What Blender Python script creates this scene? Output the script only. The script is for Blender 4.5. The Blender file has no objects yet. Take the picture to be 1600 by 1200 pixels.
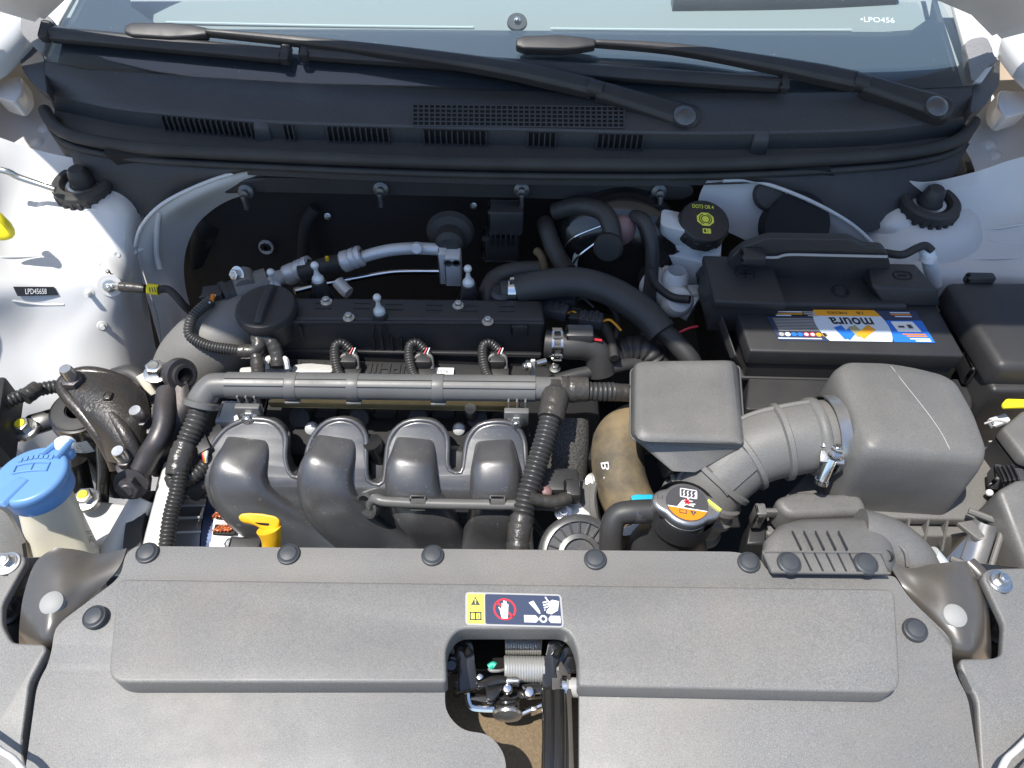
import bpy, bmesh, math, random
from mathutils import Vector, Matrix
random.seed(7)
sc = bpy.context.scene
COL = sc.collection
V = Vector
R = math.radians

# ------------------------------------------------------------------ camera
CAM_H, PITCH, ROLL, FPX = 0.65, 50.0, 1.0, 1208.0
cam_d = bpy.data.cameras.new('camera')
cam_d.sensor_width = 36.0
cam_d.lens = 36.0 * FPX / 1600.0
cam_d.clip_start, cam_d.clip_end = 0.01, 200.0
cam = bpy.data.objects.new('camera', cam_d)
COL.objects.link(cam)
CM = Matrix.Translation((0, 0, CAM_H)) @ Matrix.Rotation(R(90 - PITCH), 4, 'X') @ Matrix.Rotation(R(ROLL), 4, 'Z')
cam.matrix_world = CM
sc.camera = cam
CR, CO = CM.to_3x3(), V((0, 0, CAM_H))

# ------------------------------------------------------------------ sky and sun
SUN_TX, SUN_TY = 0.32, 0.16          # how far shadows shift in x and y per metre of height
to_sun = V((-SUN_TX, -SUN_TY, 1.0)).normalized()
SUN_EL = math.asin(to_sun.z)
SUN_AZ = math.atan2(to_sun.x, to_sun.y)
w = bpy.data.worlds.new('World')
sc.world = w
w.use_nodes = True
nt = w.node_tree
bg = nt.nodes['Background']
skyn = nt.nodes.new('ShaderNodeTexSky')
skyn.sky_type = 'NISHITA'
skyn.sun_disc = False
skyn.sun_elevation = SUN_EL
skyn.sun_rotation = SUN_AZ
skyn.air_density = 1.0
skyn.dust_density = 0.6
nt.links.new(skyn.outputs[0], bg.inputs[0])
bg.inputs[1].default_value = 0.15
sun_d = bpy.data.lights.new('sun', 'SUN')
sun_d.energy = 4.2
sun_d.angle = R(0.53)
sun_d.color = (1.0, 0.955, 0.88)
sun = bpy.data.objects.new('sun', sun_d)
COL.objects.link(sun)
sun.location = (0, 0, 5)
sun.rotation_euler = to_sun.to_track_quat('Z', 'Y').to_euler()
sc.view_settings.view_transform = 'Standard'
sc.view_settings.look = 'None'
sc.view_settings.exposure = 0.55
sc.view_settings.gamma = 1.0

# ------------------------------------------------------------------ from the photo's measures to places in the bay
def ray(px, py):
    return (CR @ V(((px - 800) / FPX, (600 - py) / FPX, -1.0))).normalized()
def P(px, py, z=0.0):
    d = ray(px, py); return CO + d * ((z - CAM_H) / d.z)
def Py(px, py, y):
    d = ray(px, py); return CO + d * (y / d.y)
def Pn(px, py, o, n):
    d = ray(px, py); return CO + d * ((o - CO).dot(n) / d.dot(n))
FWD = CR @ V((0, 0, -1))
def S(px, p):
    return px / FPX * (p - CO).dot(FWD)
def PP(l, z=0.0): return [P(a[0], a[1], a[2] if len(a) > 2 else z) for a in l]
WSO, WSN = V((0, 1.0, 0.09)), V((0, -math.sin(R(28)), math.cos(R(28))))
def Pw(px, py, off=0.0): return Pn(px, py, WSO + WSN * off, WSN)

# ------------------------------------------------------------------ materials
def mat(name, col, rough=0.5, metal=0.0, grain=0.0, gscale=900, bump=0.0, bscale=60, var=0.0, vscale=14,
        dust=0.0, dcol=(0.30, 0.26, 0.20), coat=0.0, spec=0.5, ior=1.5, sss=0.0, trans=0.0, rvar=0.0, flecks=0.0):
    m = bpy.data.materials.new(name); m.use_nodes = True
    t = m.node_tree; N = t.nodes; L = t.links
    b = N['Principled BSDF']
    b.inputs['Roughness'].default_value = rough
    b.inputs['Metallic'].default_value = metal
    b.inputs['IOR'].default_value = ior
    b.inputs['Specular IOR Level'].default_value = spec
    b.inputs['Coat Weight'].default_value = coat
    b.inputs['Coat Roughness'].default_value = max(0.08, rough * 0.55)
    b.inputs['Transmission Weight'].default_value = trans
    if sss:
        b.inputs['Subsurface Weight'].default_value = sss
        b.inputs['Subsurface Radius'].default_value = (0.02, 0.018, 0.012)
        b.inputs['Subsurface Scale'].default_value = 0.5
    tc = N.new('ShaderNodeTexCoord')
    def noise(scale, detail=4, rough_=0.55):
        n = N.new('ShaderNodeTexNoise'); n.inputs['Scale'].default_value = scale
        n.inputs['Detail'].default_value = detail; n.inputs['Roughness'].default_value = rough_
        L.new(tc.outputs['Object'], n.inputs['Vector']); return n
    def mix(fac, a, b_):
        x = N.new('ShaderNodeMix'); x.data_type = 'RGBA'
        if hasattr(fac, 'is_output'): L.new(fac, x.inputs[0])
        else: x.inputs[0].default_value = fac
        for k, s in ((6, a), (7, b_)):
            if hasattr(s, 'is_output'): L.new(s, x.inputs[k])
            else: x.inputs[k].default_value = (*s, 1)
        return x.outputs[2]
    def ramp(src, lo, hi, a=0.0, b_=1.0):
        x = N.new('ShaderNodeMapRange'); x.clamp = True
        x.inputs[1].default_value = lo; x.inputs[2].default_value = hi
        x.inputs[3].default_value = a; x.inputs[4].default_value = b_
        L.new(src, x.inputs[0]); return x.outputs[0]
    c = tuple(col)
    if var:
        n = noise(vscale, 5)
        c = mix(ramp(n.outputs[0], 0.3, 0.7), tuple(x * (1 - var) for x in col), tuple(min(1, x * (1 + var)) for x in col))
    if grain:
        n = noise(gscale, 2, 0.7)
        c = mix(ramp(n.outputs[0], 0.35, 0.65), tuple(x * (1 - grain) for x in col), c)
    if dust:
        n = noise(9, 8, 0.7)
        c = mix(ramp(n.outputs[0], 0.42, 0.75, 0, dust), c, dcol)
    if flecks:
        n = noise(420, 1, 0.5)
        c = mix(ramp(n.outputs[0], 0.70, 0.76, 0, flecks), c, dcol)
    if hasattr(c, 'is_output'): L.new(c, b.inputs['Base Color'])
    else: b.inputs['Base Color'].default_value = (*c, 1)
    if rvar:
        n = noise(22, 6, 0.65)
        L.new(ramp(n.outputs[0], 0.3, 0.7, max(0.03, rough - rvar), min(1, rough + rvar)), b.inputs['Roughness'])
    prev = None
    for amt, scl, dist in ((bump, bscale, 0.002), (grain * 0.6, gscale, 0.0006)):
        if amt:
            n = noise(scl, 3, 0.6)
            bp = N.new('ShaderNodeBump'); bp.inputs['Strength'].default_value = amt; bp.inputs['Distance'].default_value = dist
            L.new(n.outputs[0], bp.inputs['Height'])
            if prev: L.new(prev, bp.inputs['Normal'])
            prev = bp.outputs[0]
    if prev: L.new(prev, b.inputs['Normal'])
    return m

K = {}
K['cover'] = mat('grained_grey_plastic', (0.20, 0.198, 0.194), 0.5, grain=0.38, gscale=950, var=0.13, vscale=6, dust=0.24, rvar=0.07, spec=0.6)
K['ductp'] = mat('matt_grey_plastic', (0.155, 0.152, 0.147), 0.48, grain=0.3, gscale=900, var=0.12, vscale=20, dust=0.15, rvar=0.1)
K['ductr'] = mat('light_grey_duct_rubber', (0.165, 0.162, 0.155), 0.55, grain=0.25, gscale=900, var=0.12, vscale=25, dust=0.2, rvar=0.08)
K['black'] = mat('black_plastic', (0.033, 0.033, 0.035), 0.48, grain=0.3, gscale=1100, var=0.15, dust=0.05, rvar=0.08)
K['cowl'] = mat('cowl_black_plastic', (0.060, 0.060, 0.063), 0.5, grain=0.35, gscale=1000, var=0.08, rvar=0.07, flecks=0.25, spec=0.6)
K['gloss'] = mat('shiny_black_plastic', (0.050, 0.051, 0.055), 0.36, coat=0.3, var=0.2, vscale=26, rvar=0.07, bump=0.04, bscale=40, dust=0.07, flecks=0.4, spec=0.95)
K['steelblk'] = mat('black_painted_steel', (0.012, 0.012, 0.012), 0.2, coat=0.5, bump=0.03, bscale=40, dust=0.05)
K['brackets'] = mat('brown_black_painted_steel', (0.062, 0.058, 0.053), 0.36, coat=0.6, rvar=0.1, dust=0.2, dcol=(0.22, 0.18, 0.13), spec=0.6)
K['rubber'] = mat('black_rubber', (0.03, 0.03, 0.03), 0.62, var=0.2, dust=0.07, bump=0.05, bscale=120)
K['hose'] = mat('rubber_hose', (0.034, 0.034, 0.035), 0.5, var=0.2, dust=0.05)
K['foam'] = mat('grey_foam', (0.12, 0.115, 0.11), 0.95, grain=0.8, gscale=600, bump=0.5, bscale=300)
K['felt'] = mat('black_insulation', (0.014, 0.014, 0.015), 0.85, bump=0.3, bscale=90)
K['loom'] = mat('loom_grey_plastic', (0.12, 0.12, 0.118), 0.42, var=0.15, rvar=0.1, dust=0.06, flecks=0.2)
K['conduit'] = mat('corrugated_conduit', (0.035, 0.035, 0.035), 0.38, dust=0.06, var=0.2, rvar=0.08)
K['tape'] = mat('loom_tape', (0.038, 0.036, 0.034), 0.33, bump=0.6, bscale=120, dust=0.1, rvar=0.1)
K['zinc'] = mat('zinc_plated_steel', (0.62, 0.62, 0.60), 0.32, 1.0, var=0.1, rvar=0.1, bump=0.05)
K['alu'] = mat('aluminium', (0.62, 0.63, 0.64), 0.36, 0.25, var=0.08, rvar=0.1, bump=0.1, bscale=150)
K['cast'] = mat('cast_aluminium', (0.60, 0.59, 0.57), 0.55, 0.35, bump=0.25, bscale=200, var=0.1)
K['timing'] = mat('grey_cast_cover', (0.21, 0.205, 0.195), 0.6, 0.2, grain=0.2, bump=0.1, bscale=150, var=0.1)
K['iron'] = mat('rough_black_iron', (0.028, 0.025, 0.022), 0.36, 0.0, bump=0.4, bscale=300, dust=0.25, dcol=(0.10, 0.07, 0.045), coat=0.25, rvar=0.12)
K['oxid'] = mat('weathered_bracket_steel', (0.075, 0.075, 0.082), 0.42, 0.55, var=0.3, vscale=30, dust=0.25, dcol=(0.22, 0.14, 0.09), bump=0.1, bscale=120)
K['white'] = mat('white_car_paint', (0.62, 0.62, 0.615), 0.28, coat=0.5, bump=0.02, bscale=8, dust=0.04, spec=0.5)
K['whitehood'] = mat('white_hood_underside_paint', (0.62, 0.605, 0.58), 0.4, coat=0.2, dust=0.1)
K['seam'] = mat('seam_sealer', (0.66, 0.66, 0.65), 0.6)
K['blue'] = mat('blue_cap_plastic', (0.13, 0.28, 0.54), 0.38, var=0.06, spec=0.5, dust=0.04)
K['bottle'] = mat('cream_bottle_plastic', (0.74, 0.70, 0.57), 0.42, sss=0.35, var=0.08, dust=0.12, dcol=(0.45, 0.38, 0.24))
K['resv'] = mat('milky_reservoir_plastic', (0.74, 0.77, 0.79), 0.35, sss=0.3)
K['yellow'] = mat('yellow_plastic', (0.80, 0.46, 0.02), 0.35, sss=0.05)
K['ytag'] = mat('yellow_tag', (0.85, 0.72, 0.02), 0.5)
K['belt'] = mat('rotor_steel', (0.25, 0.25, 0.26), 0.35, 0.9, bump=0.2, bscale=300)  # even grey metal of the rotor
K['copper'] = mat('copper_winding', (0.42, 0.12, 0.05), 0.35, 0.6, bump=0.8, bscale=200)
K['tan'] = mat('dusty_coolant_hose', (0.095, 0.08, 0.055), 0.75, var=0.4, vscale=22, dust=0.85, dcol=(0.34, 0.24, 0.12), bump=0.15, bscale=160)
K['brown'] = mat('dusty_brown_panel', (0.20, 0.145, 0.085), 0.85, grain=0.35, gscale=500, var=0.1)
K['chrome'] = mat('bright_steel', (0.75, 0.75, 0.75), 0.16, 1.0)
K['capm'] = mat('stamped_cap_metal', (0.42, 0.42, 0.42), 0.3, 0.85, var=0.15, rvar=0.08, bump=0.05)
K['spring'] = mat('grey_spring_wire', (0.50, 0.50, 0.48), 0.35, 0.5)
K['pad'] = mat('grey_rubber_plug', (0.30, 0.30, 0.29), 0.6)
K['clip'] = mat('push_clip_plastic', (0.045, 0.05, 0.058), 0.45, var=0.1, dust=0.05)
K['frit'] = mat('border_with_sky_tint', (0.085, 0.11, 0.15), 0.06, ior=1.9, spec=0.6)  # black ceramic band; blue-grey base colour stands in for reflected sky
K['dash'] = mat('dashboard_grey', (0.32, 0.34, 0.34), 0.8, bump=0.1)
K['dark'] = mat('black_plastic_and_void_shade', (0.006, 0.006, 0.007), 0.7)  # black plastic; also painted where openings and slots would be shaded
K['pink'] = mat('dull_pink_valve', (0.22, 0.13, 0.13), 0.5)
K['oilalu'] = mat('oily_yellow_metal', (0.42, 0.32, 0.15), 0.45, 0.5, var=0.3)
K['skytint_steel'] = mat('steel_with_painted_sky', (0.035, 0.055, 0.12), 0.4, 0.4)  # blue base colour stands in for sky reflected in shadowed steel
K['ground'] = mat('tan_paving', (0.36, 0.27, 0.18), 0.9, bump=0.3, bscale=20, var=0.15, vscale=3)
K['trimgrey'] = mat('grey_wing_trim', (0.24, 0.235, 0.235), 0.75, grain=0.25, gscale=600, var=0.1)
for n_, c_ in (('p_white', (0.80, 0.80, 0.80)), ('p_black', (0.015, 0.015, 0.016)), ('p_red', (0.62, 0.03, 0.05)), ('p_orange', (0.80, 0.24, 0.01)),
               ('p_yellow', (0.82, 0.76, 0.04)), ('p_navy', (0.035, 0.05, 0.10)), ('p_blue', (0.02, 0.17, 0.62)), ('p_sky', (0.62, 0.70, 0.78)),
               ('p_amber', (0.82, 0.36, 0.02)), ('p_cyan', (0.02, 0.40, 0.60)), ('p_green', (0.02, 0.45, 0.30)), ('p_grey', (0.38, 0.38, 0.38)),
               ('p_lime', (0.82, 0.84, 0.10)), ('p_pale', (0.62, 0.66, 0.68)), ('p_dgrey', (0.06, 0.06, 0.065)), ('p_olive', (0.38, 0.35, 0.16))):
    K[n_] = mat('print_' + n_[2:], c_, 0.45)

def glass_mat():
    m = bpy.data.materials.new('windscreen_glass'); m.use_nodes = True
    t = m.node_tree; N = t.nodes; L = t.links
    N.remove(N['Principled BSDF'])
    out = N['Material Output']
    tr = N.new('ShaderNodeBsdfTransparent'); tr.inputs[0].default_value = (0.84, 0.93, 0.94, 1)
    gl = N.new('ShaderNodeBsdfGlossy'); gl.inputs['Roughness'].default_value = 0.02
    fr = N.new('ShaderNodeFresnel'); fr.inputs[0].default_value = 1.8
    mx = N.new('ShaderNodeMixShader'); L.new(fr.outputs[0], mx.inputs[0]); L.new(tr.outputs[0], mx.inputs[1]); L.new(gl.outputs[0], mx.inputs[2])
    df = N.new('ShaderNodeBsdfDiffuse'); df.inputs[0].default_value = (0.6, 0.62, 0.64, 1)
    tc = N.new('ShaderNodeTexCoord'); nz = N.new('ShaderNodeTexNoise'); nz.inputs['Scale'].default_value = 300; nz.inputs['Detail'].default_value = 1
    L.new(tc.outputs['Object'], nz.inputs['Vector'])
    mr = N.new('ShaderNodeMapRange'); mr.inputs[1].default_value = 0.77; mr.inputs[2].default_value = 0.84; mr.inputs[3].default_value = 0.02; mr.inputs[4].default_value = 0.6
    L.new(nz.outputs[0], mr.inputs[0])
    m2 = N.new('ShaderNodeMixShader'); L.new(mr.outputs[0], m2.inputs[0]); L.new(mx.outputs[0], m2.inputs[1]); L.new(df.outputs[0], m2.inputs[2])
    L.new(m2.outputs[0], out.inputs[0])
    return m
K['glass'] = glass_mat()
def clear_mat():
    m = bpy.data.materials.new('glass_underside'); m.use_nodes = True
    t = m.node_tree; t.nodes.remove(t.nodes['Principled BSDF']); tr = t.nodes.new('ShaderNodeBsdfTransparent')
    t.links.new(tr.outputs[0], t.nodes['Material Output'].inputs[0]); return m
K['glassback'] = clear_mat()
from mathutils.bvhtree import BVHTree
def hit(bvh, px, py, lift=0.0):
    p, n, _, _ = bvh.ray_cast(CO, ray(px, py))
    if p is None: p, n, _, _ = bvh.find_nearest(P(px, py, 0.01))
    if n.dot(ray(px, py)) > 0: n = -n
    return p + n * lift, n

# ------------------------------------------------------------------ things and parts
def thing(name, label, cat, loc=(0, 0, 0), group=None):
    o = bpy.data.objects.new(name, None); COL.objects.link(o)
    o.empty_display_size = 0.02
    o.location = loc; o['label'] = label; o['category'] = cat
    if group: o['group'] = group
    return o
def base_of(o):
    p = V((0, 0, 0))
    while o is not None:
        p = p + V(o.location); o = o.parent
    return p

def spline(pts, n, closed=False):
    """Catmull-Rom through pts, n samples evenly spaced along its length."""
    pts = [V(p) for p in pts]; m = len(pts)
    if m == 2: return [pts[0].lerp(pts[1], i / (n - 1)) for i in range(n)]
    fine = []
    segs = m if closed else m - 1
    for i in range(segs):
        p0 = pts[(i - 1) % m] if closed else pts[max(i - 1, 0)]
        p1, p2 = pts[i], pts[(i + 1) % m]
        p3 = pts[(i + 2) % m] if closed else pts[min(i + 2, m - 1)]
        for k in range(12):
            t = k / 12
            fine.append(0.5 * ((2 * p1) + (p2 - p0) * t + (2 * p0 - 5 * p1 + 4 * p2 - p3) * t * t + (3 * p1 - p0 - 3 * p2 + p3) * t ** 3))
    if not closed: fine.append(pts[-1])
    if closed: fine.append(fine[0])
    L = [0]
    for a, b in zip(fine, fine[1:]): L.append(L[-1] + (b - a).length)
    out, j = [], 0
    N = n if closed else n - 1
    for i in range(n):
        s = L[-1] * i / N
        while j < len(L) - 2 and L[j + 1] < s: j += 1
        d = L[j + 1] - L[j]
        out.append(fine[j].lerp(fine[j + 1], (s - L[j]) / d if d > 1e-9 else 0))
    return out

def fillet(pts, r, n=5):
    """Rounds the corners of a closed polygon; r is one radius or one per corner."""
    out = []; m = len(pts)
    for i in range(m):
        a, b, c = V(pts[i - 1]), V(pts[i]), V(pts[(i + 1) % m])
        ri = r[i] if isinstance(r, (list, tuple)) else r
        d1, d2 = a - b, c - b
        k = min(ri, d1.length * 0.48, d2.length * 0.48)
        if k < 1e-5: out.append(b); continue
        p, q = b + d1.normalized() * k, b + d2.normalized() * k
        for j in range(n + 1):
            t = j / n
            out.append(p * (1 - t) ** 2 + b * 2 * t * (1 - t) + q * t * t)
    return out

def frame(axis, ref=None):
    z = V(axis).normalized()
    ref = V(ref) if ref is not None else (V((1, 0, 0)) if abs(z.x) < 0.9 else V((0, 1, 0)))
    x = (ref - z * ref.dot(z)).normalized()
    return x, z.cross(x), z

class MB:
    """Collects shapes into one mesh, each shape with a material."""
    def __init__(s, *mats):
        s.bm = bmesh.new(); s.mats = []; s.cur = 0
        if mats: s.use(mats[0])
    def use(s, k):
        m = K[k] if isinstance(k, str) else k
        if m not in s.mats: s.mats.append(m)
        s.cur = s.mats.index(m); return s
    def _add(s, t, recalc=True):
        if recalc: bmesh.ops.recalc_face_normals(t, faces=t.faces)
        for f in t.faces: f.material_index = s.cur
        me = bpy.data.meshes.new('tmp'); t.to_mesh(me); t.free(); s.bm.from_mesh(me); bpy.data.meshes.remove(me)
        return s
    def prism(s, pts, d, bevel=0.0, seg=3, top_only=False, inset=None):
        t = bmesh.new()
        vs = [t.verts.new(p) for p in pts]
        f = t.faces.new(vs)
        g = bmesh.ops.extrude_face_region(t, geom=[f])
        ev = [x for x in g['geom'] if isinstance(x, bmesh.types.BMVert)]
        for v in ev: v.co += V(d)
        if inset:
            c = sum((v.co for v in ev), V()) / len(ev)
            for v in ev: v.co = c + (v.co - c) * inset
        t.faces.ensure_lookup_table()
        if bevel:
            if top_only: es = list(f.edges)
            else: es = [e for e in t.edges if e.calc_face_angle(0) > R(25)]
            bmesh.ops.bevel(t, geom=es, offset=bevel, segments=seg, profile=0.5, affect='EDGES', clamp_overlap=True)
        return s._add(t)
    def box(s, c, size, axes=None, bevel=0.0, seg=2):
        ax = axes or (V((1, 0, 0)), V((0, 1, 0)), V((0, 0, 1)))
        c = V(c); t = bmesh.new()
        h = [ax[i] * (size[i] / 2) for i in range(3)]
        v = [t.verts.new(c + h[0] * a + h[1] * b + h[2] * e) for e in (-1, 1) for b in (-1, 1) for a in (-1, 1)]
        for q in ((0, 1, 3, 2), (4, 5, 7, 6), (0, 1, 5, 4), (2, 3, 7, 6), (0, 2, 6, 4), (1, 3, 7, 5)): t.faces.new([v[i] for i in q])
        if bevel: bmesh.ops.bevel(t, geom=list(t.edges), offset=bevel, segments=seg, profile=0.5, affect='EDGES', clamp_overlap=True)
        return s._add(t)
    def hull8(s, top, bot, bevel=0.0, seg=3):
        """A box with free corners: 4 top points and 4 bottom points in the same order."""
        return s.rings([bot, top], bevel, seg)
    def rings(s, rings, bevel=0.0, seg=3, cap=True):
        t = bmesh.new(); n = len(rings[0])
        vs = [[t.verts.new(p) for p in r] for r in rings]
        for a, b in zip(vs, vs[1:]):
            for i in range(n): t.faces.new((a[i], a[(i + 1) % n], b[(i + 1) % n], b[i]))
        if cap: t.faces.new(vs[0]); t.faces.new(vs[-1])
        if bevel:
            bmesh.ops.recalc_face_normals(t, faces=t.faces)
            es = [e for e in t.edges if e.calc_face_angle(0) > R(18)]
            bmesh.ops.bevel(t, geom=es, offset=bevel, segments=seg, profile=0.5, affect='EDGES', clamp_overlap=True)
        return s._add(t)
    def tube(s, path, r, n=14, steps=None, cap=True, ref=None, squash=1.0, raw=False):
        pts = path if raw else spline(path, steps or max(2, 8 * (len(path) - 1)))
        m = len(pts); rings = []
        x = None
        for i, p in enumerate(pts):
            tg = (pts[min(i + 1, m - 1)] - pts[max(i - 1, 0)]).normalized()
            if ref is not None or x is None: x = frame(tg, ref)[0]
            else:
                x = (x - tg * x.dot(tg)).normalized()
            y = tg.cross(x)
            ri = r(i / (m - 1)) if callable(r) else (r[0] + (r[1] - r[0]) * i / (m - 1) if isinstance(r, (list, tuple)) else r)
            rings.append([p + (x * math.cos(a) * squash + y * math.sin(a)) * ri for a in (2 * math.pi * k / n for k in range(n))])
        return s.rings(rings, cap=cap)
    def corr(s, path, r, pitch=0.005, depth=0.12, n=14):
        L = sum((b - a).length for a, b in zip(*(lambda q: (q, q[1:]))(spline(path, 60))))
        k = max(4, int(L / pitch))
        pts = spline(path, k * 6 + 1)
        return s.tube(pts, lambda t: r * (1 - depth * (0.5 - 0.5 * math.cos(2 * math.pi * t * k)) ** 2), n=n, raw=True)
    def wrap(s, path, r, pitch=0.012, n=14):
        """A taped run: overlapping turns, slightly uneven."""
        k = max(3, int(sum((V(b) - V(a)).length for a, b in zip(path, path[1:])) / pitch))
        pts = spline(path, k * 5 + 1); rr = [random.uniform(0.96, 1.06) for _ in range(k + 1)]
        def f(t):
            u = t * k; i = min(int(u), k - 1); v = u - i
            return r * (rr[i] * (1.0 + 0.06 * (1 - v)))
        return s.tube(pts, f, n=n, raw=True)
    def lathe(s, prof, o, axis=(0, 0, 1), n=24, a0=0, a1=2 * math.pi, ref=None):
        x, y, z = frame(axis, ref); o = V(o); t = bmesh.new(); full = abs(a1 - a0 - 2 * math.pi) < 1e-6
        k = n if full else n + 1
        rows = []
        for (r, h) in prof:
            if r < 1e-7: rows.append([t.verts.new(o + z * h)] * k)
            else: rows.append([t.verts.new(o + z * h + (x * math.cos(a0 + (a1 - a0) * i / n) + y * math.sin(a0 + (a1 - a0) * i / n)) * r) for i in range(k)])
        for a, b in zip(rows, rows[1:]):
            for i in range(n):
                j = (i + 1) % k
                q = []
                for v in (a[i], a[j], b[j], b[i]):
                    if v not in q: q.append(v)
                if len(q) > 2:
                    try: t.faces.new(q)
                    except ValueError: pass
        return s._add(t)
    def ball(s, c, r, sx=1, sy=1, sz=1, n=16):
        t = bmesh.new(); bmesh.ops.create_uvsphere(t, u_segments=n, v_segments=n // 2 + 2, radius=r)
        for v in t.verts: v.co = V((v.co.x * sx, v.co.y * sy, v.co.z * sz)) + V(c)
        return s._add(t)
    def skin(s, curves, n=40, thick=0.0, sub=1, resample=True):
        """A sheet through several curves; sub > 1 smooths across them."""
        cs = [spline(c, n) for c in curves] if resample else [list(c) for c in curves]
        n = len(cs[0])
        if sub > 1:
            cols = [spline([c[i] for c in cs], (len(cs) - 1) * sub + 1) for i in range(n)]
            cs = [[cols[i][j] for i in range(n)] for j in range(len(cols[0]))]
        t = bmesh.new(); vs = [[t.verts.new(p) for p in c] for c in cs]
        for a, b in zip(vs, vs[1:]):
            for i in range(n - 1):
                try: t.faces.new((a[i], a[i + 1], b[i + 1], b[i]))
                except ValueError: pass
        bmesh.ops.recalc_face_normals(t, faces=t.faces)
        if thick: bmesh.ops.solidify(t, geom=list(t.faces), thickness=thick)
        return s._add(t)
    def flat(s, pts, lift=None):
        t = bmesh.new(); t.faces.new([t.verts.new(V(p) + (V(lift) if lift else V())) for p in pts]); 
        return s._add(t, False)
    def hexbolt(s, o, axis, r, h=None, flange=1.5):
        x, y, z = frame(axis); h = h or r * 1.1
        s.lathe([(0, 0), (r * flange, 0), (r * flange, r * 0.22), (r * 1.02, r * 0.34), (0, r * 0.34)], o, axis, 20)
        pts = [V(o) + z * (r * 0.3) + (x * math.cos(a) + y * math.sin(a)) * r for a in (i * math.pi / 3 for i in range(6))]
        s.prism(pts, z * h, bevel=r * 0.12, seg=2)
        s.lathe([(r * 0.62, r * 0.3 + h + 0.00005), (r * 0.5, r * 0.3 + h + r * 0.12), (0, r * 0.3 + h + r * 0.10)], o, axis, 16)
        return s
    def text(s, body, o, xd, yd, width=None, height=None, depth=0.0002, bold=0.0):
        cu = bpy.data.curves.new('lettering', 'FONT'); cu.body = body; cu.size = 1.0; cu.offset = bold; cu.resolution_u = 3
        ob = bpy.data.objects.new('lettering', cu); COL.objects.link(ob)
        dg = bpy.context.evaluated_depsgraph_get()
        me = bpy.data.meshes.new_from_object(ob.evaluated_get(dg))
        bpy.data.objects.remove(ob); bpy.data.curves.remove(cu)
        xs = [v.co.x for v in me.vertices]; ys = [v.co.y for v in me.vertices]
        w0, h0 = max(xs) - min(xs), max(ys) - min(ys); mx, my = (max(xs) + min(xs)) / 2, (max(ys) + min(ys)) / 2
        xd, yd = V(xd).normalized(), V(yd).normalized(); zd = xd.cross(yd)
        kx = width / w0 if width else height / h0
        ky = height / h0 if height else kx
        t = bmesh.new(); t.from_mesh(me); bpy.data.meshes.remove(me)
        for v in t.verts: v.co = V(o) + xd * ((v.co.x - mx) * kx) + yd * ((v.co.y - my) * ky) + zd * depth
        return s._add(t, False)
    def out(s, name, parent=None, smooth=35, label=None, cat=None, kind=None, group=None):
        off = base_of(parent) if parent is not None else V()
        me = bpy.data.meshes.new(name)
        bmesh.ops.remove_doubles(s.bm, verts=s.bm.verts, dist=1e-6)
        if off.length: bmesh.ops.translate(s.bm, vec=-off, verts=s.bm.verts)
        s.bm.to_mesh(me); s.bm.free()
        for m in s.mats: me.materials.append(m)
        if smooth:
            me.polygons.foreach_set('use_smooth', [True] * len(me.polygons))
            me.set_sharp_from_angle(angle=R(smooth))
        o = bpy.data.objects.new(name, me); COL.objects.link(o)
        if parent is not None: o.parent = parent
        if label: o['label'] = label
        if cat: o['category'] = cat
        if kind: o['kind'] = kind
        if group: o['group'] = group
        return o
def put(src, parent, loc, rot=None, scale=1.0, name=None):
    """Another piece that shares src's mesh, at loc in the world."""
    o = bpy.data.objects.new(name or src.name.split('.')[0], src.data if hasattr(src, 'data') else src); COL.objects.link(o)
    o.parent = parent
    m = rot.to_4x4() if rot is not None else Matrix.Identity(4)
    o.matrix_local = Matrix.Translation(V(loc) - base_of(parent)) @ m @ Matrix.Scale(scale, 4)
    return o
def mesh_of(mb, name):
    o = mb.out(name); me = o.data; bpy.data.objects.remove(o); return me
def rot_to(axis, ref=None):
    x, y, z = frame(axis, ref); return Matrix((x, y, z)).transposed()
UP = V((0, 0, 1))
BOLT = mesh_of(MB('zinc').hexbolt((0, 0, 0), (0, 0, 1), 1.0), 'bolt')          # unit bolt, scaled where used
DBOLT = mesh_of(MB('oxid').hexbolt((0, 0, 0), (0, 0, 1), 1.0), 'bolt')
def bolt(parent, p, axis, r, dark=False, name='bolt'):
    return put(DBOLT if dark else BOLT, parent, p, rot_to(axis), r, name)
# ================================================================== ground and car body
g = MB('ground'); g.skin([[(-60, -60, -0.95), (60, -60, -0.95)], [(-60, 60, -0.95), (60, 60, -0.95)]], 2)
g.out('ground', smooth=0, kind='structure')

body = thing('car_shell', 'white painted inner wings, strut towers and bulkhead of the open car', 'car body', (0, 0.6, -0.45))
# black floor and walls added far below to keep the bay dark
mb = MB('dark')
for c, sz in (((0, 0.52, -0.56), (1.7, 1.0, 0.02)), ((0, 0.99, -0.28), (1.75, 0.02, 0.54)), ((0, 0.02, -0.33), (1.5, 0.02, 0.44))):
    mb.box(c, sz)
mb.out('bay_blackout', body)
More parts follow.
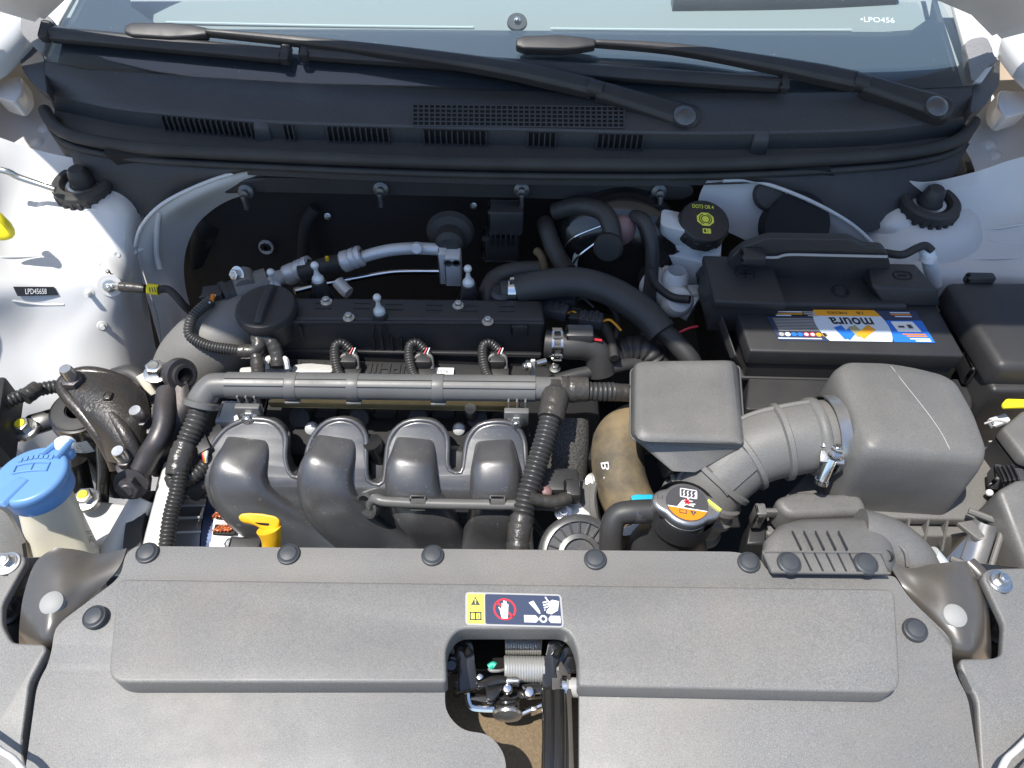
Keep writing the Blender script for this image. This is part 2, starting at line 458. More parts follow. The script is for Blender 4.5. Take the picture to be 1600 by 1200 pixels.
# left inner wing (picture left)
A = [
 [(-150, 175, .085), (-60, 195, .07), (0, 215, .05), (60, 235, .03), (130, 250, .025), (190, 262, .02), (260, 275, .01)],
 [(-150, 250, .075), (-60, 262, .05), (0, 268, .022), (60, 275, .005), (130, 280, .0), (190, 290, -.005), (240, 305, -.03)],
 [(-150, 320, .065), (-60, 325, .03), (0, 322, -.005), (60, 318, -.015), (130, 318, -.008), (195, 326, -.014), (232, 345, -.05)],
 [(-150, 370, .06), (-60, 372, .015), (0, 372, -.022), (60, 370, -.036), (130, 372, -.038), (192, 378, -.044), (226, 392, -.085)],
 [(-190, 425, .05), (-80, 428, .0), (0, 428, -.03), (60, 428, -.046), (130, 430, -.052), (190, 435, -.066), (226, 440, -.13)],
 [(-230, 460, .04), (-100, 462, -.01), (0, 462, -.042), (60, 464, -.062), (130, 466, -.075), (190, 472, -.095), (232, 480, -.16)],
 [(-340, 530, .01), (-170, 530, -.05), (0, 532, -.098), (60, 535, -.113), (130, 540, -.124), (192, 545, -.15), (245, 550, -.20)],
 [(-400, 620, -.05), (-190, 620, -.12), (0, 622, -.155), (60, 625, -.17), (130, 630, -.185), (200, 630, -.215), (270, 630, -.28)],
 [(-420, 740, -.15), (-200, 740, -.22), (0, 740, -.25), (60, 740, -.28), (130, 740, -.31), (210, 740, -.35), (290, 740, -.38)],
 [(-420, 900, -.3), (-200, 900, -.35), (0, 900, -.4), (60, 900, -.42), (130, 900, -.45), (210, 900, -.47), (290, 900, -.5)],
]
mb = MB('white').skin([PP(r) for r in A], 61, thick=-0.0012, sub=7); LWING = BVHTree.FromBMesh(mb.bm); mb.out('inner_wing', body, 60)
# right inner wing (picture right)
B = [
 [(1320, 275, .01), (1400, 280, .02), (1450, 285, .025), (1520, 270, .03), (1580, 250, .05), (1660, 230, .07), (1740, 215, .085)],
 [(1340, 320, -.03), (1395, 312, -.005), (1450, 310, .0), (1520, 300, .005), (1580, 295, .022), (1660, 285, .05), (1740, 275, .075)],
 [(1350, 365, -.05), (1392, 348, -.014), (1450, 340, -.008), (1515, 335, -.015), (1580, 335, -.005), (1660, 335, .03), (1740, 325, .065)],
 [(1362, 402, -.085), (1400, 385, -.044), (1450, 382, -.036), (1520, 378, -.034), (1580, 378, -.022), (1660, 376, .015), (1740, 370, .06)],
 [(1370, 445, -.13), (1400, 440, -.066), (1450, 432, -.052), (1520, 430, -.046), (1580, 430, -.03), (1660, 430, .0), (1740, 425, .05)],
 [(1380, 500, -.18), (1420, 500, -.14), (1470, 500, -.12), (1520, 500, -.11), (1580, 500, -.1), (1660, 500, -.05), (1740, 500, .02)],
 [(1380, 640, -.3), (1420, 640, -.27), (1470, 640, -.25), (1520, 640, -.22), (1580, 640, -.2), (1660, 640, -.15), (1740, 640, -.06)],
 [(1380, 900, -.45), (1420, 900, -.42), (1470, 900, -.4), (1520, 900, -.4), (1580, 900, -.38), (1660, 900, -.33), (1740, 900, -.25)],
]
mb = MB('white').skin([PP(r) for r in B], 61, thick=-0.0012, sub=7); RWING = BVHTree.FromBMesh(mb.bm); mb.out('inner_wing', body, 60)
# side pieces between wing and bulkhead
Lp = [
 [(405, 262, .03), (330, 285, .02), (262, 318, 0), (226, 352, -.03), (213, 392, -.07), (222, 440, -.12), (240, 500, -.17), (262, 580, -.24)],
 [(412, 268, .022), (338, 293, .012), (276, 325, -.01), (243, 356, -.04), (233, 395, -.08), (243, 442, -.13), (262, 500, -.18), (285, 580, -.25)],
 [(425, 282, .0), (352, 302, -.01), (305, 330, -.04), (280, 360, -.07), (268, 400, -.11), (272, 445, -.15), (290, 500, -.2), (310, 580, -.27)],
 [(440, 292, -.02), (365, 310, -.03), (322, 336, -.06), (300, 365, -.09), (288, 405, -.13), (290, 450, -.17), (305, 505, -.21), (330, 580, -.28)],
]
MB('white').skin([PP(r) for r in Lp], 50, thick=-0.001, sub=4).out('bulkhead_side', body, 60)
for xo in (0, 22):                                   # pressed ribs of that piece
    MB('white').tube(PP([(250 + xo, 330, -.012 - xo * .0012), (246 + xo, 350, -.033 - xo * .0014), (245 + xo, 395, -.082 - xo * .0014), (250 + xo, 420, -.105 - xo * .0014)]), 0.0042, 10).out('pressed_rib', body, 60)
mb = MB('white'); mb.tube(PP([(405, 260, .033), (330, 282, .024), (258, 316, .004), (222, 352, -.026), (211, 385, -.06)]), 0.0028, 8); mb.out('flange_edge', body, 60)
MB('steelblk').prism([p for p in fillet(PP([(318, 330, -.068), (335, 352, -.09), (322, 385, -.12), (300, 430, -.155), (296, 395, -.125), (300, 350, -.083)]), .02)], (0.01, 0.005, 0.0)).out('splash_shield', body)
Rp = [
 [(1105, 283, .03), (1180, 285, .025), (1260, 312, .01), (1330, 352, -.02), (1372, 392, -.05), (1395, 430, -.09)],
 [(1100, 290, .02), (1176, 292, .016), (1252, 322, .0), (1318, 360, -.03), (1355, 398, -.062), (1378, 440, -.1)],
 [(1092, 310, .0), (1150, 322, -.01), (1215, 345, -.03), (1275, 372, -.055), (1320, 410, -.09), (1350, 450, -.12)],
 [(1085, 350, -.035), (1130, 360, -.045), (1180, 382, -.065), (1240, 405, -.09), (1290, 435, -.12), (1330, 470, -.14)],
]
MB('white').skin([PP(r) for r in Rp], 50, thick=-0.001, sub=4).out('bulkhead_side', body, 60)
mb = MB('white'); mb.tube(PP([(1130, 282, .034), (1185, 284, .028), (1262, 312, .014), (1330, 350, -.014), (1372, 390, -.044), (1392, 420, -.08)]), 0.0028, 8); mb.out('flange_edge', body, 60)
o1 = P(1240, 350, -.022)
MB('dark').lathe([(0, 0.0), (S(46, o1), 0.0), (S(50, o1), 0.002), (S(50, o1), -0.03)], o1 + V((0, -.012, .008)), (0, -0.75, 0.66), 32).out('grommet_opening', body)
o2 = P(1200, 305, .006); mb = MB('rubber'); mb.lathe([(0, .006), (S(10, o2), .006), (S(22, o2), .003), (S(26, o2), -.004)], o2 + V((0, -.006, .006)), (0, -.75, .66), 20); mb.out('grommet', body)
# strut tops: turret cups of white metal with domes
for px, py in ((131, 302), (1452, 334)):
    c = P(px, py, -.022)
    MB('white').lathe([(S(120, c), -.045), (S(98, c), -.026), (S(84, c), -.006), (S(70, c), .006), (S(58, c), .011), (S(40, c), .012)], c, (0, -.04, 1), 40).out('strut_turret', body, 60)
# seams, studs and the black number sticker laid on the wing metal
for bv, pts in ((LWING, [(66, 358), (92, 350), (112, 340), (128, 330), (150, 326)]), (LWING, [(0, 402), (60, 400), (110, 395), (160, 384), (196, 372)]), (LWING, [(20, 470), (60, 476), (100, 476)]),
                (RWING, [(1500, 352), (1540, 358), (1600, 350)]), (RWING, [(1400, 398), (1450, 396), (1520, 404), (1600, 402)]), (RWING, [(1540, 372), (1570, 380), (1600, 378)])):
    MB('seam').tube([hit(bv, a, b, -.0004)[0] for a, b in pts], 0.0016, 8).out('sealed_seam', body, 60)
for bv, a, b in ((LWING, 107, 412), (LWING, 152, 412), (LWING, 182, 398), (RWING, 1501, 361)):
    p, n = hit(bv, a, b); MB('white').lathe([(.005, -.001), (.0045, .0006), (.002, .0006), (.0015, -.0004), (0, -.0004)], p, n, 16).out('spot_weld', body, 60)
for px, py in ((140, 452), (160, 503)):
    p, n = hit(LWING, px, py + 6); mb = MB('white'); ax = (n + V((0, -.25, .25))).normalized()
    mb.lathe([(0, -.004), (.0032, -.004), (.0032, .014), (.0028, .016), (0, .016)], p, ax, 12); mb.lathe([(.0075, -.001), (.006, .001), (0.003, .0014)], p, n, 16); mb.out('weld_stud', body)
q = [hit(LWING, a, b, .0016) for a, b in ((20, 448), (85, 448), (92, 461), (27, 462))]
nrm = sum((n for _, n in q), V()).normalized(); q = [p for p, _ in q]
mb = MB('p_black'); mb.prism(q, nrm * .0006)
mb.use('p_white'); cx = sum(q, V()) / 4
mb.text('LPD45658', cx + nrm * .0022, q[1] - q[0], nrm.cross(q[1] - q[0]), (q[1] - q[0]).length * .52, (q[0] - q[3]).length * .55)
mb.out('number_sticker', body)
# rear wing corners, folded brackets and bolts behind the strut tops
for sgn, pts, bp in ((1, [(-10, 150), (26, 160), (35, 205), (42, 245), (28, 278), (0, 292)], (87, 264)), (-1, [(1640, 150), (1578, 190), (1566, 235), (1556, 270), (1566, 300), (1600, 318)], (1497, 296))):
    c1 = [P(a, b, .06) for a, b in pts]
    dx = V((.010 * sgn, .01, -.016)); 
SC = []
for pts in ([[(-60, 88, .05), (30, 90, .05), (110, 96, .045)], [(-60, 150, .03), (40, 152, .03), (120, 160, .025)], [(-60, 215, .012), (50, 218, .012), (118, 225, .008)], [(-60, 285, -.005), (50, 290, -.006), (104, 292, -.010)]],
            [[(1490, 128, .045), (1570, 125, .05), (1660, 120, .05)], [(1485, 190, .025), (1560, 186, .03), (1660, 182, .03)], [(1518, 250, .010), (1570, 250, .012), (1660, 246, .012)], [(1536, 318, -.008), (1580, 318, -.006), (1660, 316, -.005)]]):
    mb = MB('white').skin([PP(r) for r in pts], 20, sub=5, thick=-.001); SC.append(BVHTree.FromBMesh(mb.bm)); mb.out('scuttle_side', body, 60)
for bv, dots, bp in ((SC[0], [(70, 200), (58, 222), (48, 242), (36, 262)], (86, 265)), (SC[1], [(1546, 226), (1556, 244), (1566, 264), (1574, 288)], (1552, 300))):
    for a, b in dots:
        p, n = hit(bv, a, b); mb = MB('white'); mb.lathe([(.011, -.001), (.008, .0035), (.004, .0055), (0, .006)], p, n, 16); mb.out('pressed_dimple', body, 60)
    p, n = hit(bv, *bp); mb = MB('white'); mb.lathe([(.024, -.002), (.0235, .002), (.0225, .003), (0, .003)], p, n, 28); mb.out('bolt_plate', body); bolt(body, p + n * .003, n, .0085)
# outer wings
for sgn in (1, -1):
    MB('white').skin([[(-sgn * (x - (0 if y < .95 else .060 if y < 1.1 else .072)), y, z + dz) for y, z in ((.15, .04), (.4, .075), (.7, .095), (.92, .108), (1.02, .12), (1.14, .13), (1.3, .15))] for x, dz in ((.775, -.03), (.772, -.004), (.785, .006), (.83, .012), (.88, -.02), (.90, -.10))], 30, sub=3, thick=.001).out('wing_panel', body, 60)
    rr = [(-20, 118), (15, 122), (32, 118), (36, 142), (22, 160), (-10, 150)] if sgn > 0 else [(1620, 140), (1582, 142), (1562, 140), (1558, 166), (1572, 184), (1610, 172)]
    MB('white').prism(fillet([P(a, b, .075) for a, b in rr], .012), (0, .01, -.03), bevel=.005).out('hinge_mount', body)
    # pillar outside the glass
    q = [(1478, -12), (1545, -12), (1562, 60), (1552, 100), (1530, 133), (1518, 133)] if sgn < 0 else [(62, -12), (128, -12), (98, 40), (80, 93), (64, 80), (50, 40)]
    MB('white').prism([Pw(a, b, -.012) for a, b in q], WSN * .008, bevel=.002).out('windscreen_pillar', body)

# ================================================================== bonnet, raised
hood = thing('car_bonnet', 'raised white bonnet whose underside corners show at the top of the picture', 'bonnet', (0, 0.95, 0.18))
HA = R(50); hd = V((0, -math.cos(HA), math.sin(HA))); hn = V((0, -math.sin(HA), -math.cos(HA)))      # hn points to the underside
hc = lambda u, v: V((u, 0, 0)) + V((0, 1.05, .158)) + hd * v
def hood_row(hw, v, up, lift, n=25):                    # one line across, higher in the middle and falling to the corners
    return [hc(a * hw, v) + V((0, -.045, .085)) * (up * (1 - abs(a) ** 7)) - hn * (lift * (1 - abs(a) ** 7)) for a in (-1 + 2 * i / (n - 1) for i in range(n))]
MB('whitehood').skin([hood_row(hw, v, up, l) for v, hw, up, l in ((-.012, .665, 1, .0), (.03, .71, 1, .01), (.10, .79, .97, .015), (.19, .80, .9, .02), (.31, .765, .7, .02), (.45, .74, .5, .03), (.68, .71, .2, .03), (.80, .64, .0, .02), (.84, .56, -.1, .01))], 25, sub=5, thick=.0015, resample=False).out('outer_skin', hood, 60)  # rear sides widened to throw shade on the upper left wing
MB('whitehood').skin([hood_row(hw, v, up, -l) for v, hw, up, l in ((-.005, .648, 1, .004), (.02, .66, 1, .014), (.07, .662, 1, .016), (.11, .64, .95, .004), (.4, .62, .6, .0), (.7, .57, .2, .0))], 25, sub=4, thick=.001, resample=False).out('inner_panel', hood, 60)
for sx in (-1, 1):
    MB('whitehood').tube([hc(sx * .66, .10) + hn * .004, hc(sx * .70, .3) + hn * .012, hc(sx * .68, .6) + hn * .012], .012, 14).out('edge_rib', hood, 60)

# ================================================================== windscreen
ws = thing('windscreen', 'greenish windscreen with wide black border above the cowl', 'windscreen', Pw(800, 130))
edge = [(71, 97), (98, 42), (132, -60), (800, -75), (1440, -60), (1466, 0), (1500, 70), (1519, 137), (1300, 148), (1040, 150), (800, 147), (540, 137), (330, 125), (135, 110)]
mb = MB('glassback'); mb.prism([Pw(a, b, 0) for a, b in edge], WSN * .0045); mb.use('glass')
for f in mb.bm.faces: f.normal_update(); f.material_index = 1 if f.normal.dot(WSN) > .9 else 0
mb.out('glass_pane', ws, 0)
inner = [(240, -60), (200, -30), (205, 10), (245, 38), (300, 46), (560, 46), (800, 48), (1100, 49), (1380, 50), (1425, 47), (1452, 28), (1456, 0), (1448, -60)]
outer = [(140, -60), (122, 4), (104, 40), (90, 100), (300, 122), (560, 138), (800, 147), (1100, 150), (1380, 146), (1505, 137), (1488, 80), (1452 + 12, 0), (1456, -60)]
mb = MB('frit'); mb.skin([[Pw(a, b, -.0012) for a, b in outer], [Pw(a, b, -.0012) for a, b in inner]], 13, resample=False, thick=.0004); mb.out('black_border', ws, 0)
mb = MB('p_pale'); c = Pw(1371, 31, .0047); xd = (Pw(1400, 32, 0) - Pw(1340, 30, 0)); yd = WSN.cross(xd)
mb.text('•LPO456', c, xd, yd * -1 if False else yd, xd.length * .88, S(9, c), .0002); mb.out('etched_code', ws, 0)
c = Pw(808, 33, -.004); mb = MB('p_dgrey'); mb.lathe([(S(16, c), -.004), (S(15, c), 0), (0, 0)], c, WSN, 24); mb.use('chrome'); mb.ball(c + WSN * .001, S(6, c)); mb.out('light_sensor', ws)
# dashboard beneath the glass
da = thing('dashboard', 'pale grey dashboard top seen through the windscreen', 'dashboard', Pw(800, 20, -.12))
mb = MB('dash'); mb.skin([[Pw(a, 140, -.03) for a in (60, 800, 1540)], [Pw(a, 40, -.045) for a in (20, 800, 1580)], [Pw(a, -20, -.07) for a in (-20, 800, 1620)], [Pw(a, -160, -.16) for a in (-80, 800, 1700)]], 20, sub=4, thick=-.01); mb.out('dash_top', da, 60)
mb = MB('p_pale'); mb.tube([Pw(260, 35, -.043), Pw(500, 40, -.043), Pw(740, 43, -.043)], .002, 8); mb.tube([Pw(860, 45, -.043), Pw(1100, 47, -.043), Pw(1330, 47, -.043)], .002, 8); mb.out('vent_strip', da)
mb = MB('loom')
mb.tube([Pw(1050, 6, -.05), Pw(1250, 2, -.05), Pw(1400, -8, -.05)], .02, 12, squash=.5); mb.out('instrument_hood', da)

# ================================================================== cowl
cw = thing('cowl_panel', 'wide black plastic cowl with vent grille below the windscreen', 'cowl', (0, .95, .05))
c0 = [Pw(a, b, .003) for a, b in [(71, 96), (135, 102), (330, 117), (540, 130), (800, 140), (1040, 143), (1300, 141), (1440, 137), (1518, 134)]]
c1 = [P(a, b, .076) for a, b in [(74, 143), (140, 158), (202, 169), (395, 186), (540, 192), (800, 199), (1040, 205), (1173, 205), (1355, 200), (1440, 191), (1515, 177)]]
cm = [a.lerp(b, .5) + V((0, 0, .004)) for a, b in zip(spline(c0, 40), spline(c1, 40))]
s0, s1 = spline(c0, 40), spline(c1, 40)
mb = MB('cowl'); mb.skin([s0, cm, s1], 40, sub=4, resample=False)
t1 = [p + V((0, -.002, -.003)) for p in s1]; t2 = [p + V((0, -.003, -.030)) for p in s1]
mb.skin([s1, t1, t2], 40, resample=False)
mb.out('upper_panel', cw, 30)
lip = [P(a, b, .056) for a, b in [(70, 172), (84, 196), (118, 214), (200, 229), (300, 237), (560, 249), (800, 256), (1100, 257), (1350, 245), (1450, 233), (1500, 217), (1522, 190)]]
sl = spline(lip, 60)
mb = MB('cowl'); mb.skin([[p + V((0, .006, .006)) for p in spline(t2, 60)], [p + V((0, .012, -.016)) for p in sl], [p + V((0, .004, -.002)) for p in sl], [p + V((0, .002, -.034)) for p in sl]], 60, resample=False); mb.out('trough', cw, 60)
mb = MB('rubber'); mb.tube(sl, .0085, 14, raw=True); mb.tube([p + V((0, -.004, -.0155)) for p in sl], .005, 10, raw=True); mb.out('bonnet_seal', cw, 60)
bot = [P(a, b, z) for a, b, z in [(84, 216, .035), (104, 246, .02), (135, 285, .0), (180, 315, -.02), (236, 337, -.03), (290, 306, -.005), (335, 285, .018), (402, 266, .035), (560, 270, .036), (800, 277, .036), (1060, 281, .034), (1168, 283, .03), (1264, 313, .005), (1330, 345, -.02), (1360, 362, -.032), (1420, 330, -.01), (1478, 290, .01), (1500, 252, .03), (1515, 225, .04)]]
top = [p + V((0, -.001, -.016)) for p in sl]
topx = {}
sb = spline(bot, 120)
st = []
for p in sb:                                           # each lower point hangs from the seal above it
    t_ = (p.x - sb[0].x) / (sb[-1].x - sb[0].x); st.append(t_)
spl = spline([q + V((0, 0, -.016)) for q in lip], 200)
tp = []
for p in sb:
    k = min(range(200), key=lambda i: abs(spl[i].x * (1.0) - (p.x * 1.0)) + (0 if abs(p.x) < .55 else .3 * abs(spl[i].y - p.y)))
    tp.append(spl[k])
mb = MB('black'); mb.skin([tp, [a.lerp(b, .35) + V((0, -.004, 0)) for a, b in zip(tp, sb)], sb], 120, resample=False, sub=3, thick=.0015); mb.out('front_skirt', cw, 60)
# end caps of the cowl, over the hinges
for q in ([(24, 62), (36, 52), (68, 88), (74, 146), (60, 138), (36, 112)], [(1563, 94), (1556, 92), (1520, 134), (1517, 178), (1540, 164), (1562, 132)]):
    MB('cowl').prism(fillet([P(a, b, .095) for a, b in q], .012), (0, .006, -.018), bevel=.005).out('end_cap', cw)
for q in ([(30, 50), (32, 22), (45, 12), (70, 22), (84, 30), (72, 62), (66, 86)], [(1508, 65), (1522, 58), (1544, 56), (1553, 84), (1562, 96), (1548, 98), (1520, 131), (1515, 100)]):
    MB('trimgrey').prism(fillet([Pw(a, b, .007) for a, b in q], .012), WSN * -.014, bevel=.004).out('corner_trim', cw)
# air intake grille: crossing bars over a dark sheet that stands in for shaded depth
gx = [645 + (975 - 645) * i / 38 for i in range(39)]
def cowl_at(px, f):                                    # a point of the cowl surface at a place across and down
    y0 = 165 + (px - 645) * .012; y1 = 198 + (px - 645) * .010
    return y0 + (y1 - y0) * f
def on_cowl(px, py, off=0.0):
    d = ray(px, py); best = None; bs = 9e9
    for i in range(39):
        for a, b in ((s0, cm), (cm, s1)):
            n = (a[i + 1] - a[i]).cross(b[i] - a[i]).normalized()
            if n.z < 0: n = -n
            p = CO + d * ((a[i] + n * off - CO).dot(n) / d.dot(n))
            v = (p - a[i]).dot((b[i] - a[i])) / (b[i] - a[i]).length_squared
            h = (p - a[i]).dot((a[i + 1] - a[i])) / (a[i + 1] - a[i]).length_squared
            e = max(0, -v, v - 1) + max(0, -h, h - 1)
            if e < bs: bs = e; best = (p, n)
    return best
gp = lambda a, f: on_cowl(a, cowl_at(a, f))
mb = MB('dark'); mb.flat([gp(645, 0)[0] + UP * .0012, gp(645, 1)[0] + UP * .0012, gp(975, 1)[0] + UP * .0012, gp(975, 0)[0] + UP * .0012]); mb.out('grille_shade_sheet', cw, 0)
mb = MB('cowl')
for a in gx:
    mb.box((gp(a, 0)[0] + gp(a, 1)[0]) / 2 + UP * .0022, ((.0021), (gp(a, 0)[0] - gp(a, 1)[0]).length, .003), frame_ := (V((1, 0, 0)), (gp(a, 0)[0] - gp(a, 1)[0]).normalized(), V((1, 0, 0)).cross((gp(a, 0)[0] - gp(a, 1)[0]).normalized())))
for k in range(6):
    mb.tube([gp(a, k / 5)[0] + UP * .0020 for a in (645, 755, 865, 975)], .0010, 6)
mb.out('intake_grille', cw, 0, kind='stuff')
# slats on the trough wall, over dark strips painting the shade between them
mbd, mbf = MB('dark'), MB('cowl')
def wall_at(px, dz):
    best = min(range(39), key=lambda i: abs((s1[i].x + s1[i + 1].x) / 2 - P(px, 200, .06).x)); a, b = s1[best], s1[best + 1]
    x = P(px, 205, .065).x; t_ = (x - a.x) / (b.x - a.x); p = a.lerp(b, t_); return p + V((0, -.0035, dz))
for x0, x1 in ((245, 390), (443, 458), (512, 608), (663, 760), (825, 868), (932, 1002)):
    mbd.flat([wall_at(x0, -.005), wall_at(x0, -.024), wall_at(x1, -.024), wall_at(x1, -.005)])
    n = max(2, int((x1 - x0) / 8.6))
    for i in range(n + 1):
        x = x0 + (x1 - x0) * i / n
        mbf.box(wall_at(x, -.0145) + V((0, -.002, 0)), (.0018, .005, .021))
    mbf.box((wall_at(x0, -.0255) + wall_at(x1, -.0255)) / 2, ((wall_at(x1, 0) - wall_at(x0, 0)).length, .008, .0022), frame(wall_at(x1, 0) - wall_at(x0, 0), (0, 0, 1)) and (((wall_at(x1, 0) - wall_at(x0, 0)).normalized()), V((0, 1, 0)), V((0, 0, 1))))
mbd.out('vent_shade_strips', cw, 0, kind='stuff'); mbf.out('vent_slats', cw, 0, kind='stuff')
for a, b in ((411, 193), (1187, 212)):                  # stubby catches standing at the trough edge
    p = P(a, b, .066); mb = MB('cowl'); k = S(1, p)
    mb.rings([[p + V((x * k * 13, y * k * 14 - .006, -.03)) for x, y in ((-1, -1), (1, -1), (1, 1), (-1, 1))], [p + V((x * k * 13, y * k * 14, .002)) for x, y in ((-1, -1), (1, -1), (1, 1), (-1, 1))], [p + V((x * k * 10, y * k * 10 + .004, .012)) for x, y in ((-1, -1), (1, -1), (1, 1), (-1, 1))]], bevel=.003); mb.out('catch', cw)
p = P(801, 268, .038); MB('p_amber').ball(p + V((0, -.006, 0)), .0016, n=8).out('paint_dot', cw)
for q in ([(60, 205), (128, 222), (140, 292), (84, 288)], [(1474, 240), (1540, 205), (1538, 300), (1484, 312)]):
    MB('black').prism([P(a, b, -.02) for a, b in q], (0, .01, -.03), bevel=.003).out('gap_backing', cw)  # dark backing added to fill the gap beside the skirt
for a, b in ((92, 238), (1490, 262)):
    MB('black').prism(fillet([P(a + x, b + y, .0) for x, y in ((-12, -14), (14, -24), (22, 8), (-6, 12))], .006), (0, 0.01, -.02), bevel=.002).out('drain_flap', cw)

# ================================================================== wipers
def wiper(label, blade, arm, head, joint, piv, off):
    t = thing('windscreen_wiper', label, 'wiper', Pw(*piv), 'wipers lying on the windscreen')
    b0, b1 = Pw(*blade[0], off * .5), Pw(*blade[1], off * .5)
    u = (b1 - b0).normalized(); sd = WSN.cross(u)
    if sd.y < 0: sd = -sd
    mb = MB('black'); sec = [(-.012, .0), (-.011, .008), (-.003, .012), (.003, .012), (.009, .006), (.011, 0.0)]
    mb.rings([[p + sd * a + WSN * h for a, h in sec] for p in (b0, b0.lerp(b1, .33), b0.lerp(b1, .66), b1)], bevel=.0015)
    for p in (b0, b1): mb.box(p + WSN * .005, (.014, .027, .016), (u, sd, WSN), bevel=.003)
    bl = mb.out('blade', t)
    mb = MB('rubber'); mb.box((b0 + b1) / 2 - WSN * .005 - sd * .003, ((b1 - b0).length * .99, .006, .013), (u, sd, WSN)); mb.out('squeegee', bl)
    pts = [Pw(a, b, h) for a, b, h in arm]
    mb = MB('black'); rr = [q for q in arm]
    n = 40; sp = spline(pts, n); ring = []
    for i, p in enumerate(sp):
        tg = (sp[min(i + 1, n - 1)] - sp[max(i - 1, 0)]).normalized(); s_ = WSN.cross(tg)
        if s_.y < 0: s_ = -s_
        f = i / (n - 1); wd = .0125 - .0085 * max(0, (f - .15) / .85) ** .8
        ring.append([p + s_ * (wd * a) + WSN * (h * (.5 + .5 * wd / .0125)) for a, h in ((-1.05, -.010), (-1, .003), (-.55, .008), (.55, .008), (1, .003), (1.05, -.008))])
    mb.rings(ring, bevel=.0012); mb.out('arm', t)
    jp, pv = Pw(*joint, .024), Pw(*piv, .020); u2 = (pv - jp).normalized(); s2 = WSN.cross(u2)
    mb = MB('black'); a0, a1 = jp + u2 * .008, pv + u2 * .010
    mb.rings([[p + s2 * (wd * a) + WSN * h for a, h in ((-1.1, -.014), (-1, .002), (-.6, .008), (.6, .008), (1, .002), (1.1, -.014))] for p, wd in ((a0, .013), (a0.lerp(a1, .6), .0155), (a1, .018), (a1 + u2 * .010, .012))], bevel=.002); mb.out('pivot_head', t)
    mb = MB('black'); mb.tube([jp - u2 * .006, jp + u2 * .014], .0115, 16, squash=1.0); mb.out('hinge', t)
    cpt = Pw(*piv, .029); mb = MB('gloss'); mb.lathe([(.0155, -.004), (.0150, .001), (.011, .0045), (.005, .0062), (0, .0066)], cpt, WSN, 28); mb.out('pivot_cap', t)
    h0, h1 = Pw(*head[0], off), Pw(*head[1], off); u3 = (h1 - h0).normalized(); s3 = WSN.cross(u3)
    mb = MB('black'); L_ = (h1 - h0).length
    mb.rings([[h0 + u3 * (L_ * f) + s3 * (wd * a) + WSN * h for a, h in ((-1, -.010), (-.9, .004), (.9, .004), (1, -.010))] for f, wd in ((0, .006), (.1, .011), (.55, .013), (.8, .010), (1, .006))], bevel=.0025); mb.out('blade_holder', t)
wiper('longer wiper whose arm crosses the middle of the cowl', ((76, 53), (448, 88)), [(926, 136, .024), (800, 108, .03), (640, 84, .03), (480, 65, .028), (322, 50, .026)], ((196, 47), (325, 51)), (925, 137), (1070, 180), .026)
wiper('right wiper with its round pivot cap at the cowl end', ((478, 82), (1222, 133)), [(1341, 126, .024), (1220, 102, .03), (1060, 76, .028), (930, 67, .026)], ((806, 68), (930, 68)), (1340, 127), (1464, 166), .026)

# ================================================================== strut top caps
for a, b, lab in ((130, 297, 'black rubber strut cap on the left tower, beside a thin washer pipe'), (1452, 327, 'black rubber strut cap on the right tower, behind the battery')):
    c = P(a, b - 10, .002); t = thing('strut_cap', lab, 'strut cap', c, 'rubber caps on the strut towers')
    k = S(1, c)
    mb = MB('rubber'); mb.lathe([(k * 34, -.010), (k * 44, -.010), (k * 46, -.004), (k * 46, .004), (k * 42, .007), (k * 33, .007), (k * 30, .003), (k * 30, -.002), (0, -.003)], c, (0, -.05, 1), 40)
    for i in range(22):
        an = i * 2 * math.pi / 22; mb.box(c + V((math.cos(an) * k * 43, math.sin(an) * k * 43, -.010)), (.006, .006, .010), bevel=.001)
    mb.out('ring', t)
    mb = MB('black'); mb.lathe([(k * 19, -.003), (k * 17, .010), (k * 14, .022), (k * 11, .025), (0, .025)], c, (0, -.05, 1), 24); mb.out('dome', t)
    mb = MB('zinc'); mb.lathe([(k * 27, -.002), (k * 25, .001), (k * 20, .001)], c, (0, 0, 1), 24); mb.out('nut_plate', t)
# thin washer pipe on the left wing and yellow tag
mb = MB('zinc'); mb.tube(PP([(-20, 262, .05), (12, 268, .045), (30, 277, .035), (86, 296, .02)]), .0042, 10)
mb.out('washer_pipe', smooth=60, label='thin grey pipe running to the left strut cap', cat='pipe')
mb = MB('ytag'); mb.tube(PP([(-25, 318, .05), (0, 340, .04), (14, 357, .02), (-4, 362, .015), (-25, 350, .03)]), .011, 12, squash=.45)
mb.out('yellow_strap', smooth=60, label='bright yellow strap end at the left edge of the white wing', cat='strap')

# ================================================================== bulkhead insulation
fw = thing('bulkhead_insulation', 'black sound insulation covering the bulkhead behind the engine', 'insulation', (0, .93, -.2))
mb = MB('felt'); mb.skin([[(-.55, .90, .055), (-.2, .905, .045), (.2, .905, .045), (.42, .90, .05)], [(-.52, .93, -.06), (-.2, .935, -.06), (.2, .935, -.06), (.5, .93, -.06)], [(-.5, .93, -.5), (-.2, .935, -.5), (.2, .935, -.5), (.6, .93, -.5)]], 30, sub=3, thick=.01); mb.out('main_pad', fw, 60)
mb = MB('black'); q = PP([(345, 292, .01), (420, 282, .02), (800, 287, .02), (1040, 290, .02), (1082, 292, .02), (1086, 308, .005), (1070, 320, -.005), (1010, 323, -.006), (800, 315, -.004), (420, 318, -.004), (340, 322, -.01)])
mb.prism(fillet([V((p.x, .885 + abs(p.x) * .01, p.z)) for p in q], .01), (0, .012, 0), bevel=.003); mb.out('top_flap', fw)
